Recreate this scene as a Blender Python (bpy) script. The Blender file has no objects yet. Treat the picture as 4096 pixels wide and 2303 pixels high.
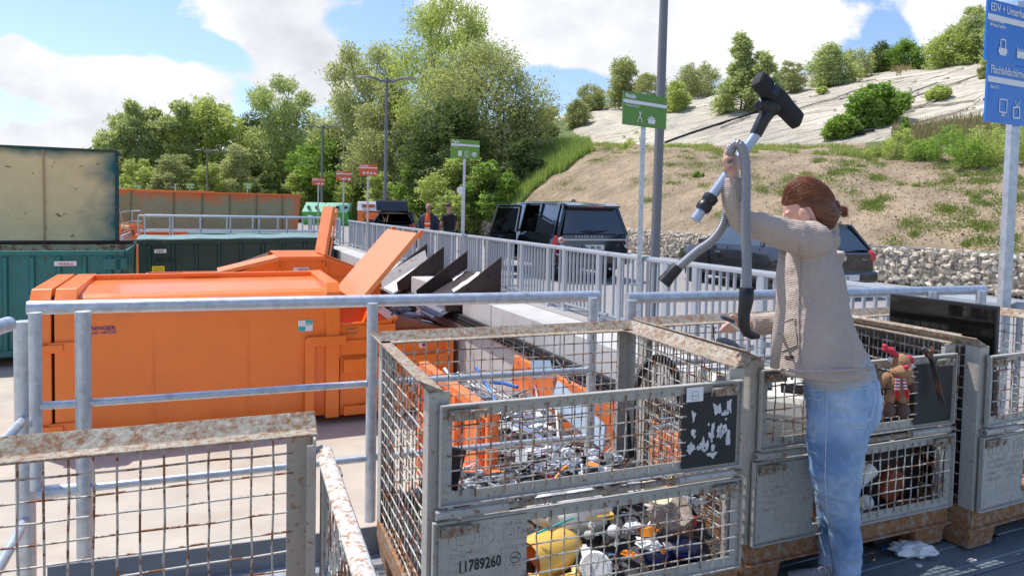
import bpy, math, random
import numpy as np
from mathutils import Vector, Matrix, noise as mnoise
R=math.radians
sc=bpy.context.scene
COL=sc.collection
# ---------------------------------------------------------------- camera, sky, sun, exposure
EYE=1.505; FP=2800.; PCX,PCY=2048.,960.; PITCH=.0452; ROLL=.0204
_f=Vector((0,math.cos(PITCH),-math.sin(PITCH))); _x0=Vector((1,0,0)); _u0=_x0.cross(_f)
_x=math.cos(ROLL)*_x0+math.sin(ROLL)*_u0; _u=-math.sin(ROLL)*_x0+math.cos(ROLL)*_u0
cd=bpy.data.cameras.new('camera'); cam=bpy.data.objects.new('camera',cd); COL.objects.link(cam)
cd.sensor_width=36; cd.lens=36*FP/4096; cd.shift_y=-(1151.5-PCY)/4096
cd.clip_start=.05; cd.clip_end=3000
_m=Matrix((( _x.x,_u.x,-_f.x,0),(_x.y,_u.y,-_f.y,0),(_x.z,_u.z,-_f.z,EYE),(0,0,0,1)))
cam.matrix_world=_m; sc.camera=cam
SUN_EL,SUN_AZ=63.,153.   # azimuth measured from +X anticlockwise
w=bpy.data.worlds.new('World'); sc.world=w; w.use_nodes=True
nt=w.node_tree; N=nt.nodes; L=nt.links; N.clear()
out=N.new('ShaderNodeOutputWorld'); bg=N.new('ShaderNodeBackground'); L.new(bg.outputs[0],out.inputs[0])
sky=N.new('ShaderNodeTexSky'); sky.sky_type='NISHITA'; sky.sun_disc=False
sky.sun_elevation=R(SUN_EL); sky.sun_rotation=R(90-SUN_AZ); sky.air_density=1.0; sky.dust_density=1.2; sky.ozone_density=1.5
def wm(op,a,b=None,c=None,clamp=False):
    n=N.new('ShaderNodeMath'); n.operation=op; n.use_clamp=clamp
    for i,v in enumerate((a,b,c)):
        if v is None: continue
        if isinstance(v,(int,float)): n.inputs[i].default_value=v
        else: L.new(v,n.inputs[i])
    return n.outputs[0]
tc=N.new('ShaderNodeTexCoord'); sp=N.new('ShaderNodeSeparateXYZ'); L.new(tc.outputs['Generated'],sp.inputs[0])
yy=wm('MAXIMUM',wm('ABSOLUTE',sp.outputs[1]),.15)
su=wm('DIVIDE',sp.outputs[0],yy); sw=wm('DIVIDE',sp.outputs[2],yy)
def fbm(scale,det,offx,sx=1.,sz=1.7,rough=.58,dist=0.):
    cb=N.new('ShaderNodeCombineXYZ'); L.new(wm('MULTIPLY_ADD',su,sx,offx),cb.inputs[0]); L.new(wm('MULTIPLY',sw,sz),cb.inputs[1])
    n=N.new('ShaderNodeTexNoise'); n.inputs['Scale'].default_value=scale; n.inputs['Detail'].default_value=det
    n.inputs['Roughness'].default_value=rough; n.inputs['Distortion'].default_value=dist; L.new(cb.outputs[0],n.inputs['Vector']); return n.outputs[0]
n1=fbm(3.2,9,3.1); n2=fbm(2.4,5,7.7,1,1.6); n3=fbm(9,5,11.)
def blob(px,py,ax,ay,amp):
    u0=(px-2048)/2800.; w0=(828-py)/2800.
    dx=wm('MULTIPLY',wm('SUBTRACT',su,u0),2800./ax); dy=wm('MULTIPLY',wm('SUBTRACT',sw,w0),2800./ay)
    r2=wm('ADD',wm('MULTIPLY',dx,dx),wm('MULTIPLY',dy,dy))
    return wm('MULTIPLY',wm('POWER',2.718,wm('MULTIPLY',r2,-1.)),amp)
acc=wm('MULTIPLY_ADD',n1,2.6,-1.58)
for b in [(1170,250,170,170,1.0),(1270,350,170,110,.9),(900,80,260,100,.5),(1000,150,120,80,.4),(540,370,170,110,.9),(200,350,260,130,.9),(800,390,150,120,.9),(60,260,120,120,.6),(350,620,900,210,.65),
          (2500,60,620,190,.75),(2100,150,330,160,.6),(3050,120,520,250,.75),(3800,150,300,260,.6),(2250,60,300,200,.3),(2000,-60,500,150,.35),(40,190,150,110,.45),
          (3520,120,100,110,-.65),(2300,330,170,90,-.45),(1560,100,130,200,-.5),(500,120,480,130,-.45),(3990,40,80,40,-.2)]:
    acc=wm('ADD',acc,blob(b[0],b[1],b[2]*.95,b[3]*.95,b[4]*.86))
cm=wm('MULTIPLY',wm('SUBTRACT',acc,.0),6.5,clamp=True)
hz=wm('MULTIPLY',wm('SUBTRACT',.075,sw),9.,clamp=True)   # milky band near the horizon
cm=wm('MAXIMUM',cm,wm('MULTIPLY',hz,.75))
shade=wm('MULTIPLY_ADD',wm('MULTIPLY',wm('SUBTRACT',n2,.47),4.,clamp=True),.36,0.)
shade2=wm('MULTIPLY',wm('SUBTRACT',n3,.5),.35)
cv=wm('SUBTRACT',wm('SUBTRACT',1.,shade),shade2)
cc=N.new('ShaderNodeCombineColor'); L.new(wm('MULTIPLY',cv,6.5),cc.inputs[0]); L.new(wm('MULTIPLY',cv,6.6),cc.inputs[1]); L.new(wm('MULTIPLY_ADD',cv,5.7,1.1),cc.inputs[2])
sk=N.new('ShaderNodeMix'); sk.data_type='RGBA'; sk.blend_type='MULTIPLY'; sk.inputs[0].default_value=1.
L.new(sky.outputs[0],sk.inputs[6]); sk.inputs[7].default_value=(1.08,1.15,1.34,1)
mx=N.new('ShaderNodeMix'); mx.data_type='RGBA'; L.new(cm,mx.inputs[0]); L.new(sk.outputs[2],mx.inputs[6]); L.new(cc.outputs[0],mx.inputs[7])
L.new(mx.outputs[2],bg.inputs[0]); bg.inputs[1].default_value=.125
sd=bpy.data.lights.new('sun','SUN'); sd.energy=3.9; sd.angle=R(.55); sd.color=(1,.955,.89)
so=bpy.data.objects.new('sun',sd); COL.objects.link(so)
S=Vector((math.cos(R(SUN_EL))*math.cos(R(SUN_AZ)),math.cos(R(SUN_EL))*math.sin(R(SUN_AZ)),math.sin(R(SUN_EL))))
so.rotation_euler=S.to_track_quat('Z','Y').to_euler()
sc.view_settings.view_transform='Standard'; sc.view_settings.look='None'; sc.view_settings.exposure=.34; sc.view_settings.gamma=1
try:
    sc.cycles.use_adaptive_sampling=True; sc.cycles.max_bounces=6; sc.cycles.transparent_max_bounces=8; sc.cycles.use_denoising=True
except Exception: pass
# ---------------------------------------------------------------- helpers
def ray(px,py): return _f+_x*((px-PCX)/FP)-_u*((py-PCY)/FP)
def G(px,py,z=0.):
    "point of the photograph on the horizontal level z"
    d=ray(px,py); return Vector((0,0,EYE))+d*((z-EYE)/d.z)
def A(px,py,y):
    "point of the photograph at forward distance y"
    d=ray(px,py); return Vector((0,0,EYE))+d*(y/d.y)
NV=Vector((.9135,.4067,0)); DV=Vector((-.4067,.9135,0)); ZV=Vector((0,0,1))
PHI=R(24)
def ST(s,t,z=0.): return NV*s+DV*t+ZV*z
ZROAD=-.1; ZPIT=-2.3
def V(*a): return Vector(a)
class MB:
    def __init__(s): s.v=[]; s.f=[]; s.m=[]
    def add(s,vs,fs,mi=0):
        o=len(s.v); s.v+= [tuple(p) for p in vs]; s.f+=[tuple(i+o for i in f) for f in fs]; s.m+=[mi]*len(fs); return s
    def frame(s,c,ex,ey,ez,mi=0,taper=1.):
        c=Vector(c); vs=[]
        for k in (-1,1):
            q=taper if k>0 else 1.
            for i,j in ((-1,-1),(1,-1),(1,1),(-1,1)): vs.append(c+ex*(i*.5*q)+ey*(j*.5*q)+ez*(k*.5))
        return s.add(vs,[(3,2,1,0),(4,5,6,7),(0,1,5,4),(1,2,6,5),(2,3,7,6),(3,0,4,7)],mi)
    def box(s,c,sz,rz=0.,mi=0,rot=None,taper=1.):
        m=rot if rot is not None else Matrix.Rotation(rz,3,'Z')
        return s.frame(c,m@V(sz[0],0,0),m@V(0,sz[1],0),m@V(0,0,sz[2]),mi,taper)
    def bar(s,a,b,w,h=None,up=ZV,mi=0):
        a=Vector(a);b=Vector(b);h=h or w; d=b-a
        if d.length<1e-6: return s
        x=d.cross(up)
        if x.length<1e-5: x=d.cross(V(1,0,0))
        x.normalize(); y=x.cross(d).normalized()
        return s.frame((a+b)/2,x*w,y*h,d,mi)
    def prism(s,pts,ext,mi=0):
        n=len(pts); pts=[Vector(p) for p in pts]; ext=Vector(ext)
        vs=pts+[p+ext for p in pts]
        return s.add(vs,[tuple(range(n-1,-1,-1)),tuple(range(n,2*n))]+[(i,(i+1)%n,n+(i+1)%n,n+i) for i in range(n)],mi)
    def tube(s,pts,r,n=8,cap=True,mi=0,r2=None):
        pts=[Vector(p) for p in pts]; k=len(pts)
        rs=r if isinstance(r,(list,tuple)) else ([r]*k if r2 is None else [r+(r2-r)*i/(k-1) for i in range(k)])
        vs=[];fs=[]; prev=None
        for i,p in enumerate(pts):
            d=(pts[min(i+1,k-1)]-pts[max(i-1,0)])
            if d.length<1e-9: d=V(0,0,1)
            d.normalize()
            if prev is None:
                x=d.cross(ZV)
                if x.length<.05: x=d.cross(V(1,0,0))
            else: x=prev-d*prev.dot(d)
            x.normalize(); prev=x; y=d.cross(x)
            for j in range(n):
                a=2*math.pi*j/n; vs.append(p+(x*math.cos(a)+y*math.sin(a))*rs[i])
        for i in range(k-1):
            for j in range(n): fs.append((i*n+j,i*n+(j+1)%n,(i+1)*n+(j+1)%n,(i+1)*n+j))
        if cap: fs.append(tuple(range(n-1,-1,-1))); fs.append(tuple((k-1)*n+j for j in range(n)))
        return s.add(vs,fs,mi)
    def loft(s,rings,cap=True,mi=0,closed=True):
        n=len(rings[0]); vs=[p for r in rings for p in r]; fs=[]
        for i in range(len(rings)-1):
            for j in range(n if closed else n-1): fs.append((i*n+j,i*n+(j+1)%n,(i+1)*n+(j+1)%n,(i+1)*n+j))
        if cap and closed: fs.append(tuple(range(n-1,-1,-1))); fs.append(tuple((len(rings)-1)*n+j for j in range(n)))
        return s.add(vs,fs,mi)
    def lathe(s,prof,c=(0,0,0),ax=ZV,n=16,mi=0,cap=True):
        ax=Vector(ax).normalized(); x=ax.cross(V(0,1,0))
        if x.length<.1: x=ax.cross(V(1,0,0))
        x.normalize(); y=ax.cross(x); c=Vector(c)
        return s.loft([[c+ax*h+(x*math.cos(2*math.pi*j/n)+y*math.sin(2*math.pi*j/n))*max(r,1e-4) for j in range(n)] for r,h in prof],cap,mi)
    def ell(s,c,r,n=12,m=8,rot=None,mi=0,fn=None):
        c=Vector(c); r=r if isinstance(r,(tuple,list)) else (r,r,r); vs=[];fs=[]
        for i in range(m+1):
            th=math.pi*i/m
            for j in range(n):
                ph=2*math.pi*j/n; p=V(math.sin(th)*math.cos(ph),math.sin(th)*math.sin(ph),math.cos(th))
                if fn: p=fn(p)
                p=V(p.x*r[0],p.y*r[1],p.z*r[2])
                if rot is not None: p=rot@p
                vs.append(c+p)
        for i in range(m):
            for j in range(n): fs.append((i*n+j,(i+1)*n+j,(i+1)*n+(j+1)%n,i*n+(j+1)%n))
        return s.add(vs,fs,mi)
    def quad(s,a,b,c,d,mi=0): return s.add([a,b,c,d],[(0,1,2,3)],mi)
    def slab(s,a,b,c,d,th,mi=0):
        a,b,c,d=map(Vector,(a,b,c,d)); n=(b-a).cross(d-a).normalized()*th
        return s.prism([a,b,c,d],n,mi)
MW={}
def _link(o,parent,mw):
    COL.objects.link(o); MW[o]=mw
    if parent is not None: o.parent=parent
def tag(o,label=None,cat=None,group=None,kind=None):
    if label: o['label']=label
    if cat: o['category']=cat
    if group: o['group']=group
    if kind: o['kind']=kind
    return o
def thing(name,label,cat,loc=(0,0,0),rz=0.,group=None):
    o=bpy.data.objects.new(name,None); o.empty_display_size=.2; o.location=Vector(loc); o.rotation_euler=(0,0,rz)
    _link(o,None,Matrix.Translation(Vector(loc))@Matrix.Rotation(rz,4,'Z')); return tag(o,label,cat,group)
def obj(name,mb,mat,parent=None,local=False,smooth=False,bevel=0.,sub=0,label=None,auto=None,segs=2):
    me=bpy.data.meshes.new(name); vs=mb.v
    mw=MW[parent] if parent is not None else Matrix.Identity(4)
    if parent is not None and not local:
        inv=mw.inverted(); vs=[tuple(inv@Vector(v)) for v in vs]
    me.from_pydata(vs,[],mb.f)
    mats=mat if isinstance(mat,(list,tuple)) else [mat]
    for m in mats: me.materials.append(m)
    if len(mats)>1: me.polygons.foreach_set('material_index',mb.m)
    if smooth: me.polygons.foreach_set('use_smooth',[True]*len(me.polygons))
    me.update()
    o=bpy.data.objects.new(name,me); _link(o,parent,mw)
    if smooth and auto:
        try: me.set_sharp_from_angle(angle=R(auto))
        except Exception: pass
    if bevel>0:
        b=o.modifiers.new('bevel','BEVEL'); b.width=bevel; b.segments=segs; b.limit_method='ANGLE'; b.angle_limit=R(35)
    if sub: 
        b=o.modifiers.new('sub','SUBSURF'); b.levels=sub; b.render_levels=sub
    if label: o['label']=label
    return o
from mathutils.bvhtree import BVHTree
def surf(o):
    "ray tester on the finished surface of an object"
    dg=bpy.context.evaluated_depsgraph_get(); dg.update(); oe=o.evaluated_get(dg); me=oe.to_mesh(); mw=MW[o]; vs=[mw@v.co for v in me.vertices]; ps=[tuple(p.vertices) for p in me.polygons]; t=BVHTree.FromPolygons(vs,ps); oe.to_mesh_clear()
    def f(px,py,off=.003):
        d=ray(px,py).normalized(); h=t.ray_cast(V(0,0,EYE),d)
        return (h[0]-d*off) if h[0] is not None else None
    return f
def solo(name,mb,mat,label,cat,group=None,kind=None,loc=None,**k):
    "a thing that is one mesh, origin moved to its base centre"
    if loc is None and mb.v:
        xs=[p[0] for p in mb.v];ys=[p[1] for p in mb.v];zs=[p[2] for p in mb.v]
        loc=((min(xs)+max(xs))/2,(min(ys)+max(ys))/2,min(zs))
    mb.v=[(p[0]-loc[0],p[1]-loc[1],p[2]-loc[2]) for p in mb.v]
    o=obj(name,mb,mat,None,**k); o.location=loc; MW[o]=Matrix.Translation(Vector(loc)); return tag(o,label,cat,group,kind)
def copy_tree(o,parent=None):
    c=o.copy(); COL.objects.link(c); MW[c]=MW.get(o)
    if parent is not None: c.parent=parent
    for ch in list(o.children): copy_tree(ch,c)
    return c
def text(body,parent,pos,xdir,up,size,mat,name='lettering',align='LEFT',bold=0.,shear=0.,ext=.0008,sx=1.,local=False,sp=1.,ay='BOTTOM_BASELINE'):
    cu=bpy.data.curves.new(name,'FONT'); cu.body=body; cu.size=size; cu.extrude=ext; cu.offset=bold; cu.shear=shear; cu.align_x=align; cu.align_y=ay
    cu.space_character=sp; cu.resolution_u=2
    tmp=bpy.data.objects.new('tmp',cu); me=bpy.data.meshes.new_from_object(tmp); bpy.data.objects.remove(tmp); me.name=name; me.materials.clear(); me.materials.append(mat); o=bpy.data.objects.new(name,me)
    x=Vector(xdir).normalized(); u=Vector(up); u=(u-x*u.dot(x)).normalized(); n=x.cross(u)
    m=Matrix(((x.x*sx,u.x,n.x,pos[0]),(x.y*sx,u.y,n.y,pos[1]),(x.z*sx,u.z,n.z,pos[2]),(0,0,0,1)))
    _link(o,parent,m)
    o.matrix_basis=(MW[parent].inverted()@m) if (parent is not None and not local) else m
    return o
# ---------------------------------------------------------------- materials
MATS={}
def mat(name,base,rough=.6,metal=0.,var=.12,scale=3.,bump=0.,bscale=None,rust=0.,rcol=(.17,.055,.02),rscale=9.,col2=None,c2amt=.5,c2scale=2.,coat=0.,spec=.5,stretch=(1,1,1),rlow=0.,coord='Object',trans=0.,ior=1.45,rsoft=.05):
    if name in MATS: return MATS[name]
    m=bpy.data.materials.new(name); m.use_nodes=True; t=m.node_tree; n=t.nodes; l=t.links; b=n['Principled BSDF']
    b.inputs['Metallic'].default_value=metal; b.inputs['Specular IOR Level'].default_value=spec
    if coat: b.inputs['Coat Weight'].default_value=coat; b.inputs['Coat Roughness'].default_value=.08
    if trans: b.inputs['Transmission Weight'].default_value=trans; b.inputs['IOR'].default_value=ior
    tcx=n.new('ShaderNodeTexCoord'); mp=n.new('ShaderNodeMapping'); mp.inputs['Scale'].default_value=stretch
    if coord=='World': g=n.new('ShaderNodeNewGeometry'); l.new(g.outputs['Position'],mp.inputs[0])
    else: l.new(tcx.outputs[coord],mp.inputs[0])
    def nz(s,det=5,ro=.6,off=0):
        k=n.new('ShaderNodeTexNoise'); k.inputs['Scale'].default_value=s; k.inputs['Detail'].default_value=det; k.inputs['Roughness'].default_value=ro
        if off: k.noise_dimensions='4D'; k.inputs['W'].default_value=off
        l.new(mp.outputs[0],k.inputs['Vector']); return k.outputs[0]
    def mapr(v,a,b_,c=0.,d=1.):
        k=n.new('ShaderNodeMapRange'); k.clamp=True
        for i,x in enumerate((a,b_,c,d)): k.inputs[i+1].default_value=x
        l.new(v,k.inputs[0]); return k.outputs[0]
    def mixc(f,a,b_):
        k=n.new('ShaderNodeMix'); k.data_type='RGBA'
        if isinstance(f,float): k.inputs[0].default_value=f
        else: l.new(f,k.inputs[0])
        for i,x in ((6,a),(7,b_)):
            if isinstance(x,tuple): k.inputs[i].default_value=(*x,1)
            else: l.new(x,k.inputs[i])
        return k.outputs[2]
    dk=tuple(c*(1-var) for c in base); lt=tuple(min(1,c*(1+var)) for c in base)
    c=mixc(mapr(nz(scale),.3,.7),dk,lt)
    if col2 is not None: c=mixc(mapr(nz(c2scale,7,.65,3.),1-c2amt-.12,1-c2amt+.12),c,col2)
    rv=mapr(nz(scale*2.3,4,.5,1.),.3,.7,max(.02,rough-.07),min(1,rough+.07))
    if rust>0:
        rm=mapr(nz(rscale,8,.72,2.),.64-rust*.34-rsoft/2,.64-rust*.34+rsoft/2)
        rc=mixc(mapr(nz(rscale*3,5,.6,5.),.35,.65),rcol,tuple(min(1,x*2.1) for x in rcol))
        c=mixc(rm,c,rc)
        k=n.new('ShaderNodeMix'); l.new(rm,k.inputs[0]); l.new(rv,k.inputs[2]); k.inputs[3].default_value=.9; rv=k.outputs[0]
        if metal>0:
            k=n.new('ShaderNodeMath'); k.operation='MULTIPLY_ADD'; l.new(rm,k.inputs[0]); k.inputs[1].default_value=-metal; k.inputs[2].default_value=metal; l.new(k.outputs[0],b.inputs['Metallic'])
    l.new(c,b.inputs['Base Color']); l.new(rv,b.inputs['Roughness'])
    if bump:
        bp=n.new('ShaderNodeBump'); bp.inputs['Strength'].default_value=bump; bp.inputs['Distance'].default_value=.02
        l.new(nz(bscale or scale*4,8,.65,4.),bp.inputs['Height']); l.new(bp.outputs[0],b.inputs['Normal'])
    m['_c']=1
    MATS[name]=m; return m
def leafmat(name,a,b_,trl=.35):
    if name in MATS: return MATS[name]
    m=bpy.data.materials.new(name); m.use_nodes=True; t=m.node_tree; n=t.nodes; l=t.links; n.clear()
    o=n.new('ShaderNodeOutputMaterial'); g=n.new('ShaderNodeNewGeometry'); mx=n.new('ShaderNodeMix'); mx.data_type='RGBA'
    mx.inputs[6].default_value=(*a,1); mx.inputs[7].default_value=(*b_,1); l.new(g.outputs['Random Per Island'],mx.inputs[0])
    d=n.new('ShaderNodeBsdfPrincipled'); d.inputs['Roughness'].default_value=.55; d.inputs['Specular IOR Level'].default_value=.35; l.new(mx.outputs[2],d.inputs['Base Color'])
    tr=n.new('ShaderNodeBsdfTranslucent'); gm=n.new('ShaderNodeMix'); gm.data_type='RGBA'; gm.blend_type='MULTIPLY'; gm.inputs[0].default_value=1.; l.new(mx.outputs[2],gm.inputs[6]); gm.inputs[7].default_value=(1.45,1.5,.85,1)
    l.new(gm.outputs[2],tr.inputs[0]); ms=n.new('ShaderNodeMixShader'); ms.inputs[0].default_value=trl
    l.new(d.outputs[0],ms.inputs[1]); l.new(tr.outputs[0],ms.inputs[2]); l.new(ms.outputs[0],o.inputs[0])
    MATS[name]=m; return m
rnd=random.Random(7)
def npmesh(name,verts,faces_n,mat_,nper=4,smooth=False):
    "fast mesh from arrays: verts (n,3); faces are consecutive runs of nper vertices"
    me=bpy.data.meshes.new(name); nv=len(verts); nf=nv//nper
    me.vertices.add(nv); me.vertices.foreach_set('co',np.asarray(verts,dtype=np.float32).ravel())
    me.loops.add(nv); me.loops.foreach_set('vertex_index',np.arange(nv,dtype=np.int32))
    me.polygons.add(nf); me.polygons.foreach_set('loop_start',np.arange(0,nv,nper,dtype=np.int32))
    try: me.polygons.foreach_set('loop_total',np.full(nf,nper,dtype=np.int32))
    except Exception: pass
    me.materials.append(mat_); me.update(calc_edges=True); return me
# materials used widely
GALV=mat('galvanised',(.46,.50,.545),.40,.6,.16,14,bump=.06,bscale=60,col2=(.60,.64,.69),c2amt=.45,c2scale=25)
GREYP=mat('grey_fence_paint',(.37,.40,.43),.42,.1,.05,3)
BOXP=mat('box_paint',(.44,.425,.375),.55,.1,.08,6,rust=.13,rcol=(.19,.09,.04),rscale=48,rsoft=.09,bump=.12,bscale=50)
BOXR=mat('box_rusty',(.37,.355,.285),.65,.05,.14,8,rust=.38,rcol=(.16,.082,.042),rscale=46,rsoft=.16,bump=.25,bscale=60)
BOXW=mat('box_wire',(.50,.485,.42),.6,.05,.10,8,rust=.36,rcol=(.15,.065,.032),rscale=20,bump=.2,bscale=70)
ORNG=mat('orange_paint',(.88,.20,.022),.33,0,.05,1.5,coat=.25,col2=(.80,.165,.015),c2amt=.35,c2scale=1.2,bump=.02,bscale=3)
ORNW=mat('orange_worn',(.84,.21,.055),.5,0,.10,3,rust=.12,rcol=(.25,.06,.03),rscale=7,bump=.1)
TEAL=mat('teal_paint',(.010,.17,.16),.42,0,.18,1.2,rust=.13,rcol=(.09,.04,.02),rscale=8,coat=.1,bump=.05)
DGRN=mat('dark_green_paint',(.010,.055,.045),.45,0,.15,1.5,rust=.03,bump=.04)
DGRNT=mat('pale_green_lid',(.16,.27,.25),.5,0,.15,1.,rust=.08,bump=.05)
BLK=mat('black_plastic',(.012,.012,.013),.38,0,.2,5)
BLKM=mat('black_matt',(.015,.015,.016),.8,0,.2,5)
WHT=mat('white_plastic',(.72,.72,.70),.4,0,.04,5)
CREAM=mat('cream_plastic',(.60,.575,.47),.45,0,.05,4)
CHROME=mat('chrome',(.6,.6,.62),.18,1,.1,5)
PAPER=mat('paper_white',(.78,.78,.76),.8,0,.05,9,bump=.3,bscale=30)
CONC=mat('concrete',(.50,.485,.455),.85,0,.10,1.1,bump=.12,bscale=30,col2=(.36,.34,.31),c2amt=.36,c2scale=1.7,coord='World')
GLASS=mat('dark_glass',(.010,.012,.014),.06,0,.1,2,spec=.8)
RUBB=mat('rubber',(.018,.018,.018),.75,0,.2,6)
SIGNW=mat('sign_white',(.78,.8,.8),.5,0,.02,4)
# ---------------------------------------------------------------- ground, road, pit floor, retaining wall
ASPH=mat('asphalt',(.30,.28,.265),.9,0,.08,.8,bump=.15,bscale=90,col2=(.25,.235,.22),c2amt=.4,c2scale=.35,coord='World')
FLOORM=mat('pit_floor_concrete',(.46,.41,.335),.8,0,.13,.9,bump=.12,bscale=12,col2=(.40,.30,.205),c2amt=.36,c2scale=.55,coord='World',stretch=(1,1.4,1))
SOIL=mat('soil',(.335,.25,.16),.95,0,.2,3.,bump=.9,bscale=24,col2=(.185,.14,.085),c2amt=.46,c2scale=.7,coord='World')
SOILG=mat('soil_speck',(.42,.36,.28),.95)
GRSG=mat('grass_ground',(.15,.17,.055),.95,0,.35,1.5,bump=.8,bscale=14,col2=(.07,.11,.02),c2amt=.5,c2scale=.5,coord='World')
def sheet(name,pts,m,z=None,kind='structure'):
    b=MB(); b.add(pts,[tuple(range(len(pts)))]); o=obj(name,b,m); return tag(o,kind=kind)
sheet('ground',[V(-400,-60,-2.36),V(400,-60,-2.36),V(400,700,-2.36),V(-400,700,-2.36)],GRSG)
b=MB(); b.add([ST(-60,-14,ZPIT),ST(4.42,-14,ZPIT),ST(4.42,66,ZPIT),ST(-60,66,ZPIT)],[(0,1,2,3)]); tag(obj('pit_floor',b,FLOORM),kind='structure')
b=MB(); b.add([ST(5.02,-12,ZROAD),ST(15.6,-12,ZROAD),ST(15.6,66,ZROAD),ST(5.02,66,ZROAD)],[(0,1,2,3)]); tag(obj('road',b,ASPH),kind='structure')
# paved verge: sheet of small setts between wall ledge and asphalt
SETT=mat('pavement_setts',(.33,.315,.29),.85,0,.12,9,bump=.5,bscale=25,coord='World')
b=MB(); b.add([ST(5.03,-6,ZROAD+.004),ST(5.62,-6,ZROAD+.004),ST(5.62,60,ZROAD+.004),ST(5.03,60,ZROAD+.004)],[(0,1,2,3)]); tag(obj('pavement',b,SETT),kind='structure')
# retaining wall with coping, joints between wall elements
RW=thing('retaining_wall','pale concrete retaining wall under the grey fence, dropping to the pit floor','wall',ST(4.6,10,ZPIT))
b=MB(); b2=MB()
edges=[-4.]
while edges[-1]<58: edges.append(edges[-1]+2.45)
edges=sorted([e for e in edges if not 11.9<e<17.3]+[12.1,14.15,15.55,17.05])
for t0_,t1_ in zip(edges[:-1],edges[1:]):
    zt_=-.66 if t0_ in (12.1,15.55) else ZROAD
    b.frame(ST(4.72,(t0_+t1_)/2,(ZPIT+zt_)/2-.01),NV*.62,DV*(t1_-t0_-.025),ZV*(zt_-ZPIT+.02))
    b2.frame(ST(4.80,t1_,(ZPIT+zt_)/2-.12),NV*.6,DV*.028,ZV*(zt_-ZPIT-.1))
obj('wall_element',b,CONC,RW,bevel=.012); obj('joint',b2,mat('joint_grey',(.2,.19,.18),.9),RW)
# rubber fender strip on a perforated rail along the wall face
FS=mat('perforated_rail',(.42,.30,.27),.7,.1,.15,20)
b=MB(); b.frame(ST(4.36,20,-.52),NV*.07,DV*50,ZV*.13); tag_=thing('fender_strip','black rubber fender strip on a perforated rail along the retaining wall','bumper strip',ST(4.38,9,-.6))
b.frame(ST(4.33,20,-.52),NV*.05,DV*50,ZV*.02); b.frame(ST(4.33,20,-.57),NV*.06,DV*50,ZV*.02)
obj('rubber_strip',b,BLKM,tag_)
b=MB(); b.frame(ST(4.385,20,-.63),NV*.03,DV*50,ZV*.09); 
for i in range(190):
    t=3.+i*.14
    b.frame(ST(4.366,t,-.63),NV*.012,DV*.085,ZV*.028,1)
obj('rail',b,[FS,BLKM],tag_)
# ---------------------------------------------------------------- hill terrain in rings around the view
def interp(tab,x): return float(np.interp(x,[a for a,_ in tab],[b for _,b in tab]))
def hv(px,D,y): # height of the point seen at pixel height y at distance D
    return float(A(px,y,D).z)
def D0(px):
    u=(px-2048)/2800.
    return min(62.,15.25/max(.05,.9135*u+.4067)) if px>1500 else interp([(-600,62),(1000,61),(1500,60)],px)
T1=[(-600,780),(1000,772),(1300,760),(1500,745),(1700,700),(1950,650),(2100,615),(2300,592),(2620,590),(3000,600),(3400,618),(4096,655),(4700,700)]
DD1=[(-600,70),(1000,69),(1500,66),(1700,60),(1950,53),(2100,49),(2300,45),(2620,37),(3000,31),(3400,26.3),(4096,20.6),(4700,17)]
T2=[(-600,765),(1000,752),(1500,715),(1700,660),(1950,600),(2100,575),(2300,572),(2620,580),(3000,582),(3400,575),(3700,545),(4096,500),(4700,480)]
T3=[(-600,720),(1000,700),(1500,650),(1950,560),(2150,500),(2240,462),(2300,452),(2366,445),(2487,428),(2667,397),(2748,377),(2921,350),(3120,318),(3262,308),(3392,296),(3553,270),(3760,255),(3944,240),(4300,215),(4700,190)]
def hill(px,v,lvl):
    "lvl 0: gabion to crest, 1: crest to sheeting foot, 2: sheeting up to the ridge, 3: behind the ridge"
    d0=D0(px); z0=-.12 if px<1850 else (-.12+ .87*min(1,(px-1850)/60)); p0=(d0,z0)
    d1=interp(DD1,px); p1=(d1,hv(px,d1,interp(T1,px)))
    d2=d1+interp([(1500,9),(2300,4.),(4096,4.5)],px); p2=(d2,hv(px,d2,interp(T2,px)))
    d3=interp([(1500,100),(2300,88),(4700,80)],px); p3=(d3,hv(px,d3,interp(T3,px)))
    p4=(d3+60,p3[1]+.2)
    P=[p0,p1,p2,p3,p4]; a,c=P[lvl],P[lvl+1]
    D=a[0]+(c[0]-a[0])*v; z=a[1]+(c[1]-a[1])*v
    if lvl==2: # gently convex sheet
        z+= (c[1]-a[1])*.10*math.sin(math.pi*v)
    if lvl==0 and px>1900: z+=.25*math.sin(math.pi*v)
    u=(px-2048)/2800.
    q=V(u*D,D,z)
    n=mnoise.fractal(q*.35,1.,2.,4)*((.09 if px>2000 else .16) if lvl<2 else .22)+mnoise.fractal(q*1.7,1.,2.,3)*(.05 if lvl!=2 else .03)
    vv=min(1,max(0,v)); e=math.sin(math.pi*vv)**.5 if lvl in(0,) else (math.sin(math.pi*vv) if lvl==1 else (min(1,vv*9) if lvl==2 else 1.))
    q.z+=n*e
    return q
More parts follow.
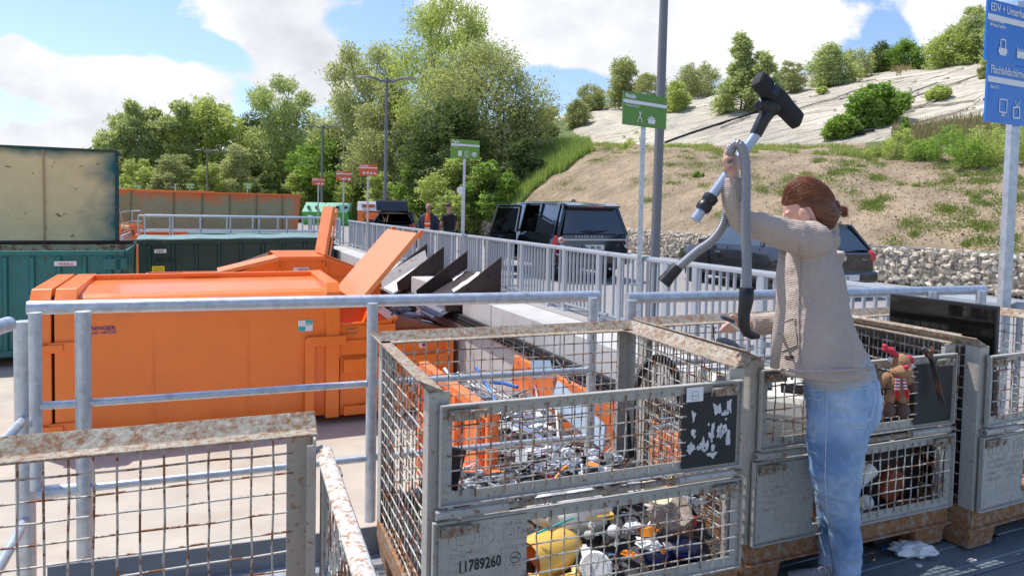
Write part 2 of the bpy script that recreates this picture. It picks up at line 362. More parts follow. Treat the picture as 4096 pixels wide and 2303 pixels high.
def strip(lvl,x0,x1,nx,nv,v0=0.,v1=1.):
    b=MB(); vs=[hill(x0+(x1-x0)*i/nx,v0+(v1-v0)*j/nv,lvl) for j in range(nv+1) for i in range(nx+1)]
    fs=[];mi=[]
    for j in range(nv):
        for i in range(nx):
            fs.append((j*(nx+1)+i,j*(nx+1)+i+1,(j+1)*(nx+1)+i+1,(j+1)*(nx+1)+i)); px=x0+(x1-x0)*(i+.5)/nx; v=v0+(v1-v0)*(j+.5)/nv
            if lvl==0: mi.append(0 if px>1995+v*365+60*mnoise.noise(V(px*.01,v*3,0)) else 1)
            elif lvl==2: mi.append(0 if px>2150+170*(1-v)+45*mnoise.noise(V(px*.02,v*9,0)) else 1)
            elif lvl==1: mi.append(0 if px>2320 and (px<3450 or v<.35) else 1)
            else: mi.append(1)
    b.v=[tuple(v) for v in vs]; b.f=fs; b.m=mi; return b
SHEETM=mat('geotextile',(.58,.52,.40),.9,0,.08,.25,col2=(.38,.345,.28),c2amt=.45,c2scale=.16,coord='World',stretch=(1.6,.35,1.))
def bumpy(m,strength=1.):
    t=m.node_tree;n=t.nodes;l=t.links; g=n.new('ShaderNodeNewGeometry'); mp=n.new('ShaderNodeMapping'); mp.inputs['Rotation'].default_value=(0,0,R(-38)); mp.inputs['Scale'].default_value=(.14,1.1,1)
    l.new(g.outputs['Position'],mp.inputs[0]); k=n.new('ShaderNodeTexNoise'); k.inputs['Scale'].default_value=1.1; k.inputs['Detail'].default_value=6; k.inputs['Distortion'].default_value=1.6; l.new(mp.outputs[0],k.inputs['Vector'])
    w2=n.new('ShaderNodeTexVoronoi'); w2.feature='DISTANCE_TO_EDGE'; w2.inputs['Scale'].default_value=.42; l.new(g.outputs['Position'],w2.inputs['Vector'])
    mr=n.new('ShaderNodeMapRange'); mr.inputs[1].default_value=0; mr.inputs[2].default_value=.05; mr.inputs[3].default_value=.0; mr.inputs[4].default_value=0; l.new(w2.outputs[0],mr.inputs[0])
    ad=n.new('ShaderNodeMath'); l.new(k.outputs[0],ad.inputs[0]); l.new(mr.outputs[0],ad.inputs[1])
    bp=n.new('ShaderNodeBump'); bp.inputs['Strength'].default_value=strength; bp.inputs['Distance'].default_value=.8; l.new(ad.outputs[0],bp.inputs['Height']); l.new(bp.outputs[0],n['Principled BSDF'].inputs['Normal'])
bumpy(SHEETM)
tag(obj('embankment',strip(0,-600,4700,520,44),[SOIL,GRSG],smooth=True),kind='structure')
tag(obj('terrace',strip(1,-600,4700,520,5),[SOIL,GRSG],smooth=True),kind='structure')
tag(obj('hillside',strip(2,-600,4700,520,70),[SHEETM,GRSG],smooth=True),kind='structure')
b=MB()
for i in range(40):
    px=-700+i*55; q=hill(px,0,0); u=(px-2048)/2800.; b.v+=[tuple(V(u*(q.y-7),q.y-7,-2.5)),tuple(q+V(0,0,.02))]
b.f=[(2*i,2*i+2,2*i+3,2*i+1) for i in range(39)]; b.m=[0]*39
tag(obj('bank',b,GRSG),kind='structure')
tag(obj('hilltop',strip(3,-600,4700,520,4),[GRSG,GRSG],smooth=True),kind='structure')
# pebbles and bark scattered on the soil (uncountable)
r=np.random.RandomState(3); cr=[]
for i in range(14000):
    px=r.uniform(1980,4200); v=r.uniform(.02,.98)
    if px<1990+v*400: continue
    q=hill(px,v,0); s=r.uniform(.008,.03)*(1 if r.rand()<.96 else 1.8); a=r.uniform(0,6.28); c,s_=math.cos(a)*s,math.sin(a)*s; h=r.uniform(.2,.8)*s
    for p in ((c,s_,h*.2),(-s_,c,h*1.2),(-c,-s_,h),(s_*.6,-c*.6,0)): cr.append((q.x+p[0],q.y+p[1],q.z+.01+p[2]))
o=bpy.data.objects.new('gravel',npmesh('gravel',cr,None,leafmat('pebble',(.58,.52,.44),(.24,.175,.12),0.02))); COL.objects.link(o); tag(o,'pale stone and bark chips strewn over the bare soil bank','gravel',kind='stuff')
# gabion wall: mesh cage lines over piled stones
GST=mat('gabion_stone',(.66,.585,.46),.85,0,.16,4,bump=.4,bscale=18,col2=(.50,.38,.24),c2amt=.42,c2scale=2.2)
GW=thing('gabion_wall','long low gabion wall of pale stones in wire cages along the road','wall',ST(14.9,12,ZROAD))
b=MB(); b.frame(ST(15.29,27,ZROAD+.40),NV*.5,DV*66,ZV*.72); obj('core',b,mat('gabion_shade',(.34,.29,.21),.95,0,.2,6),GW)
rs=random.Random(5)
def stone(b,c,r_,rs):
    vs=[]
    for _ in range(11):
        p=V(rs.gauss(0,1),rs.gauss(0,1),rs.gauss(0,1)).normalized(); k=r_*rs.uniform(.85,1.2); vs.append((c[0]+p[0]*k,c[1]+p[1]*k*1.2,c[2]+p[2]*k*.88))
    return vs
import bmesh
def hullmesh(name,groups,m):
    "one mesh of many convex stones"
    bm=bmesh.new()
    for vs in groups:
        nv=[bm.verts.new(v) for v in vs]
        res=bmesh.ops.convex_hull(bm,input=nv)
        bad=list({g for g in res['geom_interior'] if isinstance(g,bmesh.types.BMVert)}|{g for g in res['geom_unused'] if isinstance(g,bmesh.types.BMVert)})
        if bad: bmesh.ops.delete(bm,geom=bad,context='VERTS')
    me=bpy.data.meshes.new(name); bm.to_mesh(me); bm.free(); me.materials.append(m); return me
grp=[]
t=6.5
while t<42:
    st=.125 if t<24 else .24
    zz=rs.uniform(0,.08)
    while zz<.84:
        rad=st*rs.choice([.40,.5,.58,.66,.78])
        p=ST(15.03+rs.uniform(-.05,.06),t+rs.uniform(-.07,.07),ZROAD+.04+zz+rs.uniform(-.02,.02))
        grp.append(stone(b,p,rad,rs)); zz+=rad*1.35
    for s in (15.15,15.38): 
        grp.append(stone(b,ST(s+rs.uniform(-.06,.06),t+rs.uniform(-.05,.05),ZROAD+.80),st*rs.uniform(.35,.5),rs))
    t+=st*.93
me=hullmesh('stones',grp,GST); inv=MW[GW].inverted(); me.transform(inv); o=bpy.data.objects.new('stones',me); _link(o,GW,MW[GW]); o['kind']='stuff'
b=MB(); g=.0035
t=7.
while t<34:
    b.bar(ST(14.925,t,ZROAD),ST(14.925,t,ZROAD+.88),g*1.4); b.bar(ST(14.925,t,ZROAD+.88),ST(15.5,t,ZROAD+.88),g*1.4); t+=.1 if t<20 else .2
for z in np.arange(0,.9,.1): b.bar(ST(14.92,7,ZROAD+z),ST(14.92,42,ZROAD+z),g*1.4)
for s in np.arange(15.0,15.5,.1): b.bar(ST(s,7,ZROAD+.885),ST(s,42,ZROAD+.885),g*1.4)
obj('wire_cage',b,GALV,GW)
# manhole ring on the small dome of the sheeting and dark edge chain down the sheet
P0=hill(2366,.97,2)
b=MB(); q=A(2366,448,86); 
b.lathe([(1.12,-1.5),(1.15,.55),(1.3,.56),(1.3,.75),(.5,.8)],q,n=24); solo('manhole_shaft',b,CONC,'round concrete shaft head on top of the pale sheeting hill','manhole',smooth=True,auto=40)
b=MB()
def hillpx(px,py):
    "point of the sheeting seen at this pixel (search over v)"
    lo,hi=0.,1.
    for _ in range(26):
        mid=(lo+hi)/2; q=hill(px,mid,2); d=q-V(0,0,EYE); y=PCY-FP*(d@_u)/(d@_f)
        if y>py: lo=mid
        else: hi=mid
    return hill(px,lo,2)
pts=[hillpx(2650+(3030-2650)*i/44,574-(574-445)*(i/44)**.92) for i in range(45)]
for i in range(44):
    a_,c_=pts[i],pts[i+1]; b.tube([a_+V(0,0,.03),(a_+c_)/2+V(0,0,.05),c_+V(0,0,.03)],.08,6)
solo('weight_rope',b,BLKM,'dark twisted rope of tyres laid up the pale sheeting slope','rope',smooth=True)
for (x0,y0,x1,y1) in [(3290,560,3440,540),(3330,553,3480,528)]:
    b=MB(); pts=[hillpx(x0+(x1-x0)*i/12,y0+(y1-y0)*i/12)+V(0,0,.1) for i in range(13)]; b.tube(pts,.08,6)
    solo('weight_rope',b,BLKM,'short dark rope lying under the small green bush on the sheeting' if y0==560 else 'second short dark rope beside the round bush on the sheeting','rope',smooth=True)
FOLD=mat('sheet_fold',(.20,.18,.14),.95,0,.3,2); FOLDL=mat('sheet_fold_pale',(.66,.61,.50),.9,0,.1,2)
rf=random.Random(17)
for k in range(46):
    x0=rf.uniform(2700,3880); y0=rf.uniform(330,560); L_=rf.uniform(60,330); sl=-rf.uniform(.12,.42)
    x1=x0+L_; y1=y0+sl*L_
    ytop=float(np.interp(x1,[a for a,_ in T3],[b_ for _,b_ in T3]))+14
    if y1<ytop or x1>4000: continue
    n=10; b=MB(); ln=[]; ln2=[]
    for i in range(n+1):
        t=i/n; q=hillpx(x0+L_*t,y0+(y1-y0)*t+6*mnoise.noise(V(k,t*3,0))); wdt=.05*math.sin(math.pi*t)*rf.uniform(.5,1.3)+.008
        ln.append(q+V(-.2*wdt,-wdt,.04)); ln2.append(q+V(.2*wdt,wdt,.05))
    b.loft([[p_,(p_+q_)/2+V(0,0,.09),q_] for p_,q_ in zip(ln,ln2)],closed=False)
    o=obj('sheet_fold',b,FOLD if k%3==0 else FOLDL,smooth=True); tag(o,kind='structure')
# forested hill far behind the trees
FH=leafmat('far_forest',(.03,.06,.02),(.05,.09,.03),.1)
b=MB(); rr=random.Random(2)
pts=[]
nx=70
for j in range(9):
    for i in range(nx+1):
        px=-700+i*45; D=260+j*22
        top=interp([(-700,760),(300,700),(560,628),(760,585),(1000,600),(1300,480),(1700,520),(2100,560),(2500,640)],px)
        z0=-3; z1=hv(px,400,top); k=(j/8)**.8; z=z0+(z1-z0)*k; q=V((px-2048)/2800*D,D,z+mnoise.noise(V(px*.03,j*1.1,0))*5*k+rr.uniform(-1.6,1.6)*k); pts.append(q)
b.v=[tuple(p) for p in pts]
for j in range(8):
    for i in range(nx): b.f.append((j*(nx+1)+i,j*(nx+1)+i+1,(j+1)*(nx+1)+i+1,(j+1)*(nx+1)+i)); b.m.append(0)
tag(obj('hills',b,mat('forest_hill',(.045,.075,.03),.95,0,.4,.12,bump=1.,bscale=.5,coord='World')),kind='structure')
# ---------------------------------------------------------------- trees, bushes, grass
def leafcloud(seed,clumps,n,size,droop=0.,elong=1.7,fill=.35,jit=.12):
    """n leaf cards over a list of clump ellipsoids (c,r)"""
    r=np.random.RandomState(seed); w_=np.array([np.prod(np.array(k[1]))**.62 for k in clumps]); w_/=w_.sum()
    idx=r.choice(len(clumps),n,p=w_); C_=np.array([k[0] for k in clumps],dtype=float)[idx]; Rr=np.array([k[1] for k in clumps],dtype=float)[idx]
    d=r.normal(size=(n,3)); d/=np.linalg.norm(d,axis=1)[:,None]
    rad=np.where(r.rand(n)<fill,r.rand(n)**.6*1.12,1-np.abs(r.normal(0,jit,n)))[:,None]
    rad*=(1+.42*(r.rand(n)<.2)*r.rand(n))[:,None]
    # ragged outline: push leaves in sprays by a hashed direction noise
    h=np.sin(d[:,0]*9+idx)*np.cos(d[:,1]*8+idx*2.1)+np.sin(d[:,2]*11+idx*.7)
    p=C_+d*Rr*rad*(1+.2*h[:,None])
    if droop: p[:,2]-=droop*r.rand(n)**2*Rr[:,2]
    s=size*r.uniform(.6,1.35,n)
    a=r.normal(size=(n,3)); a[:,2]*=.7; a/=np.linalg.norm(a,axis=1)[:,None]
    if droop: a[:,2]-=.9; a/=np.linalg.norm(a,axis=1)[:,None]
    b_=np.cross(a,d+r.normal(0,.5,(n,3))); b_/=np.linalg.norm(b_,axis=1)[:,None]+1e-9
    A1=a*s[:,None]*elong*.5; B1=b_*s[:,None]*.5*.62
    q=np.empty((n,4,3)); q[:,0]=p-A1; q[:,1]=p+B1-A1*.1; q[:,2]=p+A1; q[:,3]=p-B1-A1*.1
    return q.reshape(-1,3)
def twigs(b,seed,base,clumps,h,r0,lean=0.,forks=1):
    """trunk(s) from base running into the clumps, as tapering tubes with limbs"""
    rr=random.Random(seed)
    for f in range(forks):
        a=rr.uniform(0,6.28); sp=(.0 if forks==1 else .9)
        foot=V(math.cos(a)*.25*sp,math.sin(a)*.25*sp,0); top=V(math.cos(a)*h*.18*sp+lean*h,math.sin(a)*h*.18*sp,h*.72)
        tr=[foot+(top-foot)*(i/6)+V(rr.uniform(-.03,.03)*h,rr.uniform(-.03,.03)*h,0)*(i>0)*.5 for i in range(7)]
        b.tube(tr,r0*(1 if forks==1 else .7),7,r2=r0*.22)
        for k in clumps[f::forks]:
            c=Vector(k[0]); i=min(5,max(1,int(6*max(0,(c.z-k[1][2]*.9))/max(h*.72,.1)))); s=tr[i]; m_=(s+c)/2+V(rr.uniform(-.06,.06)*h,rr.uniform(-.06,.06)*h,-.03*h)
            b.tube([s,m_,c,c+(c-m_)*.35],r0*.34,5,r2=r0*.06)
            for g in range(3):
                e=c+V(rr.uniform(-1,1)*k[1][0],rr.uniform(-1,1)*k[1][1],rr.uniform(-.2,.9)*k[1][2])*.85
                b.tube([m_.lerp(c,.6),(c+e)/2+V(0,0,.05),e],r0*.10,4,r2=r0*.03)
BARK=mat('bark',(.13,.105,.075),.9,0,.25,6,bump=.6,bscale=14)
BARKP=mat('pale_bark',(.26,.235,.19),.9,0,.2,6,bump=.5,bscale=14)
LWIL=leafmat('leaf_willow',(.50,.54,.28),(.30,.35,.17),.5)
LPAL=leafmat('leaf_pale',(.55,.55,.33),(.34,.37,.20),.5)
LGRN=leafmat('leaf_fresh',(.31,.43,.10),(.15,.25,.05),.5)
LDRK=leafmat('leaf_dark',(.16,.21,.07),(.07,.11,.035),.4)
LOLV=leafmat('leaf_olive',(.44,.45,.24),(.26,.29,.14),.48)
LYEL=leafmat('leaf_yellowgreen',(.52,.56,.22),(.31,.37,.12),.5)
def crownclumps(seed,w,h,z0,n,kind='round',flat=1.):
    rr=random.Random(seed); out=[]
    for i in range(n):
        t=(i+.5)/n; z=z0+(h-z0)*(t**.9)
        if kind=='round': rad=math.sin(math.pi*min(.97,.12+t*.86))**.7
        elif kind=='cone': rad=(1-t)**.75+.12
        elif kind=='vase': rad=.45+.55*math.sin(math.pi*(.2+t*.62))
        else: rad=math.sin(math.pi*(.25+t*.7))**.5
        a=i*2.4+rr.uniform(-.5,.5); d=w/2*rad*rr.uniform(.35,.9)
        cr=w*.5*rr.uniform(.24,.46)*(1.15-.45*t)
        out.append(((math.cos(a)*d,math.sin(a)*d*flat,z-cr*.35),(cr*rr.uniform(.9,1.25),cr*flat,cr*rr.uniform(.75,1.15))))
    return out
CR={}
def tree(name,label,loc,w_,h,seed,lm,kind='round',n=26000,size=.17,z0=.22,clumps=14,bark=None,droop=0.,forks=1,group=None,cat='tree',flat=1.,fill=.35,extra=None,jit=.12,r0=None):
    T=thing(name,label,cat,loc,0,group); T.rotation_euler=(0,0,0)
    cl=crownclumps(seed,w_,h,h*z0,clumps,kind,flat)+(extra or [])
    me=npmesh('crown',leafcloud(seed,cl,n,size,droop,fill=fill,jit=jit),None,lm); c=bpy.data.objects.new('crown',me); _link(c,T,MW[T])
    b=MB(); twigs(b,seed,V(0,0,0),cl,h,r0 or max(.03,h*.018),forks=forks); o=obj('trunk',b,bark or BARK,T,local=True,smooth=True)
    return T
def onland(px,D,ybase):
    return A(px,ybase,D)
def tr(name,label,px,ytop,ybase,width,D,seed,lm,**k):
    """width and height as seen in the photograph, turned into metres at distance D"""
    p=A(px,ybase,D); h=(ybase-ytop)/2800.*D; w_=width/2800.*D
    return tree(name,label,p,w_,h,seed,lm,**k)
TG='trees behind the recycling yard'
tr('willow_tree','pale green willow at the left end of the tree row, above the tan container lid',545,415,800,215,66,11,LWIL,droop=.5,kind='vase',clumps=16,n=26000,size=.20,forks=4,bark=BARK,z0=.2,group=TG,fill=.5)
tr('willow_tree','tall feathery willow just right of the leftmost tree',690,400,800,215,68,12,LWIL,droop=.5,kind='vase',clumps=15,n=24000,size=.20,forks=4,z0=.2,group=TG,fill=.5)
tr('broad_tree','yellowish green broad tree with a small pointed tip, middle of the left tree row',840,412,800,330,70,13,LYEL,kind='round',clumps=18,n=30000,size=.20,forks=3,z0=.12,group=TG,fill=.45)
tr('hawthorn_bush','pale flowering bush in front of the dark gap left of the round dark tree',950,585,800,180,62,14,LPAL,kind='cone',clumps=13,n=13000,size=.13,z0=.1,cat='bush',group=TG)
tr('tall_tree','tall thin leaved tree with visible branches between the willows and the round dark tree',1120,320,800,330,72,15,LWIL,kind='vase',clumps=17,n=27000,size=.19,droop=.3,forks=3,z0=.3,group=TG,fill=.5)
tr('dark_tree','dark shaded tree filling the gap behind the pale flowering bush',1040,480,800,330,78,16,LDRK,kind='round',clumps=16,n=24000,size=.22,z0=.1,group=TG)
tr('maple_tree','round dense fresh green tree behind the middle street lamp',1290,515,800,270,63,17,LGRN,kind='round',clumps=20,n=34000,size=.17,z0=.06,group=TG,fill=.25)
tr('birch_tree','pale hanging birch with light sky behind it, left of the tallest tree',1440,182,800,330,62,18,LPAL,kind='vase',clumps=17,n=32000,size=.17,droop=.9,z0=.28,forks=2,bark=BARKP,group=TG,fill=.55)
tr('birch_tree','lower olive birch reaching behind the nearest double street lamp',1560,330,800,330,56,19,LOLV,kind='round',clumps=18,n=30000,size=.16,droop=.7,z0=.1,forks=2,bark=BARKP,group=TG,fill=.5)
tr('poplar_tree','tallest light green tree with an open crown in the middle of the photo',1800,25,790,420,54,20,LYEL,kind='vase',clumps=24,n=46000,size=.13,z0=.35,forks=3,bark=BARKP,group=TG,fill=.5,droop=.25)
tr('ash_tree','wide grey green tree right of and below the tallest tree',1950,190,850,520,47,21,LOLV,kind='round',clumps=28,n=48000,size=.12,z0=.12,forks=4,group=TG,fill=.5)
tr('ash_tree','dark leafy tree low behind the green paper sign',1790,430,880,420,44,22,LDRK,kind='round',clumps=20,n=36000,size=.13,z0=.03,forks=3,group=TG,fill=.3)
BG_='bushes at the foot of the tree row'
for i,(px,yt,yb,wd,D,lm,lab) in enumerate([
  (455,600,810,130,60,LOLV,'loose grey green bush beside the tan container lid'),
  (560,640,810,180,58,LYEL,'light green bush above the leftmost small green sign'),
  (720,620,810,210,59,LOLV,'olive bush behind the tilted small green sign'),
  (830,660,810,150,60,LYEL,'small light bush at the foot of the far street lamp'),
  (1180,690,830,150,61,LYEL,'yellow green bush left of the first orange sign'),
  (1080,690,830,130,60,LDRK,'low dark bush above the right end of the orange lid'),
  (1400,640,830,170,60,LYEL,'bright bush between the two left orange signs'),
  (1350,560,800,200,61,LGRN,'fresh green bush behind the orange signs'),
  (1520,690,880,150,47,LYEL,'light bush right of the third orange sign'),
  (1660,650,890,210,44,LGRN,'dense green bush behind the raised orange lid'),
  (1830,620,900,260,41,LYEL,'bright leafy bush behind the two men'),
  (1950,640,890,200,40,LGRN,'dark fresh bush behind the sign post beside the men'),
  (2090,560,850,190,42,LDRK,'dark tangled bush above the open car door'),
  (2180,430,700,200,50,LOLV,'thin grey green bush at the left edge of the sheeting hill'),
  (2060,420,760,260,48,LDRK,'shadowed shrub inside the wide grey green tree'),
  (1600,780,900,120,46,LYEL,'low light bush behind the open tailgate'),
  (660,700,810,140,56,LOLV,'low olive shrub between two small green signs')]):
    tr('bush',lab,px,yt,yb,wd,D,40+i,lm,kind='round',clumps=9,n=int(12000*(wd/180)),size=.12,z0=.05,cat='bush',group=BG_,fill=.35,forks=2)
HG='shrubs on the sheeting hill'
for i,(px,yt,yb,wd,D,lm,lab,kd,nn) in enumerate([
  (2500,248,432,170,86,LOLV,'open airy tree on the ridge left of the metal sign','vase',11000),
  (2370,345,445,130,88,LOLV,'small thin shrub on the ridge behind the concrete shaft head','vase',5000),
  (2600,300,420,120,84,LOLV,'shrub on the ridge behind the metal sign plate','vase',5000),
  (2700,330,440,130,78,LYEL,'olive shrub on the ridge just right of the near lamp pole','round',7000),
  (2790,262,382,170,84,LOLV,'pale shrub group on the ridge, second right of the lamp pole','vase',8000),
  (2960,150,440,170,70,LWIL,'tall silvery willow bush on the hill behind the vacuum cleaner nozzle','cone',17000),
  (3040,215,440,150,70,LWIL,'lower half of the silvery willow bush behind the nozzle','round',13000),
  (3160,250,370,110,75,LOLV,'thin twiggy shrub right of the nozzle','vase',3500),
  (3330,185,338,180,76,LWIL,'round silvery bush on the upper edge of the sheeting','round',12000),
  (3430,200,310,110,82,LPAL,'bare pale shrub right of the round silvery bush','vase',3500),
  (3530,180,280,140,84,LDRK,'dark green bush on the ridge','round',7000),
  (3620,170,275,150,83,LGRN,'fresh green bush right of the dark bush on the ridge','round',7000),
  (3790,140,262,170,84,LYEL,'yellow green bush on the ridge left of the blue sign','round',7000),
  (3900,38,245,190,80,LWIL,'tall pale tree on the ridge beside the blue sign','vase',14000),
  (3500,350,500,230,57,LGRN,'large round green bush growing through the sheeting','round',17000),
  (3370,470,545,130,52,LGRN,'small ragged bush at the lower left of the round green bush','round',6000),
  (3760,350,390,90,66,LYEL,'small bush in the weeds strip on the sheeting','round',2600),
  (3945,250,310,60,72,LOLV,'dark little bush left of the blue sign plate','round',2500),
  (3290,350,372,45,68,LYEL,'tiny tuft bush on the bare sheeting','round',1200),
  (2310,400,500,120,74,LOLV,'grey green shrub left of the sheeting dome','round',6000),
  (4040,60,250,200,78,LWIL,'tall pale tree behind the blue sign','vase',9000)]):
    q_=hillpx(px,yb); D=q_.y
    tr('shrub' if yb-yt<200 else 'hill_tree',lab,px,yt,yb+6,wd,D,80+i,lm,kind=kd,clumps=18,n=int(nn*1.3),size=.14 if D>65 else .11,z0=.06 if kd!='vase' else .18,cat='bush' if yb-yt<200 else 'tree',group=HG,fill=.45,forks=2,jit=.16)
# weeds and grass: blades as triangles
def blades(n,fn,seed,hmin,hmax,wd=.012,lean=.35):
    r=np.random.RandomState(seed); out=np.empty((n,3,3)); k=0
    while k<n:
        q=fn(r)
        if q is None: continue
        h=r.uniform(hmin,hmax); a=r.uniform(0,6.28); w0=wd*r.uniform(.7,1.5); l_=r.uniform(0,lean)*h; a2=r.uniform(0,6.28)
        out[k,0]=(q[0]-math.cos(a)*w0,q[1]-math.sin(a)*w0,q[2]-.02); out[k,1]=(q[0]+math.cos(a)*w0,q[1]+math.sin(a)*w0,q[2]-.02); out[k,2]=(q[0]+math.cos(a2)*l_,q[1]+math.sin(a2)*l_,q[2]+h); k+=1
    return out.reshape(-1,3)
GB1=leafmat('grass_blade',(.27,.34,.09),(.42,.44,.20),.5); GB2=leafmat('dry_grass',(.36,.29,.16),(.24,.21,.10),.3)
def hl(lvl,x0,x1,v0=0,v1=1,cond=None):
    def f(r):
        px=r.uniform(x0,x1); v=r.uniform(v0,v1)
        if cond and not cond(px,v): return None
        return hill(px,v,lvl)
    return f
def stuffobj(name,verts,m,label,cat,nper=3):
    o=bpy.data.objects.new(name,npmesh(name,verts,None,m,nper)); COL.objects.link(o); return tag(o,label,cat,kind='stuff')
bankc=lambda px,v: px<2025+v*365+60*mnoise.noise(V(px*.01,v*3,0))
GB0=leafmat('bank_grass',(.26,.36,.09),(.36,.42,.16),.48)
stuffobj('grass',np.concatenate([blades(42000,hl(0,1800,2360,0,1,bankc),1,.25,.75,.03),blades(7000,hl(1,1500,2350,0,1),2,.3,.8,.03),blades(9000,hl(0,900,1500),4,.25,.6,.04)]),GB0,'tall bright grass on the bank beside the bare soil','grass')
stuffobj('grass',np.concatenate([blades(9000,hl(1,2300,4300,0,.7,lambda px,v:mnoise.noise(V(px*.006,v*2,5))>-.05),3,.08,.26,.02),blades(4000,hl(0,2300,4300,.93,1.,lambda px,v:mnoise.noise(V(px*.008,v*2,5))>0),5,.06,.2,.015)]),GB1,'strip of grass along the top edge of the soil bank','grass')
stuffobj('dry_grass',np.concatenate([blades(6000,hl(2,3550,4250,-.03,.03),6,.2,.6,.02),blades(2500,hl(2,2260,3944,.965,1.),7,.3,.9,.05),blades(2200,lambda r:(lambda q:q)(hillpx(r.uniform(3560,3930),0) if False else hill(*(lambda s:(3560+370*s+r.normal(0,14),.42+.42*s+r.normal(0,.02)))(r.rand()),2)),8,.2,.6,.05)]),GB2,'dry tan grass in the folds and along the edges of the sheeting','dry grass')
# leafy weed band right, low weeds patches on the soil
r=np.random.RandomState(9)
def leafpatch(n,fn,seed,size,h):
    r=np.random.RandomState(seed); ps=[]
    while len(ps)<n:
        q=fn(r)
        if q is None: continue
        ps.append((q[0],q[1],q[2]+r.uniform(0,h)*r.rand()))
    p=np.array(ps); d=r.normal(size=(n,3)); d/=np.linalg.norm(d,axis=1)[:,None]; e=np.cross(d,r.normal(size=(n,3))); e/=np.linalg.norm(e,axis=1)[:,None]; s=size*r.uniform(.6,1.4,n)[:,None]
    q=np.empty((n,4,3)); q[:,0]=p-d*s; q[:,1]=p+e*s*.6; q[:,2]=p+d*s; q[:,3]=p-e*s*.6; return q.reshape(-1,3)
def clumpfn(seeds,spread,lvl,zb=0.):
    def f(r):
        c=seeds[r.randint(len(seeds))]; q=hill(c[0]+r.normal(0,spread*c[2]),min(.99,max(.01,c[1]+r.normal(0,.018*c[2]))),lvl); return q
    return f
r=np.random.RandomState(12)
seeds=[(r.uniform(2050,4150),r.uniform(.03,.98)**1.0,r.uniform(.5,1.7)) for _ in range(300)]
seeds=[s for s in seeds if mnoise.noise(V(s[0]*.004,s[1]*2.5,1))>-.12]
stuffobj('weeds',np.concatenate([leafpatch(26000,clumpfn(seeds,18,0),13,.026,.09),blades(16000,clumpfn(seeds,24,0),14,.04,.16,.008,.8).repeat(1,axis=0).reshape(-1,3,3)[:,[0,1,2,2]].reshape(-1,3)]),leafmat('weed_leaf',(.15,.22,.035),(.24,.27,.08),.35),'scattered low weeds sprouting on the soil bank','weeds',4)
BW='leafy weeds clumps on the terrace by the blue sign'
for i,(px,yt,yb,wd) in enumerate([(3610,520,620,130),(3790,515,610,190),(3960,500,610,190),(3700,560,625,140),(4080,490,620,170),(3870,560,640,160),(3500,590,630,90),(3620,470,560,50)]):
    tr('weed_clump',['weed clump at the left end of the terrace weeds','large weed clump left of the blue sign post','tall weed clump just behind the blue sign post','low weed clump in front of the pale dry stalks','weed clump at the right edge of the photo','low weed clump under the blue sign','small weed clump on the grass strip','thin upright weed rising from the sheeting foot'][i],px,yt,yb,wd,[24.5,22.8,21.6,23.6,20.5,21.,25.5,26.][i],130+i,LGRN if i%2 else LYEL,kind='round',clumps=11,n=2600,size=.05,z0=.02,cat='weeds',group=BW,forks=2,r0=.012,fill=.5)
for i,(px,yt,yb,wd,D) in enumerate([(2505,540,600,60,40),(2560,520,600,70,39),(2800,690,705,50,29)]):
    tr('sapling',['young sapling left of the metal sign post on the crest','young sapling just behind the metal sign post','broad leaved weed alone on the soil bank'][i],px,yt,yb,wd,D,150+i,LYEL if i<2 else LGRN,kind='vase',clumps=5,n=420,size=.07,z0=.1,cat='plant',r0=.02)
# ---------------------------------------------------------------- the pit: containers, platforms, chutes
def lc(name,label,cat,s,t,z=ZPIT,group=None,drz=0.): return thing(name,label,cat,ST(s,t,z),PHI+drz,group)
def overspray(name,base,over,ax,ay,wx0=0.,wx1=.1,wy0=0.,wy1=.12,rust=.2,amp=.16,sc_=1.6):
    """old paint with the outer colour sprayed over its rims; ax, ay = generated axes (0,1,2)"""
    m=mat(name,base,.6,0,.09,1.4,rust=rust,rcol=(.13,.05,.025),rscale=5,bump=.06)
    t=m.node_tree;n=t.nodes;l=t.links;b=n['Principled BSDF']; src=b.inputs['Base Color'].links[0].from_socket
    tc_=n.new('ShaderNodeTexCoord'); sp_=n.new('ShaderNodeSeparateXYZ'); l.new(tc_.outputs['Generated'],sp_.inputs[0])
    k=n.new('ShaderNodeTexNoise'); k.inputs['Scale'].default_value=sc_; k.inputs['Detail'].default_value=6; l.new(tc_.outputs['Object'],k.inputs['Vector'])
    def M(op,a,b_,cl=False):
        q=n.new('ShaderNodeMath'); q.operation=op; q.use_clamp=cl
        for i,v in enumerate((a,b_)):
            if isinstance(v,(int,float)): q.inputs[i].default_value=v
            else: l.new(v,q.inputs[i])
        return q.outputs[0]
    X,Y=sp_.outputs[ax],sp_.outputs[ay]; ms=[]
    for v,w0 in ((X,wx0),(M('SUBTRACT',1.,X),wx1),(Y,wy0),(M('SUBTRACT',1.,Y),wy1)):
        if w0>0: ms.append(M('SUBTRACT',1.,M('DIVIDE',v,w0)))
    a=ms[0]
    for q in ms[1:]: a=M('MAXIMUM',a,q)
    f=M('MULTIPLY',M('ADD',a,M('MULTIPLY',M('SUBTRACT',k.outputs[0],.50),amp*10)),.95,True)
    f=M('MULTIPLY',f,M('MULTIPLY',M('ADD',a,1.2),1.,True),True)
    mx_=n.new('ShaderNodeMix'); mx_.data_type='RGBA'; l.new(f,mx_.inputs[0]); l.new(src,mx_.inputs[6]); mx_.inputs[7].default_value=(*over,1); l.new(mx_.outputs[2],b.inputs['Base Color'])
    return m
TAN=(.78,.61,.29)
LIDT=overspray('lid_tan_teal',TAN,(.01,.13,.12),0,2,0,.13,0,.11,.05)
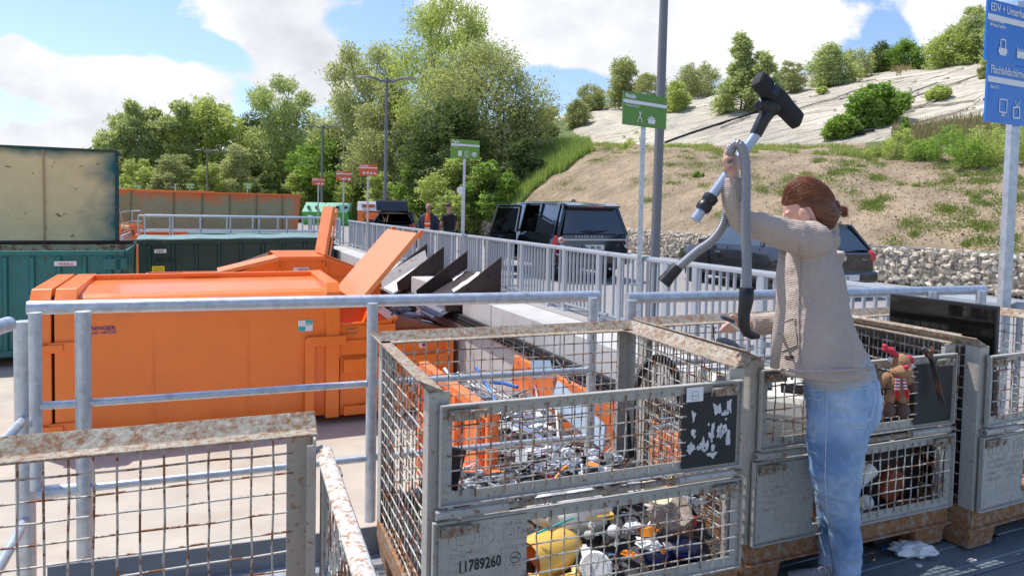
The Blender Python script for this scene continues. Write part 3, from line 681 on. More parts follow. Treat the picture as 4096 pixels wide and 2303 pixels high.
LIDO=overspray('lid_olive_orange',(.34,.29,.14),(.72,.16,.03),0,2,.05,.12,.0,.28,.05,.22)
LIDO2=overspray('lid_olive_orange_far',(.28,.26,.11),(.70,.16,.03),0,2,.02,.02,.0,.2,.05,.22)
def rolloff(T,Ls,Wt,H,m,ribs=11,lidm=None,top=True,z0=.22,ribw=.09,front=True,back=True,rim=.1):
    """open or closed roll-off body in local axes: x 0..Ls, y 0..Wt"""
    b=MB(); th=.04
    b.box((Ls/2,th/2,(H+z0)/2),(Ls,th,H-z0)); b.box((Ls/2,Wt-th/2,(H+z0)/2),(Ls,th,H-z0)); b.box((th/2,Wt/2,(H+z0)/2),(th,Wt-2*th,H-z0)); b.box((Ls-th/2,Wt/2,(H+z0)/2),(th,Wt-2*th,H-z0)); b.box((Ls/2,Wt/2,z0),(Ls-2*th,Wt-2*th,.05))
    obj('body',b,m,T,local=True)
    b=MB()
    for i in range(ribs):
        x=.3+(Ls-.6)*i/(ribs-1); b.prism([V(x-ribw/2-.02,-.0,z0+.1),V(x+ribw/2+.02,0,z0+.1),V(x+ribw/2-.01,-.06,z0+.1),V(x-ribw/2+.01,-.06,z0+.1)],V(0,0,H-z0-.24))
    obj('ribs',b,m,T,local=True)
    b=MB()
    b.box((Ls/2,-.03,H-rim/2),(Ls,.1,rim)); b.box((Ls/2,Wt+.03,H-rim/2),(Ls,.1,rim)); b.box((0,Wt/2,H-rim/2),(.1,Wt-.05,rim)); b.box((Ls,Wt/2,H-rim/2),(.1,Wt-.05,rim))
    b.box((Ls/2,-.03,z0+.06),(Ls,.1,.14))
    obj('rim',b,m,T,local=True,bevel=.008)
    b=MB()
    for y in (Wt/2-.55,Wt/2+.55): b.box((Ls/2,y,z0-.09),(Ls,.09,.14))
    obj('skid',b,m,T,local=True)
    for x in (.35,Ls-.35):
        b=MB(); b.lathe([(.1,-.08),(.1,.08)],(x,.25,.1),V(0,1,0),14); b.lathe([(.1,-.08),(.1,.08)],(x,Wt-.25,.1),V(0,1,0),14); obj('roller',b,GALV,T,local=True,smooth=True,auto=40)
def sticker(T,x,z,w_,h,m,y=-.065,name='sticker'):
    b=MB(); b.box((x,y,z),(w_,.006,h)); return obj(name,b,m,T,local=True)
YELS=mat('yellow_sticker',(.75,.62,.02),.5,0,.05,8); WHS=mat('white_sticker',(.75,.74,.76),.5,0,.04,8); REDS=mat('red_ink',(.45,.02,.03),.5,0,.1,8); BLUS=mat('blue_ink',(.03,.05,.22),.5,0,.1,8); BLKS=mat('black_ink',(.02,.02,.02),.6,0,.1,8); TUQ=mat('turquoise_sticker',(.03,.40,.38),.5,0,.05,8)
# --- near orange screw compactor
T=lc('waste_compactor','glossy orange closed waste compactor in the pit just behind the railing','container',-2.3,12.25)
prof=[(0.06,.15),(0.02,.9),(.0,1.75),(.0,2.0),(.03,2.13),(.09,2.23),(.17,2.30),(.28,2.345),(1.1,2.40),(2.1,2.40),(2.22,2.3),(2.25,.15)]
b=MB(); b.prism([V(.55,y,z) for y,z in prof],V(3.75,0,0)); obj('body',b,ORNG,T,local=True)
fr=[(-.06,.12),(-.06,2.30),(.10,2.46),(2.15,2.49),(2.31,2.33),(2.31,.12)]
for nm,x0,x1 in (('door',0.,.27),('frame',.31,.60),('frame',4.27,4.5)):
    b=MB(); b.prism([V(x0,y,z) for y,z in fr],V(x1-x0,0,0)); o=obj(nm,b,ORNG,T,local=True,bevel=.012)
b=MB(); b.box((.29,1.1,1.25),(.06,2.1,2.2)); obj('seal',b,BLKM,T,local=True)
b=MB(); b.box((2.45,1.95,2.44),(3.7,.14,.10)); b.box((2.3,1.93,2.47),(.62,.2,.06)); obj('ridge_beam',b,ORNG,T,local=True,bevel=.01)
for z in (.38,1.6):
    b=MB(); b.box((.42,-.085,z),(.36,.04,.16)); b.box((.22,-.11,z),(.42,.05,.10)); obj('hinge',b,ORNG,T,local=True,bevel=.012)
for x in (1.62,3.02):
    b=MB(); b.box((x,.004,1.0),(.012,.012,1.75)); obj('weld_seam',b,ORNG,T,local=True)
b=MB(); b.box((4.0,-.05,.82),(.16,.10,1.42)); b.box((4.28,-.055,1.47),(.66,.11,.16)); obj('lock_frame',b,ORNG,T,local=True,bevel=.012)
# press part with hopper
b=MB(); b.box((5.55,.06,.66),(2.05,.1,1.05)); b.box((5.55,2.2,.66),(2.05,.1,1.05)); b.box((6.53,1.13,.66),(.09,2.1,1.05)); b.box((5.5,1.13,.35),(1.95,2.1,.4)); obj('press_housing',b,ORNG,T,local=True)
b=MB(); b.box((5.55,-.02,1.0),(1.95,.13,.24)); b.box((5.55,-.02,.22),(1.95,.13,.16)); b.box((6.5,-.03,.75),(.16,.12,1.2)); b.box((5.2,-.01,1.42),(1.3,.06,.06)); obj('side_beam',b,ORNG,T,local=True,bevel=.01)
b=MB(); b.box((5.0,.05,1.42),(1.0,.08,.55)); b.box((6.05,.05,1.36),(1.05,.06,.42)); obj('hopper_side',b,ORNG,T,local=True)
b=MB()
b.slab(V(4.5,.0,1.73),V(5.45,.0,1.78),V(5.30,.25,1.3),V(4.75,.25,1.3),.02); b.slab(V(4.5,2.2,1.78),V(4.75,2.0,1.3),V(5.30,2.0,1.3),V(5.45,2.2,1.78),.02)
b.slab(V(4.5,0,1.75),V(4.8,.25,1.25),V(4.8,2.,1.25),V(4.5,2.2,1.75),.02); b.slab(V(5.55,0,1.82),V(5.55,2.2,1.82),V(5.25,2.0,1.25),V(5.25,.25,1.25),.02); b.box((5.05,1.1,1.26),(.6,1.8,.03)); obj('hopper',b,ORNG,T,local=True)
RBR=mat('rust_brown_plate',(.30,.10,.045),.6,0,.15,4,col2=(.45,.12,.03),c2amt=.3,c2scale=2,bump=.05)
b=MB(); b.prism([V(5.5,.1,1.80),V(6.56,.1,1.54),V(6.56,.1,1.50),V(5.5,.1,1.50)],V(0,2.0,0)); obj('hopper_cover',b,RBR,T,local=True,bevel=.01)
b=MB(); b.prism([V(5.36,0,1.78),V(5.52,0,1.84),V(5.56,2.2,1.86),V(5.40,2.2,1.80)],V(0,0,-.05)); obj('hopper_lip',b,ORNG,T,local=True)
b=MB(); b.slab(V(4.88,0,2.05),V(4.88,2.2,2.05),V(5.93,2.2,3.27),V(5.93,0,3.27),-.085); 
for i in range(3): b.tube([V(4.9+.02,.7*i+.35,2.07),V(5.88,.7*i+.35,3.22)],.012,5)
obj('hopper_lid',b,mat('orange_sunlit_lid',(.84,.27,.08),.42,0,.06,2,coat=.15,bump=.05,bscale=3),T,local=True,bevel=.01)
b=MB()
for y in (.06,2.1): b.prism([V(5.86,y,3.27),V(5.97,y,3.38),V(6.03,y,3.36),V(5.95,y,3.21)],V(0,.04,0))
obj('lid_latch',b,ORNG,T,local=True)
for x,y in ((.5,-.0),(.5,2.1)):
    b=MB(); b.prism([V(x-.1,y+.02,.16),V(x+.1,y+.02,.16),V(x+.05,y+.02,-.0),V(x-.05,y+.02,-.0)],V(0,.03,0)); obj('caster_fork',b,ORNG,T,local=True)
    b=MB(); b.lathe([(.11,-.04),(.11,.04)],(x,y+.08,.11),V(0,1,0),18); obj('caster',b,CREAM,T,local=True,smooth=True,auto=40)
for x,y in ((6.2,.1),(6.2,2.1)):
    b=MB(); b.lathe([(.08,-.04),(.08,.04)],(x,y,.08),V(0,1,0),14); obj('caster',b,GALV,T,local=True,smooth=True,auto=40)
def stl(T,px,py,t,body,h,m,**k):
    "lettering on the side plane t, baseline-left at the photo point"
    d=ray(px,py); o=V(0,0,EYE); kk=(t-0)/(d.dot(DV)); p=o+d*((t)/(d.dot(DV))); return text(body,T,p,NV,ZV,h,m,**k)
stl(T,462,1317,12.235,'BERINGER',.085,BLUS,align='RIGHT',bold=.0012,sx=1.15,name='lettering')
stl(T,464,1333,12.235,'Producer x6/520',.075,BLUS,align='RIGHT',bold=.0004,shear=.25,name='lettering')
stl(T,1438,1629,12.17,'BERINGER',.10,BLKS,sp=1.1)
b=MB(); b.box((3.93,-.012,1.74),(.24,.01,.19)); obj('sticker',b,WHS,T,local=True)
b=MB(); b.box((3.99,-.019,1.79),(.115,.004,.08)); b.box((3.87,-.019,1.69),(.115,.004,.08)); obj('sticker_field',b,TUQ,T,local=True)
text('BÖCK',T,T.matrix_basis@V(3.935,-.024,1.765) if False else MW[T]@V(3.94,-.024,1.762),NV,ZV,.045,SIGNW)
b=MB(); b.box((4.72,-.012,1.6),(.19,.01,.12)); obj('warning_sticker',b,mat('orange_label',(.70,.18,.03),.6),T,local=True)
text('Lebensgefahr!',T,MW[T]@V(4.635,-.02,1.565),NV,ZV,.03,BLKS)
text('Niemals in den Müllbehälter\ngreifen oder einsteigen!',T,MW[T]@V(4.635,-.02,1.63),NV,ZV,.012,BLKS)
b=MB(); b.box((6.0,-.03,1.3),(.13,.1,.11)); obj('switch_box',b,WHS,T,local=True,bevel=.01)
b=MB(); b.lathe([(.03,0),(.035,.02),(.025,.04)],(6.0,-.08,1.3),V(0,-1,0),12); obj('stop_button',b,REDS,T,local=True,smooth=True)
# crumpled bags and papers on the hopper cover
def crumple(c,r_,seed,n=10,m=7,amp=.35,flat=1.):
    b=MB(); rr=random.Random(seed); b.ell(c,(r_[0],r_[1],r_[2]),n*2,m*2)
    vs=[]
    for v in b.v:
        d=V(*v)-V(*c); q=mnoise.noise(V(d.x*9/r_[0]*.25,d.y*9/r_[1]*.25,seed))+.6*mnoise.noise(V(d.x*2.2/r_[0]*2,d.y*2.2/r_[1]*2,d.z*3/r_[2]+seed)); k=1+amp*q
        vs.append(tuple(V(*c)+V(d.x*k,d.y*k,d.z*k)))
    b.v=vs; return b
CG='rubbish on the compactor hopper'
loc=lambda x,y,z: MW[T]@V(x,y,z)
for i,(x,y,z,r_,m,lab) in enumerate([(5.65,1.5,1.84,(.17,.22,.10),BLKM,'black crumpled bag at the back of the brown hopper cover'),(5.85,1.0,1.8,(.2,.2,.07),mat('grey_film',(.20,.21,.23),.5,0,.5,12),'grey crumpled film in the middle of the brown hopper cover'),(6.1,1.35,1.74,(.18,.2,.08),BLKM,'small black bag near the right edge of the brown hopper cover'),(6.0,.8,1.72,(.2,.12,.05),mat('pale_film',(.42,.42,.45),.5,0,.35,14),'pale torn film on the front of the brown hopper cover'),(5.56,.35,1.82,(.05,.2,.03),mat('dark_felt',(.16,.15,.16),.9,0,.4,16),'dark felt scrap hanging on the hopper lip')]):
    solo('rubbish_bag',crumple(loc(x,y,z),r_,i+3),m,lab,'rubbish',CG,smooth=False)
b=MB(); b.slab(loc(6.1,.3,1.67),loc(6.3,.3,1.62),loc(6.3,.45,1.625),loc(6.1,.45,1.675),.004); solo('card',b,PAPER,'small white card lying on the brown hopper cover','card')
# --- second orange press container with saddle hopper
T=lc('saddle_container','orange container with sloped saddle roof and two raised flaps, behind the glossy compactor','container',-1.2,17.6)
rolloff(T,5.4,2.3,2.0,ORNG,9)
x0=2.91;x1=4.03;zt=2.5
b=MB()
for y in (-.02,2.28):
    b.prism([V(x0,y,zt),V(x1,y,zt),V(x1+1.35,y,1.98),V(x1+1.35,y,1.9),V(x0-1.5,y,1.9),V(x0-1.5,y,1.93)],V(0,.05,0))
obj('gable_panel',b,ORNG,T,local=True)
b=MB(); b.box(((x0+x1)/2,1.15,zt+.01),(x1-x0,2.4,.05)); b.slab(V(x1,0,zt),V(x1,2.3,zt),V(x1+1.35,2.3,1.98),V(x1+1.35,0,1.98),-.05); obj('roof_plate',b,ORNG,T,local=True,bevel=.01)
b=MB()
for x in (x0+.02,x1-.02): b.box((x,-.05,2.15),(.07,.06,.55)); b.box((x,-.055,zt-.16),(.16,.05,.12))
b.bar(V(x1,-.05,zt-.04),V(x1+1.32,-.05,1.98),.05,.08); b.bar(V(x0,-.05,zt-.04),V(x0-1.45,-.05,1.95),.05,.08); b.box(((x0+x1)/2,-.05,zt-.03),(x1-x0,.05,.07))
obj('edge_frame',b,ORNG,T,local=True,bevel=.006)
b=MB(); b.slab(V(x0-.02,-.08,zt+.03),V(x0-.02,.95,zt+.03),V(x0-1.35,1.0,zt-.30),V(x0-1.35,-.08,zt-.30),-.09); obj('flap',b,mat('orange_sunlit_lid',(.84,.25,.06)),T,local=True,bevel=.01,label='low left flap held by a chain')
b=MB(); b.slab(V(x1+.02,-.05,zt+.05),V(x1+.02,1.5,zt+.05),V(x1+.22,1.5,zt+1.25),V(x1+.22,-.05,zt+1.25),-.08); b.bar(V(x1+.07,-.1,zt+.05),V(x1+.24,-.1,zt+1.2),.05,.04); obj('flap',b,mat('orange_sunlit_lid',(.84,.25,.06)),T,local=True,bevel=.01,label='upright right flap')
def chain(a,c,n,r_,parent,m,local=True,sag=0.):
    b=MB(); a=Vector(a);c=Vector(c)
    for i in range(n):
        p=a.lerp(c,(i+.5)/n)-ZV*sag*math.sin(math.pi*(i+.5)/n); d=(c-a)/n*.62; s=(V(1,0,0) if i%2 else V(0,1,0)); pts=[p-d+s*r_*1.2,p+d+s*r_*1.2,p+d-s*r_*1.2,p-d-s*r_*1.2,p-d+s*r_*1.2]; b.tube(pts,r_*.45,4,cap=False)
    return obj('chain',b,m,parent,local=local)
chain(V(x0-1.05,-.05,zt-.32),V(x0-1.05,-.05,zt-.95),9,.018,T,GALV)
sticker(T,x0+.52,2.22,.38,.10,WHS,-.03); text('FERRO',T,MW[T]@V(x0+.45,-.038,2.185),NV,ZV,.085,REDS,sx=1.2)
b=MB(); b.slab(V(x0-.1,.03,zt-.02),V(x0-1.5,.03,1.97),V(x0-1.5,2.2,1.97),V(x0-.1,2.2,zt-.02),.02); obj('inner_plate',b,mat('brown_inner',(.08,.03,.015),.8,0,.2,3),T,local=True)
# --- teal container with tan lid standing open
T=lc('open_lid_container','worn teal container with its big tan inside lid standing open, at the left edge','container',-8.4,18.9)
rolloff(T,6.74,2.35,2.62,TEAL,13,z0=.25)
b=MB(); b.box((6.55,-.04,2.30),(.5,.1,.26)); b.box((6.62,-.02,1.35),(.12,.14,2.2)); b.box((6.2,-.06,1.75),(.14,.09,.3)); obj('door_frame',b,TEAL,T,local=True,bevel=.01)
b=MB(); b.tube([V(6.2,-.1,2.1),V(6.2,-.1,.5)],.02,6); b.box((6.2,-.1,1.95),(.16,.06,.05)); b.box((6.2,-.1,1.1),(.16,.06,.05)); obj('door_lock',b,BLKM,T,local=True)
b=MB(); b.tube([V(0,2.34,2.69),V(6.75,2.34,2.69)],.055,10); obj('hinge_shaft',b,mat('dark_brown_steel',(.045,.02,.015),.6,0,.3,9),T,local=True,smooth=True)
b=MB(); b.box((3.37,2.30,2.56),(6.7,.05,.16)); obj('inner_strip',b,mat('tan_strip',(.45,.38,.22),.7,0,.15,4,rust=.3),T,local=True)
LD=obj('lid',MB().add([(0,0,0),(6.36,0,0),(6.30,.52,2.37),(0,.52,2.37),(0,.06,0),(6.36,.06,0),(6.30,.58,2.37),(0,.58,2.37)],[(0,1,2,3),(4,7,6,5),(0,4,5,1),(3,2,6,7),(0,3,7,4),(1,5,6,2)]),LIDT,T,local=True); LD.location=(0,2.30,2.74)
b=MB()
for x in (4.75,3.1,1.5): b.bar(V(x,-.02,.02),V(x-.1,.5,2.34),.035,.05)
o=obj('lid_rib',b,mat('lid_rib_paint',(.46,.31,.17),.65,0,.1,3,rust=.12),LD,local=True)
b=MB(); b.bar(V(0,.5,2.39),V(6.34,.5,2.39),.09,.05); b.bar(V(6.38,.0,0),V(6.33,.5,2.39),.09,.05); obj('lid_rim',b,mat('teal_rim',(.01,.06,.055),.5,0,.2,3,rust=.12),LD,local=True)
sticker(T,5.56,2.33,.44,.11,WHS,-.09); text('FERRO',T,MW[T]@V(5.42,-.098,2.29),NV,ZV,.085,REDS,sx=1.2)
# --- dark green closed container AR30
T=lc('closed_container','dark green closed container with a yellow sticker, its pale green lid shut','container',-1.75,24.75); T.rotation_euler=(0,R(-.9),PHI); MW[T]=Matrix.Translation(ST(-1.75,24.75,ZPIT))@Matrix.Rotation(PHI,4,'Z')@Matrix.Rotation(R(-.9),4,'Y')
rolloff(T,6.02,2.35,2.55,DGRN,9,z0=.25)
b=MB()
nx=14
top=[]
for i in range(nx+1):
    x=-.05+6.12*i/nx
    top.append([V(x,-.09,2.56),V(x,-.09,2.60+.015*math.sin(i*1.9)),V(x,.8,2.66+.02*math.sin(i*2.3)),V(x,1.6,2.66+.02*math.cos(i*1.7)),V(x,2.45,2.60),V(x,2.45,2.56)])
b.loft(top); obj('lid',b,DGRNT,T,local=True)
b=MB()
for x in (.42,2.3,4.3,5.9): b.box((x,-.1,2.47),(.18,.06,.12))
obj('lid_lock',b,DGRN,T,local=True)
sticker(T,.62,2.22,.34,.12,WHS,-.065); text('FFP',T,MW[T]@V(.5,-.072,2.175),NV,ZV,.11,BLKS,sx=1.3)
text('AR30',T,MW[T]@V(.45,-.066,1.88),NV,ZV,.24,BLKM,sp=1.1)
b=MB(); b.box((.55,-.062,1.52),(.36,.006,.46)); obj('sticker',b,YELS,T,local=True)
b=MB()
for k in range(9): b.box((.55,-.067,1.68-k*.04),(.27,.003,.012))
obj('sticker_text',b,mat('sticker_print',(.35,.28,.02),.6),T,local=True)
sticker(T,5.4,1.9,.42,.11,WHS,-.06); text('blta',T,MW[T]@V(5.22,-.068,1.865),NV,ZV,.10,BLUS,bold=.004)
b=MB(); b.tube([V(-.08,-.06,2.45),V(-.12,-.08,1.5),V(-.08,-.08,.6)],.035,6); b.box((-.12,-.08,.95),(.1,.1,.25)); obj('door_lever',b,BLKM,T,local=True)
# second dark green container lid seen behind the railing
T=lc('closed_container','second dark green container behind the railed platform, only its lid showing','container',-.4,30.2)
rolloff(T,4.5,1.7,2.5,DGRN,5); b=MB(); b.box((2.25,.9,2.56),(4.6,1.9,.06)); obj('lid',b,DGRNT,T,local=True)
T=lc('small_teal_container','small teal container seen between two platform railings','container',-2.9,33.,); rolloff(T,1.7,1.6,2.1,mat('teal_light',(.05,.26,.24),.5,0,.12,2,rust=.1),4)
# --- orange containers with olive lids standing open
T=lc('orange_container','orange container with a long olive lid standing open behind the platform railings','container',-2.35,31.6); rolloff(T,6.5,2.2,2.45,ORNW,9)
LD=obj('lid',MB().add([(0.12,0,0),(6.42,0,0),(6.62,.5,1.7),(-.1,.5,1.7),(.12,.05,0),(6.42,.05,0),(6.62,.55,1.7),(-.1,.55,1.7)],[(0,1,2,3),(4,7,6,5),(0,4,5,1),(3,2,6,7),(0,3,7,4),(1,5,6,2)]),LIDO,T,local=True); LD.location=(0,1.9,2.5)
b=MB()
for k in range(5): x=1.25+k*1.13; b.bar(V(x,-.02,0),V(x+.03,.47,1.67),.04,.05)
obj('lid_rib',b,mat('olive_rib',(.17,.15,.07),.7,0,.1,3),LD,local=True)
b=MB(); b.bar(V(-.15,.5,1.72),V(6.66,.5,1.72),.08,.06); obj('lid_rim',b,ORNG,LD,local=True)
T=lc('orange_container','farther orange container whose long olive lid stands open left of the nearer one','container',-8.3,42.5); rolloff(T,8.9,2.2,2.5,ORNW,11); text('AR15',T,MW[T]@V(4.4,-.07,2.0),NV,ZV,.3,BLKM)
LD=obj('lid',MB().add([(0.12,0,0),(8.8,0,0),(9.0,.5,1.85),(-.1,.5,1.85),(.12,.05,0),(8.8,.05,0),(9.0,.55,1.85),(-.1,.55,1.85)],[(0,1,2,3),(4,7,6,5),(0,4,5,1),(3,2,6,7),(0,3,7,4),(1,5,6,2)]),LIDO2,T,local=True); LD.location=(0,1.9,2.55)
b=MB()
for k in range(7): x=1.25+k*1.15; b.bar(V(x,-.02,0),V(x+.03,.47,1.82),.04,.05)
obj('lid_rib',b,mat('olive_rib',(.17,.15,.07)),LD,local=True)
b=MB(); b.bar(V(-.15,.5,1.87),V(9.05,.5,1.87),.08,.06); obj('lid_rim',b,ORNG,LD,local=True)
b=MB(); b.box(A(516,1120,31.)-V(0,0,.35),(.55,.5,1.5),PHI); solo('concrete_block',b,mat('pinkish_concrete',(.46,.36,.30),.9,0,.1,4,bump=.1),'pinkish concrete block between the teal and the dark green container','block',bevel=.02)
# --- skip full of scrap metal right below the front mesh box
T=lc('scrap_skip','battered orange open skip full of scrap metal seen through the big mesh box','container',2.86,4.5)
b=MB(); zt=1.58
b.box((.03,3.6,.8+.06),(.05,2.6,zt-.06)); b.box((.03,1.2,.52),(.05,2.4,.95)); b.box((1.40,2.4,.8),(.05,5.0,zt)); b.box((.7,4.9,.45),(1.4,.05,.9)); b.box((.7,.02,.5),(1.4,.05,.9)); b.box((.7,2.4,.06),(1.4,4.9,.06)); obj('body',b,ORNW,T,local=True)
b=MB(); b.box((.0,3.6,zt),(.13,2.62,.11)); b.box((1.42,2.4,zt),(.08,5.0,.10)); b.box((.7,4.92,.92),(1.3,.12,.10)); b.box((0,1.2,1.0),(.12,2.3,.1)); b.box((-.03,2.32,1.3),(.10,.07,.62)); obj('rim',b,ORNW,T,local=True,bevel=.01)
b=MB()
for k in range(7): y=.4+k*.74; b.box((-.045,y,(.95 if y<2.3 else zt)/2+.02),(.09,.10,(.9 if y<2.3 else zt-.08)))
b.box((-.03,2.4,.75),(.05,4.9,.09)); obj('ribs',b,ORNW,T,local=True,bevel=.008)
SKIP=T
# scrap: bulk mass underneath, and many single pieces on top
def sk(x,y,z): return MW[SKIP]@V(x,y,z)
b=MB(); gx,gy=16,34
for j in range(gy+1):
    for i in range(gx+1):
        x=.07+1.28*i/gx; y=.1+4.75*j/gy; z=.72+.20*min(1,y/3)+.28*mnoise.noise(V(x*2.3,y*2.1,3))+.12*mnoise.noise(V(x*9,y*9,1)); b.v.append(tuple(sk(x,y,z)))
for j in range(gy):
    for i in range(gx): b.f.append((j*(gx+1)+i,j*(gx+1)+i+1,(j+1)*(gx+1)+i+1,(j+1)*(gx+1)+i)); b.m.append(0)
o=obj('scrap_heap',b,mat('scrap_mass',(.07,.065,.06),.7,.4,.7,14,col2=(.3,.3,.3),c2amt=.4,c2scale=9,bump=1.,bscale=20)); tag(o,'dark tangled small scrap filling the orange skip','scrap',kind='stuff')
SCM=[GALV,CHROME,WHT,mat('scrap_grey',(.25,.26,.27),.5,.6,.2,9),mat('scrap_dark',(.05,.05,.055),.55,.3,.3,9),mat('scrap_rust',(.16,.06,.03),.85,.1,.3,9),mat('scrap_blue',(.02,.15,.50),.4,.2,.1,5),mat('scrap_lightblue',(.38,.47,.55),.45,.1,.1,5),mat('scrap_red',(.30,.02,.03),.45,0,.1,5),mat('scrap_cream',(.55,.52,.44),.5,0,.1,5)]
rr=random.Random(21)
SG='pieces of scrap metal in the orange skip'
def scrap(kind,c,yaw,tilt,size,m,label,group=SG):
    m3=Matrix.Rotation(yaw,3,'Z')@Matrix.Rotation(tilt,3,'Y'); b=MB(); c=Vector(c)
    X,Y,Z=m3@V(1,0,0),m3@V(0,1,0),m3@V(0,0,1)
    if kind=='tube': b.tube([c-X*size/2,c+X*size*.1,c+X*size/2+Z*size*.06],.013,7)
    elif kind=='profile':
        b.frame(c,X*size,Y*.045,Z*.004); b.frame(c+Y*.0225+Z*.012,X*size,Y*.004,Z*.026); b.frame(c-Y*.0225+Z*.012,X*size,Y*.004,Z*.026)
    elif kind=='sheet':
        k=[]; 
        for i in range(6):
            t=i/5-.5; r_=[c+X*(t*size)+Y*(s*size*.33)+Z*(.03*math.sin(i*1.7)+.02*s*i*.3) for s in (-1,-.3,.4,1)]; k.append(r_)
        b.loft(k,closed=False)
        b.loft([[p-Z*.004 for p in q] for q in k],closed=False)
    elif kind=='frame':
        h=size*.35; P=[c-X*size/2-Y*h,c+X*size/2-Y*h,c+X*size/2+Y*h,c-X*size/2+Y*h]
        for i in range(4): b.tube([P[i],P[(i+1)%4]],.011,6)
        for i in range(1,7): q=i/7; b.tube([P[0].lerp(P[1],q),P[3].lerp(P[2],q)],.004,4)
    elif kind=='ring': b.tube([c+X*math.cos(a*.5236)*size*.4+Y*math.sin(a*.5236)*size*.4 for a in range(13)],.014,6,cap=False)
    elif kind=='box': b.frame(c,X*size*.6,Y*size*.4,Z*size*.25,taper=.85)
    elif kind=='pot': b.lathe([(size*.16,0),(size*.2,size*.02),(size*.2,size*.2),(size*.21,size*.205),(size*.19,size*.21),(size*.18,.02*size)],c,Z,18)
    return solo('scrap_'+{'frame':'rack','sheet':'metal','box':'housing','pot':'pot','ring':'hoop','tube':'tube','profile':'profile'}[kind],b,m,label,'scrap metal',group,smooth=kind in('tube','pot','ring'),auto=40 if kind in('tube','pot','ring') else None)
kn=['tube','profile','sheet','frame','ring','box','pot']; cn={0:'galvanised',1:'shiny',2:'white',3:'grey',4:'black',5:'rusty',6:'blue',7:'pale blue',8:'red',9:'cream'}
kw={'tube':'bent tube','profile':'long profile bar','sheet':'buckled sheet','frame':'wire rack','ring':'metal hoop','box':'appliance housing','pot':'open pot'}
for i in range(225):
    k=rr.choice(['tube','tube','tube','profile','profile','sheet','sheet','frame','ring','box','pot','tube']); mi=rr.choice([0,0,1,1,2,2,2,3,3,4,9,9,7,3,0,8 if i%9==0 else 3]); x=rr.uniform(.18,1.28); y=rr.uniform(.3,4.7); z=.80+.20*min(1,y/3)+rr.uniform(.0,.30)
    scrap(k,sk(x,y,z),rr.uniform(0,3.14),rr.uniform(-.55,.55),rr.uniform(.3,.95) if k in('tube','profile') else rr.uniform(.2,.45),SCM[mi],'%s %s lying in the scrap heap of the orange skip'%(cn[mi],kw[k]))
scrap('frame',A(2010,1580,8.9),.35,.45,1.1,SCM[2],'big white wire rack leaning at the back of the orange skip',None)
for (a,c,r_,m,lab) in [((1905,1470,9.6),(2000,1640,8.6),.022,6,'bright blue tube sticking up at the left of the scrap'),((1962,1528,9.3),(2070,1548,9.),.024,6,'bright blue tube lying across the white rack'),((1778,1475,9.4),(1830,1560,9.0),.028,7,'pale blue flat bar leaning on the back edge of the skip'),((2140,1545,8.8),(2150,1590,8.6),.03,8,'pink red handle standing in the scrap'),((2225,1640,7.6),(2235,1780,7.2),.014,9,'thin cream ski pole stuck upright in the scrap'),((2225,1440,8.6),(2280,1530,8.2),.016,4,'black handled bar leaning over the skip edge'),((2140,1790,6.9),(2330,1900,6.4),.012,1,'shiny tube lying in front of the scrap'),((2060,1700,7.2),(2180,1760,7.),.02,1,'thick shiny tube in the middle of the scrap')]:
    b=MB(); p,q=A(*a),A(*c); b.tube([p,(p+q)/2+V(0,0,.02),q],r_,8); solo('scrap_tube',b,SCM[m],lab,'scrap metal',SG,smooth=True,auto=40)
b=MB(); p=[A(2230,1520,8.6),A(2420,1700,7.4),A(2410,1800,7.3),A(2200,1620,8.5)]; b.slab(*p,.03); solo('appliance_casing',b,SCM[7],'large pale blue sheet panel leaning in the skip','panel')
b=MB(); p=[A(2120,1440,9.2),A(2200,1440,9.1),A(2215,1500,9.0),A(2130,1510,9.1)]; b.slab(*p,.03); solo('appliance_casing',b,SCM[7],'small pale blue panel at the back right corner of the skip','panel')
# --- chutes hanging through the fence
CHB=mat('chute_brown',(.042,.022,.018),.45,0,.12,2,bump=.03); CHG=mat('chute_steel',(.30,.305,.32),.35,.6,.15,5)
def chute(name,label,t0,t1,light):
    T=thing(name,label,'chute',ST(5.2,(t0+t1)/2,ZROAD),PHI); 
    def pl_(t,cut): return [ST(5.22,t,.58),ST(5.22,t,-.13),ST(4.72,t,-.13),ST(4.66,t,-.42),ST(4.13,t,-.42),ST(4.10,t,-.24)]
    for t,lab in ((t0,'near side plate'),(t1,'far side plate')):
        b=MB(); b.prism(pl_(t,0),DV*.02); obj('side_plate',b,CHB,T)
    b=MB(); a,c=ST(5.2,t0+.02,.16),ST(4.02,t0+.02,-.52); b.slab(a,ST(5.2,t1,.16),ST(4.02,t1,-.52),c,-.02); 
    obj('slide_plate',b,CHG if light else mat('chute_floor',(.06,.047,.048),.38,.2,.1,3),T)
    if light:
        b=MB(); b.slab(ST(5.2,t1-.02,.16),ST(5.2,t1-.30,.16),ST(4.02,t1-.30,-.52),ST(4.02,t1-.02,-.52),.02); b.v=[tuple(Vector(v)) for v in b.v]
        b=MB(); b.slab(ST(5.15,t1-.03,.42),ST(5.15,t1-.26,.19),ST(4.02,t1-.26,-.5),ST(4.02,t1-.03,-.24),.02); obj('lining_plate',b,mat('galv_speckled',(.36,.34,.33),.7,.1,.15,30,rust=.15),T)
        b=MB(); b.slab(ST(5.18,t0+.05,.19),ST(5.18,t1-.26,.19),ST(4.05,t1-.26,-.49),ST(4.05,t0+.05,-.49),.01); obj('liner_sheet',b,mat('white_liner',(.72,.71,.67),.6,0,.05,5),T)
    b=MB()
    for s,z in ((4.95,.22),(4.55,-.02)): b.lathe([(.02,0),(.03,.012)],ST(s,t0-.001,z),-DV,8)
    obj('bolt',b,BLKM,T)
    return T
c1=chute('chute','brown sided chute with a white lined slide, further along the fence',15.64,16.97,True)
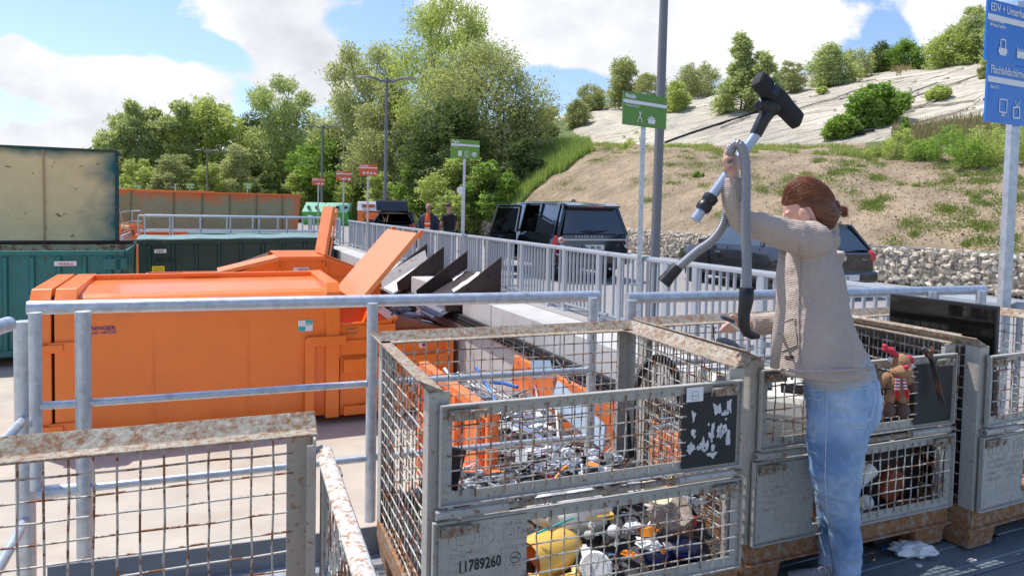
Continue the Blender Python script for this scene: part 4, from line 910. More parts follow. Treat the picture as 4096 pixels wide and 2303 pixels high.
c2=chute('chute','dark brown chute with papers on its slide, nearest in the fence',12.2,14.05,False)
b=MB(); b.prism([ST(4.16,12.4,-.44),ST(4.16,13.9,-.44),ST(4.0,13.4,-.62),ST(4.0,12.6,-.62)],ZV*.03); obj('end_apron',b,CHG,c2)
# papers on the near chute
def paperat(pts,t,seed,m,lab,amp=.03):
    nrm=(ST(5.2,12,.16)-ST(4.02,12,-.52)).cross(DV).normalized()
    def on(px,py):
        d=ray(px,py); o=V(0,0,EYE); p0=ST(5.2,12,.165); k=(p0-o).dot(nrm)/d.dot(nrm); return o+d*k
    P=[on(*q) for q in pts]; b=MB(); rows=[]
    for i in range(9):
        a=P[0].lerp(P[1],i/8); c=P[3].lerp(P[2],i/8); rows.append([a.lerp(c,j/5)+(nrm if nrm.z>0 else -nrm)*(.012+amp*abs(mnoise.noise(V(i*.9,j*.9,seed)))) for j in range(6)])
    b.loft(rows,closed=False); o=solo('paper',b,m,lab,'paper','papers lying on the brown chute')
    return o
PPR=mat('printed_paper',(.72,.70,.69),.7,0,.05,9,col2=(.55,.12,.12),c2amt=.12,c2scale=26); PP2=mat('grey_paper',(.60,.60,.54),.7,0,.08,9,col2=(.32,.33,.30),c2amt=.35,c2scale=22,stretch=(1,6,1))
paperat([(1806,1108),(1862,1068),(1876,1080),(1815,1126)],0,1,PPR,'crumpled printed leaflet highest on the brown chute')
paperat([(1808,1160),(1900,1100),(1918,1110),(1816,1172)],0,2,PP2,'long folded grey newspaper on the brown chute')
paperat([(1880,1120),(1908,1090),(1922,1090),(1905,1118)],0,3,PAPER,'white sheet of paper behind the folded newspaper on the chute',.01)
paperat([(1710,1152),(1752,1136),(1764,1132),(1718,1166)],0,4,PAPER,'white paper lowest on the left of the brown chute')
# --- steel platforms with railings far in the pit
def rails(T,segs,ztop,zdeck,posts,r_=.024,mid=(.5,.12)):
    b=MB()
    for a,c in segs:
        b.tube([a+ZV*ztop,c+ZV*ztop],r_*1.25,8)
        for m_ in mid: b.tube([a+ZV*(zdeck+m_*(ztop-zdeck)),c+ZV*(zdeck+m_*(ztop-zdeck))],r_,8)
    obj('rail',b,GALV,T,smooth=True,auto=40)
    for p in posts:
        b=MB(); b.tube([p+ZV*zdeck,p+ZV*ztop],r_*1.25,8); obj('post',b,GALV,T,smooth=True,auto=40)
def platform(label,s0,s1,t0,t1,zd,zt,n,sides=('near','far','left'),legs=True):
    T=thing('steel_platform',label,'platform',ST((s0+s1)/2,(t0+t1)/2,ZPIT),PHI); b=MB(); b.frame(ST((s0+s1)/2,(t0+t1)/2,zd-.06),NV*(s1-s0),DV*(t1-t0),ZV*.12); obj('deck',b,GALV,T)
    segs=[];posts=[]
    if 'near' in sides: segs.append((ST(s0,t0),ST(s1,t0))); posts+=[ST(s0+(s1-s0)*i/n,t0) for i in range(n+1)]
    if 'far' in sides: segs.append((ST(s0+.1,t1),ST(s1-.3,t1))); posts+=[ST(s0+.1+(s1-s0-.4)*i/n,t1) for i in range(n+1)]
    if 'left' in sides: segs.append((ST(s0,t0),ST(s0,t1)))
    if 'right' in sides: segs.append((ST(s1,t0),ST(s1,t1)))
    rails(T,segs,zt,zd,posts)
    if legs:
        for s in (s0+.12,s1-.2):
            b=MB(); b.frame(ST(s,t0+.2,(zd+ZPIT)/2-.06),NV*.2,DV*.2,ZV*(zd-ZPIT-.12)); obj('leg',b,GALV,T)
    return T
platform('long steel platform with galvanised railings behind the dark green container',-2.0,5.0,27.85,29.3,-.1,.98,7)
T=platform('distant steel platform on a braced leg left of the dark green container',-3.4,-.6,43.,45.6,-.15,.95,4,('near','far'))
b=MB(); rails_=[]; b.tube([ST(-3.4,43,.95),ST(-3.4,37.5,.95)],.03,8); b.tube([ST(-3.4,43,.4),ST(-3.4,37.5,.4)],.024,8); b.tube([ST(-3.4,43,-.02),ST(-3.4,37.5,-.02)],.024,8); b.frame(ST(-3.4,40.3,-.3),NV*.12,DV*5.4,ZV*.3); obj('side_rail',b,GALV,T)
b=MB(); 
b.tube([ST(-4.2,43,-.4),ST(-3.3,43,-2.2)],.02,6); b.tube([ST(-3.3,43,-.5),ST(-4.0,43,-1.4),ST(-3.3,43,-2.2)],.02,6); obj('brace',b,GALV,T)
b=MB(); p=A(478,835,36.); q=A(494,905,36.); b.tube([p,q],.02,6); b.tube([q-V(.1,0,.02),q+V(.3,0,-.06)],.1,8); solo('broom',b,mat('broom_wood',(.55,.38,.22),.6),'wooden handled broom standing on the distant platform corner','broom')
# ---------------------------------------------------------------- grey fence, signs, lamps, posts
def fencepanel(t0,t1,label,big=True,s=5.3):
    T=thing('grey_fence',label,'fence',ST(s,(t0+t1)/2,ZROAD),PHI,'sections of grey baluster fence'); zt=.9
    b=MB(); b.frame(ST(s,(t0+t1)/2,zt-.02),NV*.075,DV*(t1-t0-.012),ZV*.05); b.frame(ST(s,(t0+t1)/2,zt+.008),NV*.05,DV*(t1-t0-.012),ZV*.02); obj('top_rail',b,GREYP,T,bevel=.012)
    b=MB(); b.frame(ST(s,(t0+t1)/2,ZROAD+.12),NV*.045,DV*(t1-t0-.06),ZV*.035); obj('bottom_rail',b,GREYP,T)
    n=max(1,round((t1-t0)/.118)); b=MB()
    for i in range(1,n):
        t=t0+(t1-t0)*i/n; b.frame(ST(s,t,(zt+ZROAD+.1)/2),NV*.032,DV*.02,ZV*(zt-ZROAD-.13))
    obj('balusters',b,GREYP,T)
    for k,t in enumerate((t0+.28,t1-.28) if (t1-t0)>1.2 else ((t0+t1)/2,)):
        b=MB(); b.frame(ST(s-.01,t,(zt+ZROAD)/2-.01),NV*.05,DV*.105,ZV*(zt-ZROAD-.03)); obj('post',b,GREYP,T,bevel=.02)
        b=MB(); b.frame(ST(s-.0,t,ZROAD+.012),NV*.14,DV*.26,ZV*.024)
        for x,y in ((-.05,-.1),(.05,-.1),(-.05,.1),(.05,.1)): b.lathe([(.016,0),(.016,.018),(.006,.03)],ST(s+x,t+y,ZROAD+.024),ZV,8)
        obj('foot_plate',b,GALV,T)
    return T
t=2.0;k=0
LAB=['nearest grey fence section at the right edge','grey fence section just right of the blue sign post','grey fence section behind the woman','grey fence section left of the woman','grey fence section holding the metal sign post','grey fence section behind the near railing end','grey fence section in front of the black car','grey fence section at the near brown chute','grey fence section between the two chutes','grey fence section at the white lined chute','grey fence section below the two men','grey fence section right of the raised orange lid','grey fence section behind the raised orange lid','grey fence section in front of the car with open tailgate','grey fence section left of the nearest double lamp','last grey fence section before the gate gap']
while t<27.6:
    t1=min(27.7,t+1.62); fencepanel(t,t1,LAB[min(k,15)]); t=t1; k+=1
for t0,t1,lab in ((29.4,30.6,'short grey fence section left of the gate gap'),(32.5,34.,'grey fence section behind the far platform railing end'),(37.5,39.,'far grey fence section in front of the green bottle bank')): fencepanel(t0,t1,lab)
POLE=mat('lamp_pole_grey',(.17,.175,.185),.45,.2,.06,2)
def signpost(px,py0,s,name,label,plates,rz,zt=None,r_=.028,hz=ZROAD,yd=None):
    """plates: list of (px_left,px_right,py_top,py_bottom,colour material,title,subs,icons)"""
    d=ray(px,py0); 
    if yd is None: k=s/d.dot(NV); p=V(0,0,EYE)+d*k
    else: p=A(px,py0,yd)
    base=V(p.x,p.y,hz); T=thing(name,label,'sign',base)
    top=max(A(px,q[2],p.y).z for q in plates)
    b=MB(); b.frame(V(p.x,p.y,(hz+top-.03)/2),V(r_*2,0,0),V(0,r_*2,0),ZV*(top-hz-.03)); obj('post',b,GALV,T)
    if r_>.025:
        b=MB()
        for z in (.55,.15): b.frame(V(p.x,p.y,z)-NV*.06,NV*.16,DV*.02,ZV*.03)
        obj('clamp',b,GALV,T)
    X=V(math.cos(rz),math.sin(rz),0); Nn=V(math.sin(rz),-math.cos(rz),0)
    for (xl,xr,yt,yb,m,title,subs,icons) in plates:
        c=p+Nn*(r_+.02)
        def onp(x,y): 
            dd=ray(x,y); k=(c-V(0,0,EYE)).dot(Nn)/dd.dot(Nn); return V(0,0,EYE)+dd*k
        a=onp(xl,(yt+yb)/2); e=onp(xr,(yt+yb)/2); w_=(e-a).dot(X); zt_=onp(xl,yt).z; zb=onp(xl,yb).z; h=zt_-zb; a=V(a.x,a.y,zb)
        b=MB(); b.prism([a,a+X*w_,a+X*w_+ZV*h,a+ZV*h],-Nn*.012); pl_=obj('plate',b,m,T)
        def F(u,v): return a+X*(w_*u)+ZV*(h*v)+Nn*.003
        b=MB(); b.quad(F(0,.66),F(1,.66),F(1,.76),F(0,.76)); obj('stripe',b,SIGNW,pl_)
        if title: text(title,pl_,F(.045,.815),X,ZV,h*.19,SIGNW,name='title',sx=.82,bold=h*.19*(.008 if m is SBL else .03))
        if subs: text(subs,pl_,F(.045,.565),X,ZV,h*.075,SIGNW,name='small_text',sx=.66,bold=h*.0006)
        for nm,u,v,sz in icons: icon(nm,pl_,F(u,v)+Nn*.001,X,sz*h)
    return T
def icon(nm,parent,c,X,s):
    """white pictogram built from flat polygons, c = lower left, s = height"""
    b=MB(); P=lambda u,v: c+X*(u*s)+ZV*(v*s)
    def poly(*q): b.add([P(*k) for k in q],[tuple(range(len(q)))])
    def line(u0,v0,u1,v1,w_=.07):
        d=math.hypot(u1-u0,v1-v0) or 1; nx,ny=-(v1-v0)/d*w_/2,(u1-u0)/d*w_/2; poly((u0-nx,v0-ny),(u1-nx,v1-ny),(u1+nx,v1+ny),(u0+nx,v0+ny))
    def path(*q,w_=.07):
        for i in range(len(q)-1): line(*q[i],*q[i+1],w_)
    if nm=='pliers': path((.15,0),(.32,.38),(.5,.58),(.42,1.),w_=.1); path((.85,0),(.66,.38),(.48,.58),(.62,1.),w_=.1)
    elif nm=='pot': poly((0.05,0),(1.15,0),(1.2,.5),(0,.5)); poly((0,.56),(1.2,.56),(.95,.72),(.25,.72)); poly((.5,.75),(.7,.75),(.68,.88),(.52,.88)); line(-.15,.4,0,.4); line(1.2,.4,1.35,.4)
    elif nm=='page': poly((.05,.02),(.55,.0),(.75,.1),(.75,1),(.2,.95),(.05,.85))
    elif nm=='news': path((0,0),(.7,0),(.7,1),(0,1),(0,0),w_=.06); poly((.12,.68),(.32,.68),(.32,.88),(.12,.88)); [line(.12,y,.58,y,.05) for y in (.2,.35,.5)]
    elif nm=='books': poly((0,.15),(.6,0),(1.1,.3),(1.1,.42),(.6,.12),(0,.27)); poly((0,.38),(.6,.2),(1.1,.5),(1.1,.62),(.6,.34),(0,.5)); poly((.0,.6),(.5,.95),(1.1,.72),(.6,.44))
    elif nm=='chair': path((.1,1),(.2,.5),(.6,.45),(.6,.25),w_=.18); path((.35,.25),(.2,0),w_=.08); path((.5,.25),(.7,0),w_=.08); 
    elif nm=='case': poly((0,0),(.9,0),(.9,.6),(0,.6)); path((.3,.6),(.3,.8),(.6,.8),(.6,.6),w_=.08)
    elif nm=='door': poly((0,0),(.5,0),(.5,1),(0,1))
    elif nm=='sofa': poly((0,0),(1.3,0),(1.3,.5),(1.15,.5),(1.15,.8),(.15,.8),(.15,.5),(0,.5))
    elif nm=='kettle': poly((.1,0),(.8,0),(.9,.5),(.6,.85),(.3,.85),(0,.5)); path((.9,.6),(1.1,.4),w_=.1)
    elif nm=='cup': poly((.15,0),(.65,0),(.8,.8),(0,.8))
    elif nm=='basket': poly((.15,0),(.85,0),(1,.5),(0,.5)); path((.05,.5),(.3,.95),(.7,.95),(.95,.5),w_=.08)
    elif nm=='duck': poly((0,.1),(.9,.1),(1,.45),(.5,.45),(.55,.8),(.3,.95),(.1,.8),(.1,.45))
    elif nm=='printer': path((.2,.35),(.2,1),(.75,1),(.75,.35),w_=.09); poly((-.05,.1),(1.,.1),(.95,.45),(0,.45)); poly((.1,-.05),(.85,-.05),(.85,.1),(.1,.1))
    elif nm=='radio': poly((0,0),(1.25,0),(1.25,.6),(0,.6)); line(.15,.6,.0,1.,.05); line(.0,.72,1.25,.72,.05)
    elif nm=='screen': path((0,.2),(0,1),(.8,1),(.8,.2),(0,.2),w_=.08); poly((.32,.0),(.48,.0),(.48,.2),(.32,.2)); poly((.18,-.03),(.62,-.03),(.62,.04),(.18,.04))
    elif nm=='tv': path((.05,.05),(0,.7),(.7,.8),(.8,.1),(.05,.05),w_=.1); path((.2,1.15),(.4,.8),(.75,1.2),w_=.05)
    obj('pictogram',b,SIGNW,parent)
SGN=mat('sign_green',(.115,.27,.035),.45,0,.03,2); SGNL=mat('sign_green_light',(.16,.33,.035),.45,0,.03,2); SOR=mat('sign_orange',(.68,.13,.025),.45,0,.04,2); SBL=mat('sign_blue',(.004,.16,.58),.35,0,.04,2,coat=.2)
signpost(2562,900,5.22,'metal_sign','green sign reading Metalle on a galvanised post beside the near lamp pole',[(2492,2667,362,497,SGN,'Metalle','Fahrrad, Wäscheständer, Pfanne,\nTopf, Küchenspüle, Werkzeug',[('pliers',.30,.12,.32),('pot',.56,.12,.28)])],R(38))
signpost(1855,800,5.22,'paper_sign','green sign reading Papier on a post above the brown chutes',[(1804,1918,555,632,SGNL,'Papier','Zeitungen, Hefte, Bücher,\nPapier, Kartonagen',[('page',.24,.12,.3),('news',.48,.1,.3),('books',.72,.12,.28)])],R(30))
signpost(1471,800,5.22,'plastics_sign','orange sign reading Kunststoffe, nearest of the three orange signs',[(1437,1510,656,702,SOR,'Kunststoffe','Behälter, Eimer, Folien\nStyropor, Spielzeug',[('kettle',.18,.14,.26),('cup',.4,.14,.26),('basket',.58,.14,.26),('duck',.8,.14,.24)])],R(30))
signpost(1374,800,5.22,'bulky_waste_sign','orange sign reading Sperrmüll, middle of the three orange signs',[(1345,1407,683,723,SOR,'Sperrmüll','Möbel, Teppiche\nMatratzen',[('chair',.2,.12,.28),('case',.36,.12,.26),('door',.54,.12,.28),('sofa',.72,.12,.26)])],R(30))
signpost(1273,800,5.22,'bulky_waste_sign','orange sign reading Sperrmüll, farthest of the three, beside the middle lamp',[(1248,1298,710,741,SOR,'Sperrmüll','Möbel, Teppiche\nMatratzen',[('chair',.2,.12,.28),('case',.36,.12,.26),('door',.54,.12,.28),('sofa',.72,.12,.26)])],R(28))
GS='small green signs beyond the containers'
signpost(990,760,0,'small_green_sign','small upright green sign right of the far street lamp',[(974,1007,730,755,SGNL,'','',[('door',.4,.15,.3),('page',.6,.15,.3)])],R(15),yd=50.)
signpost(760,760,0,'small_green_sign','small tilted green sign above the orange lid edge',[(744,776,731,755,SGNL,'','',[('case',.2,.15,.25),('kettle',.6,.15,.25)])],R(24),yd=50.)
signpost(551,760,0,'small_green_sign','leftmost small green sign, half behind the far orange rim',[(535,566,738,762,SGNL,'','',[('door',.6,.15,.3)])],R(15),yd=50.)
b=MB(); p=A(702,770,50.); b.tube([V(p.x,p.y,ZPIT),V(p.x,p.y,A(702,735,50.).z)],.05,8); solo('plain_post',b,GALV,'thin pale post without a sign between two small green signs','post')
signpost(4042,700,5.2,'blue_sign','tall blue double sign for computers and flat screens at the right edge',[
 (3947,4155,-8,240,SBL,'EDV + Unterhaltung','Drucker, PC, Radio,\nHifi-Anlage, Kopfhörer',[('printer',.23,.13,.25),('radio',.58,.13,.2)]),
 (3947,4155,243,486,SBL,'Flachbildschirme','Plasma, LCD',[('screen',.24,.13,.27),('tv',.5,.1,.27)])],R(27),r_=.03)
# street lamps
def lamp(name,label,px,ytop,D,r_=.06,z0=ZROAD,armpx=110,double=True,rz=.1):
    p=A(px,ytop,D); T=thing(name,label,'street lamp',(p.x,p.y,z0),rz); h=p.z-z0; L_=armpx/2800*D
    b=MB(); b.tube([V(0,0,0),V(0,0,h*.5),V(0,0,h)],[r_*1.1,r_,r_*.75],14); b.lathe([(r_*1.35,h-.1),(r_*1.35,h+.14)],(0,0,0),ZV,14); obj('pole',b,POLE,T,local=True,smooth=True,auto=40)
    for s in ((-1,1) if double else (-1,)):
        b=MB(); rings=[]
        for u,z,w_,t_ in ((0,0,.05,.05),(.12,.0,.05,.045),(.2,-.02,.07,.05),(.38,.10,.13,.045),(.55,.17,.16,.04),(.8,.17,.15,.03),(1,.15,.12,.02)):
            x=s*u*L_; zz=h+z*L_*.75+.0; rings.append([V(x,-w_,zz-t_),V(x,w_,zz-t_),V(x,w_*.7,zz+t_),V(x,-w_*.7,zz+t_)])
        b.loft(rings if s>0 else [list(reversed(q)) for q in rings]); a=obj('lamp_head',b,POLE,T,local=True,smooth=True,auto=30)
        b=MB(); b.box((s*.78*L_,0,h+.17*L_*.75-.045),(.42*L_,.2,.012)); obj('lens',b,mat('lamp_lens',(.55,.5,.46),.3,0,.1,20),a,local=True)
    return T
SL='double street lamps along the yard'
lamp('street_lamp','nearest double armed street lamp, tallest in the photo between the orange signs',1547,325,34.,.085,armpx=115)['group']=SL
lamp('street_lamp','middle double armed street lamp beside the farthest orange sign',1290,510,55.,.10,armpx=72)['group']=SL
lamp('street_lamp','far double armed street lamp above the orange lids',829,606,56.,.075,armpx=46)['group']=SL
lamp('street_lamp','farthest street lamp, its arm just showing beside the tan lid',450,634,56.,.07,armpx=40)['group']=SL
# near pole running out at the top
p=V(0,0,EYE)+ray(2622,900)*(6.0/ray(2622,900).dot(NV)); T=thing('street_lamp','thick dark grey lamp pole in the foreground, cut by the top of the photo','street lamp',(p.x,p.y,ZROAD))
b=MB(); b.tube([V(0,0,0),V(0.02,0,3.2),V(.04,0,8.)],[.069,.066,.045],20); b.lathe([(.07,7.9),(.07,8.15)],(.04,0,0),ZV,14); obj('pole',b,POLE,T,local=True,smooth=True,auto=40)
b=MB(); b.prism([V(-1.1,-.12,8.15),V(1.1,-.12,8.15),V(1.1,.12,8.15),V(-1.1,.12,8.15)],V(0,0,.06)); obj('lamp_head',b,POLE,T,local=True,bevel=.02)
b=MB(); b.lathe([(.14,0),(.14,.02),(.08,.03)],(0,0,0),ZV,16); obj('foot_collar',b,POLE,T,local=True,smooth=True,auto=40)
b=MB(); p=A(1843,765,16.2); T=thing('small_marker','small white six sided marker on a thin post behind the paper sign','marker',(p.x,p.y,ZROAD))
b.tube([V(p.x+.04,p.y,ZROAD),V(p.x+.04,p.y,p.z)],.02,8); obj('post',b,GALV,T)
b=MB(); q=V(p.x,p.y-.03,p.z+.02); b.lathe([(.1,-.02),(.1,.02)],q,V(0,1,0),6); obj('plate',b,SIGNW,T)
# bottle banks and textile bins beyond the gate
def bank(px,D,label,w_=2.1,h=1.75,c1=(.36,.72,.48),c2=(.07,.36,.06)):
    p=A(px,850,D); T=thing('bottle_bank',label,'recycling bin',(p.x,p.y,ZROAD),.05,'green bottle banks'); mt=mat('bank_pale_green',c1,.5,0,.08,2); md=mat('bank_dark_green',c2,.5,0,.12,2)
    b=MB(); b.prism([V(-w_/2+.1,-.65,.0),V(-w_/2,-.8,h*.58),V(-w_/2,.8,h*.58),V(-w_/2+.1,.65,0)],V(w_-.1,0,0)); obj('bin',b,md,T,local=True)
    b=MB(); b.prism([V(-w_/2,-.82,h*.58),V(-w_/2+.2,-.28,h),V(-w_/2+.2,.28,h),V(-w_/2,.82,h*.58)],V(w_-.15,0,0)); obj('cover',b,mt,T,local=True,bevel=.02)
    for k in range(3):
        x=-w_/2+.45+k*.62; y=-.6; b=MB(); b.lathe([(.14,0),(.14,.02)],(x,-.56,h*.80),V(0,-.62,.78),16); obj('hole',b,BLKM,T,local=True)
        b=MB(); b.frame(V(x+.12,-.7,h*.69),V(.26,0,0),V(0,-.15,.12),V(0,.004,.006)); obj('sticker',b,mat('sticker_%d'%k,[(.25,.10,.05),(.05,.2,.12),(.7,.75,.7)][k],.6),T,local=True)
    return T
bank(1272,55.,'left green bottle bank behind the middle lamp'); bank(1352,54.,'right green bottle bank beside the first orange sign',2.0)
def tbin(px,D,lab):
    p=A(px,870,D); T=thing('textile_bin',lab,'recycling bin',(p.x,p.y,ZROAD),.1,'orange collection bins with white tops')
    b=MB(); b.box((0,0,.65),(1.2,1.1,1.3)); obj('bin',b,mat('bin_orange',(.78,.20,.03),.5,0,.06,2),T,local=True,bevel=.02)
    b=MB(); b.prism([V(-.62,-.6,1.3),V(-.62,-.35,1.82),V(-.62,.4,1.82),V(-.62,.58,1.3)],V(1.24,0,0)); obj('hood',b,mat('bin_white',(.66,.66,.66),.5,0,.04,3),T,local=True,bevel=.03)
    b=MB(); b.frame(V(0,-.5,1.55),V(.75,0,0),V(0,.06,.04),V(0,-.1,.28)); h=obj('hatch',b,mat('hatch_grey',(.25,.25,.26),.5),T,local=True)
    b=MB(); b.frame(V(0,-.535,1.57),V(.55,0,0),V(0,.02,.01),V(0,-.06,.17)); obj('opening',b,mat('hatch_red',(.5,.08,.03),.5),h,local=True); return T
tbin(1478,39.5,'left orange collection bin with white hood, behind the car with open tailgate'); tbin(1556,38.8,'right orange collection bin with white hood, mostly behind the tailgate')
# ---------------------------------------------------------------- galvanised railings of the near platform
def P105(px,py): return G(px,py,1.03)
T=thing('near_railing','long galvanised railing across the photo in front of the orange compactor','railing',(-.8,3.3,0))
a,c=P105(112,1231),P105(2395,1184)
d=(c-a).normalized(); tb=MB(); tb.tube([a,c],.0305,16); obj('handrail',tb,GALV,T,smooth=True,auto=40)
posts=[P105(140,1250),P105(332,1245),P105(1490,1212),P105(2372,1190)]
for i,p in enumerate(posts):
    z1=1.03; z0=.28 if i==0 else -.05
    b=MB(); b.tube([V(p.x,p.y,z0),V(p.x,p.y,z1)],(.0245,.031,.0265,.0265)[i],16); obj('post',b,GALV,T,smooth=True,auto=40)
for z in (.635,.265):
    b=MB()
    for q,e in ((posts[0],posts[1]),(posts[1],posts[2]),(posts[2],posts[3])):
        b.tube([V(q.x,q.y,z),V(e.x,e.y,z)],.0175 if not(z==.265 and q is posts[0]) else .028,12)
    obj('mid_rail',b,GALV,T,smooth=True,auto=40)
# rail going back to the left towards the stairs
T=thing('stair_railing','sloping galvanised stair handrail leaving at the left edge','railing',(-2.1,3.2,0))
p0=P105(85,1262)-V(.03,.03,.03); q=A(-130,1345,2.55); b=MB(); b.tube([p0,q],.0305,16); obj('handrail',b,GALV,T,smooth=True,auto=40)
p=A(95,1300,2.98); b=MB(); b.tube([V(p.x,p.y,-.3),V(p.x,p.y,.98)],.038,16); obj('post',b,GALV,T,smooth=True,auto=40)
for p_,q_ in ((A(95,1680,2.95),A(-60,1840,2.5)),(A(100,2085,2.95),A(-40,2330,2.5))):
    b=MB(); b.tube([p_,q_],.021,12); obj('mid_rail',b,GALV,T,smooth=True,auto=40)
T=thing('near_railing','right hand galvanised railing passing behind the woman','railing',(1.8,4.2,0))
a,c=P105(2508,1192),P105(3935,1158); b=MB(); b.tube([a,c],.0305,16); obj('handrail',b,GALV,T,smooth=True,auto=40)
for i,p in enumerate((P105(2524,1200),P105(3728,1166),P105(3925,1162))):
    b=MB(); b.tube([V(p.x,p.y,-.05),V(p.x,p.y,1.03)],.030,16); obj('post',b,GALV,T,smooth=True,auto=40)
for z in (.66,.30):
    b=MB(); b.tube([V(a.x,a.y,z),V(c.x,c.y,z)],.0175,12); obj('mid_rail',b,GALV,T,smooth=True,auto=40)
# toe board and decks
DIR=(c-a).normalized(); DX=V(DIR.x,DIR.y,0).normalized(); DY=V(-DX.y,DX.x,0)
TBM=mat('toe_board',(.20,.215,.235),.5,.5,.12,6)
T=thing('toe_board','low dark grey toe board along the edge of the grating under the railing','toe board',(-1.,2.85,0))
q0=G(190,2265,.14); b=MB(); b.frame(q0+DX*1.1-ZV*.07,DX*2.2,DY*.008,ZV*.14); obj('plate',b,TBM,T)
b=MB(); b.frame(q0+DX*.9-DY*.05-ZV*.125,DX*1.9,DY*.09,ZV*.012); obj('flange',b,GALV,T)
O=V(0,0,0)
GRT=thing('grating_deck','galvanised bar grating deck under the front mesh boxes','grating',(-.3,2.2,-.03))
org=q0-DY*.03-ZV*.14
b=MB()
for i in range(74): b.frame(org-DY*(.02+i*.0333)+DX*1.15-ZV*.015,DX*3.0,DY*.003,ZV*.03)
obj('bearing_bars',b,GALV,GRT)
b=MB()
for i in range(90): b.frame(org+DX*(-.33+i*.0333)-DY*1.2-ZV*.006,DX*.004,DY*2.4,ZV*.012)
obj('cross_bars',b,GALV,GRT)
b=MB(); b.frame(org+DX*1.3-DY*1.2-ZV*.10,DX*.1,DY*2.4,ZV*.12); b.frame(org-DX*.5-DY*1.2-ZV*.10,DX*.1,DY*2.4,ZV*.12); obj('girder',b,GALV,GRT)
# profiled plank deck at right: serrated sheet planks
PLK=mat('plank_blue_grey',(.17,.215,.245),.5,.3,.3,3,col2=(.33,.37,.39),c2amt=.3,c2scale=4)
def plankbump(m):
    t=m.node_tree;n=t.nodes;l=t.links; tc_=n.new('ShaderNodeTexCoord'); sp_=n.new('ShaderNodeSeparateXYZ'); l.new(tc_.outputs['Object'],sp_.inputs[0])
    def M(op,a,b_=0.):
        q=n.new('ShaderNodeMath'); q.operation=op
        for i,v in enumerate((a,b_)):
            if isinstance(v,(int,float)): q.inputs[i].default_value=v
            else: l.new(v,q.inputs[i])
        return q.outputs[0]
    sx=M('SINE',M('MULTIPLY',sp_.outputs[0],380.)); sy=M('SINE',M('MULTIPLY',sp_.outputs[1],250.)); g=M('GREATER_THAN',M('MULTIPLY',sx,sy),.45)
    bp=n.new('ShaderNodeBump'); bp.inputs['Strength'].default_value=1.; bp.inputs['Distance'].default_value=.004; l.new(g,bp.inputs['Height']); l.new(bp.outputs[0],n['Principled BSDF'].inputs['Normal'])
    src=n['Principled BSDF'].inputs['Base Color'].links[0].from_socket; mx_=n.new('ShaderNodeMix'); mx_.data_type='RGBA'; l.new(M('MULTIPLY',g,.45),mx_.inputs[0]); l.new(src,mx_.inputs[6]); mx_.inputs[7].default_value=(.36,.38,.38,1); l.new(mx_.outputs[2],n['Principled BSDF'].inputs['Base Color'])
plankbump(PLK)
PD=thing('plank_deck','blue grey serrated metal plank deck the woman stands on','floor deck',G(3700,2200,-.03)); PD.rotation_euler=(0,0,R(24)); MW[PD]=Matrix.Translation(PD.location)@Matrix.Rotation(R(24),4,'Z')
for i in range(11):
    b=MB(); y=-2.2+i*.30
    b.box((1.15,y,.0),(4.6,.292,.035)); 
    for k in (-.07,.07): b.box((1.15,y+k,.019),(4.6,.045,.008))
    obj('plank',b,PLK,PD,local=True,bevel=.004)
# ---------------------------------------------------------------- mesh boxes
BW_,BD_,BH_=1.21,.83,.97
BOARD=mat('black_board',(.016,.016,.018),.45,0,.2,5,col2=(.035,.035,.038),c2amt=.3,c2scale=8)
SCR=mat('paper_scraps',(.62,.62,.62),.8,0,.1,20)
def wire(b,a,c,rr_,wob=.0025,n=5,seg=7,r_=.0029):
    a=Vector(a);c=Vector(c); pts=[a.lerp(c,i/seg)+(V(rr_.uniform(-1,1),rr_.uniform(-1,1),rr_.uniform(-1,1))*wob if 0<i<seg else V(0,0,0)) for i in range(seg+1)]
    b.tube(pts,r_,n)
def meshpanel(b,o,X,Z,w_,h,rr_,nr,sp_=.05,off=.0,seg=8):
    nx=max(1,int(round(w_/sp_))); nz=max(1,int(round(h/sp_)))
    for i in range(1,nx): wire(b,o+X*(w_*i/nx)+nr*off,o+X*(w_*i/nx)+Z*h+nr*off,rr_,seg=seg)
    for j in range(1,nz): wire(b,o+Z*(h*j/nz)+nr*(off+.005),o+Z*(h*j/nz)+X*w_+nr*(off+.005),rr_,seg=seg)
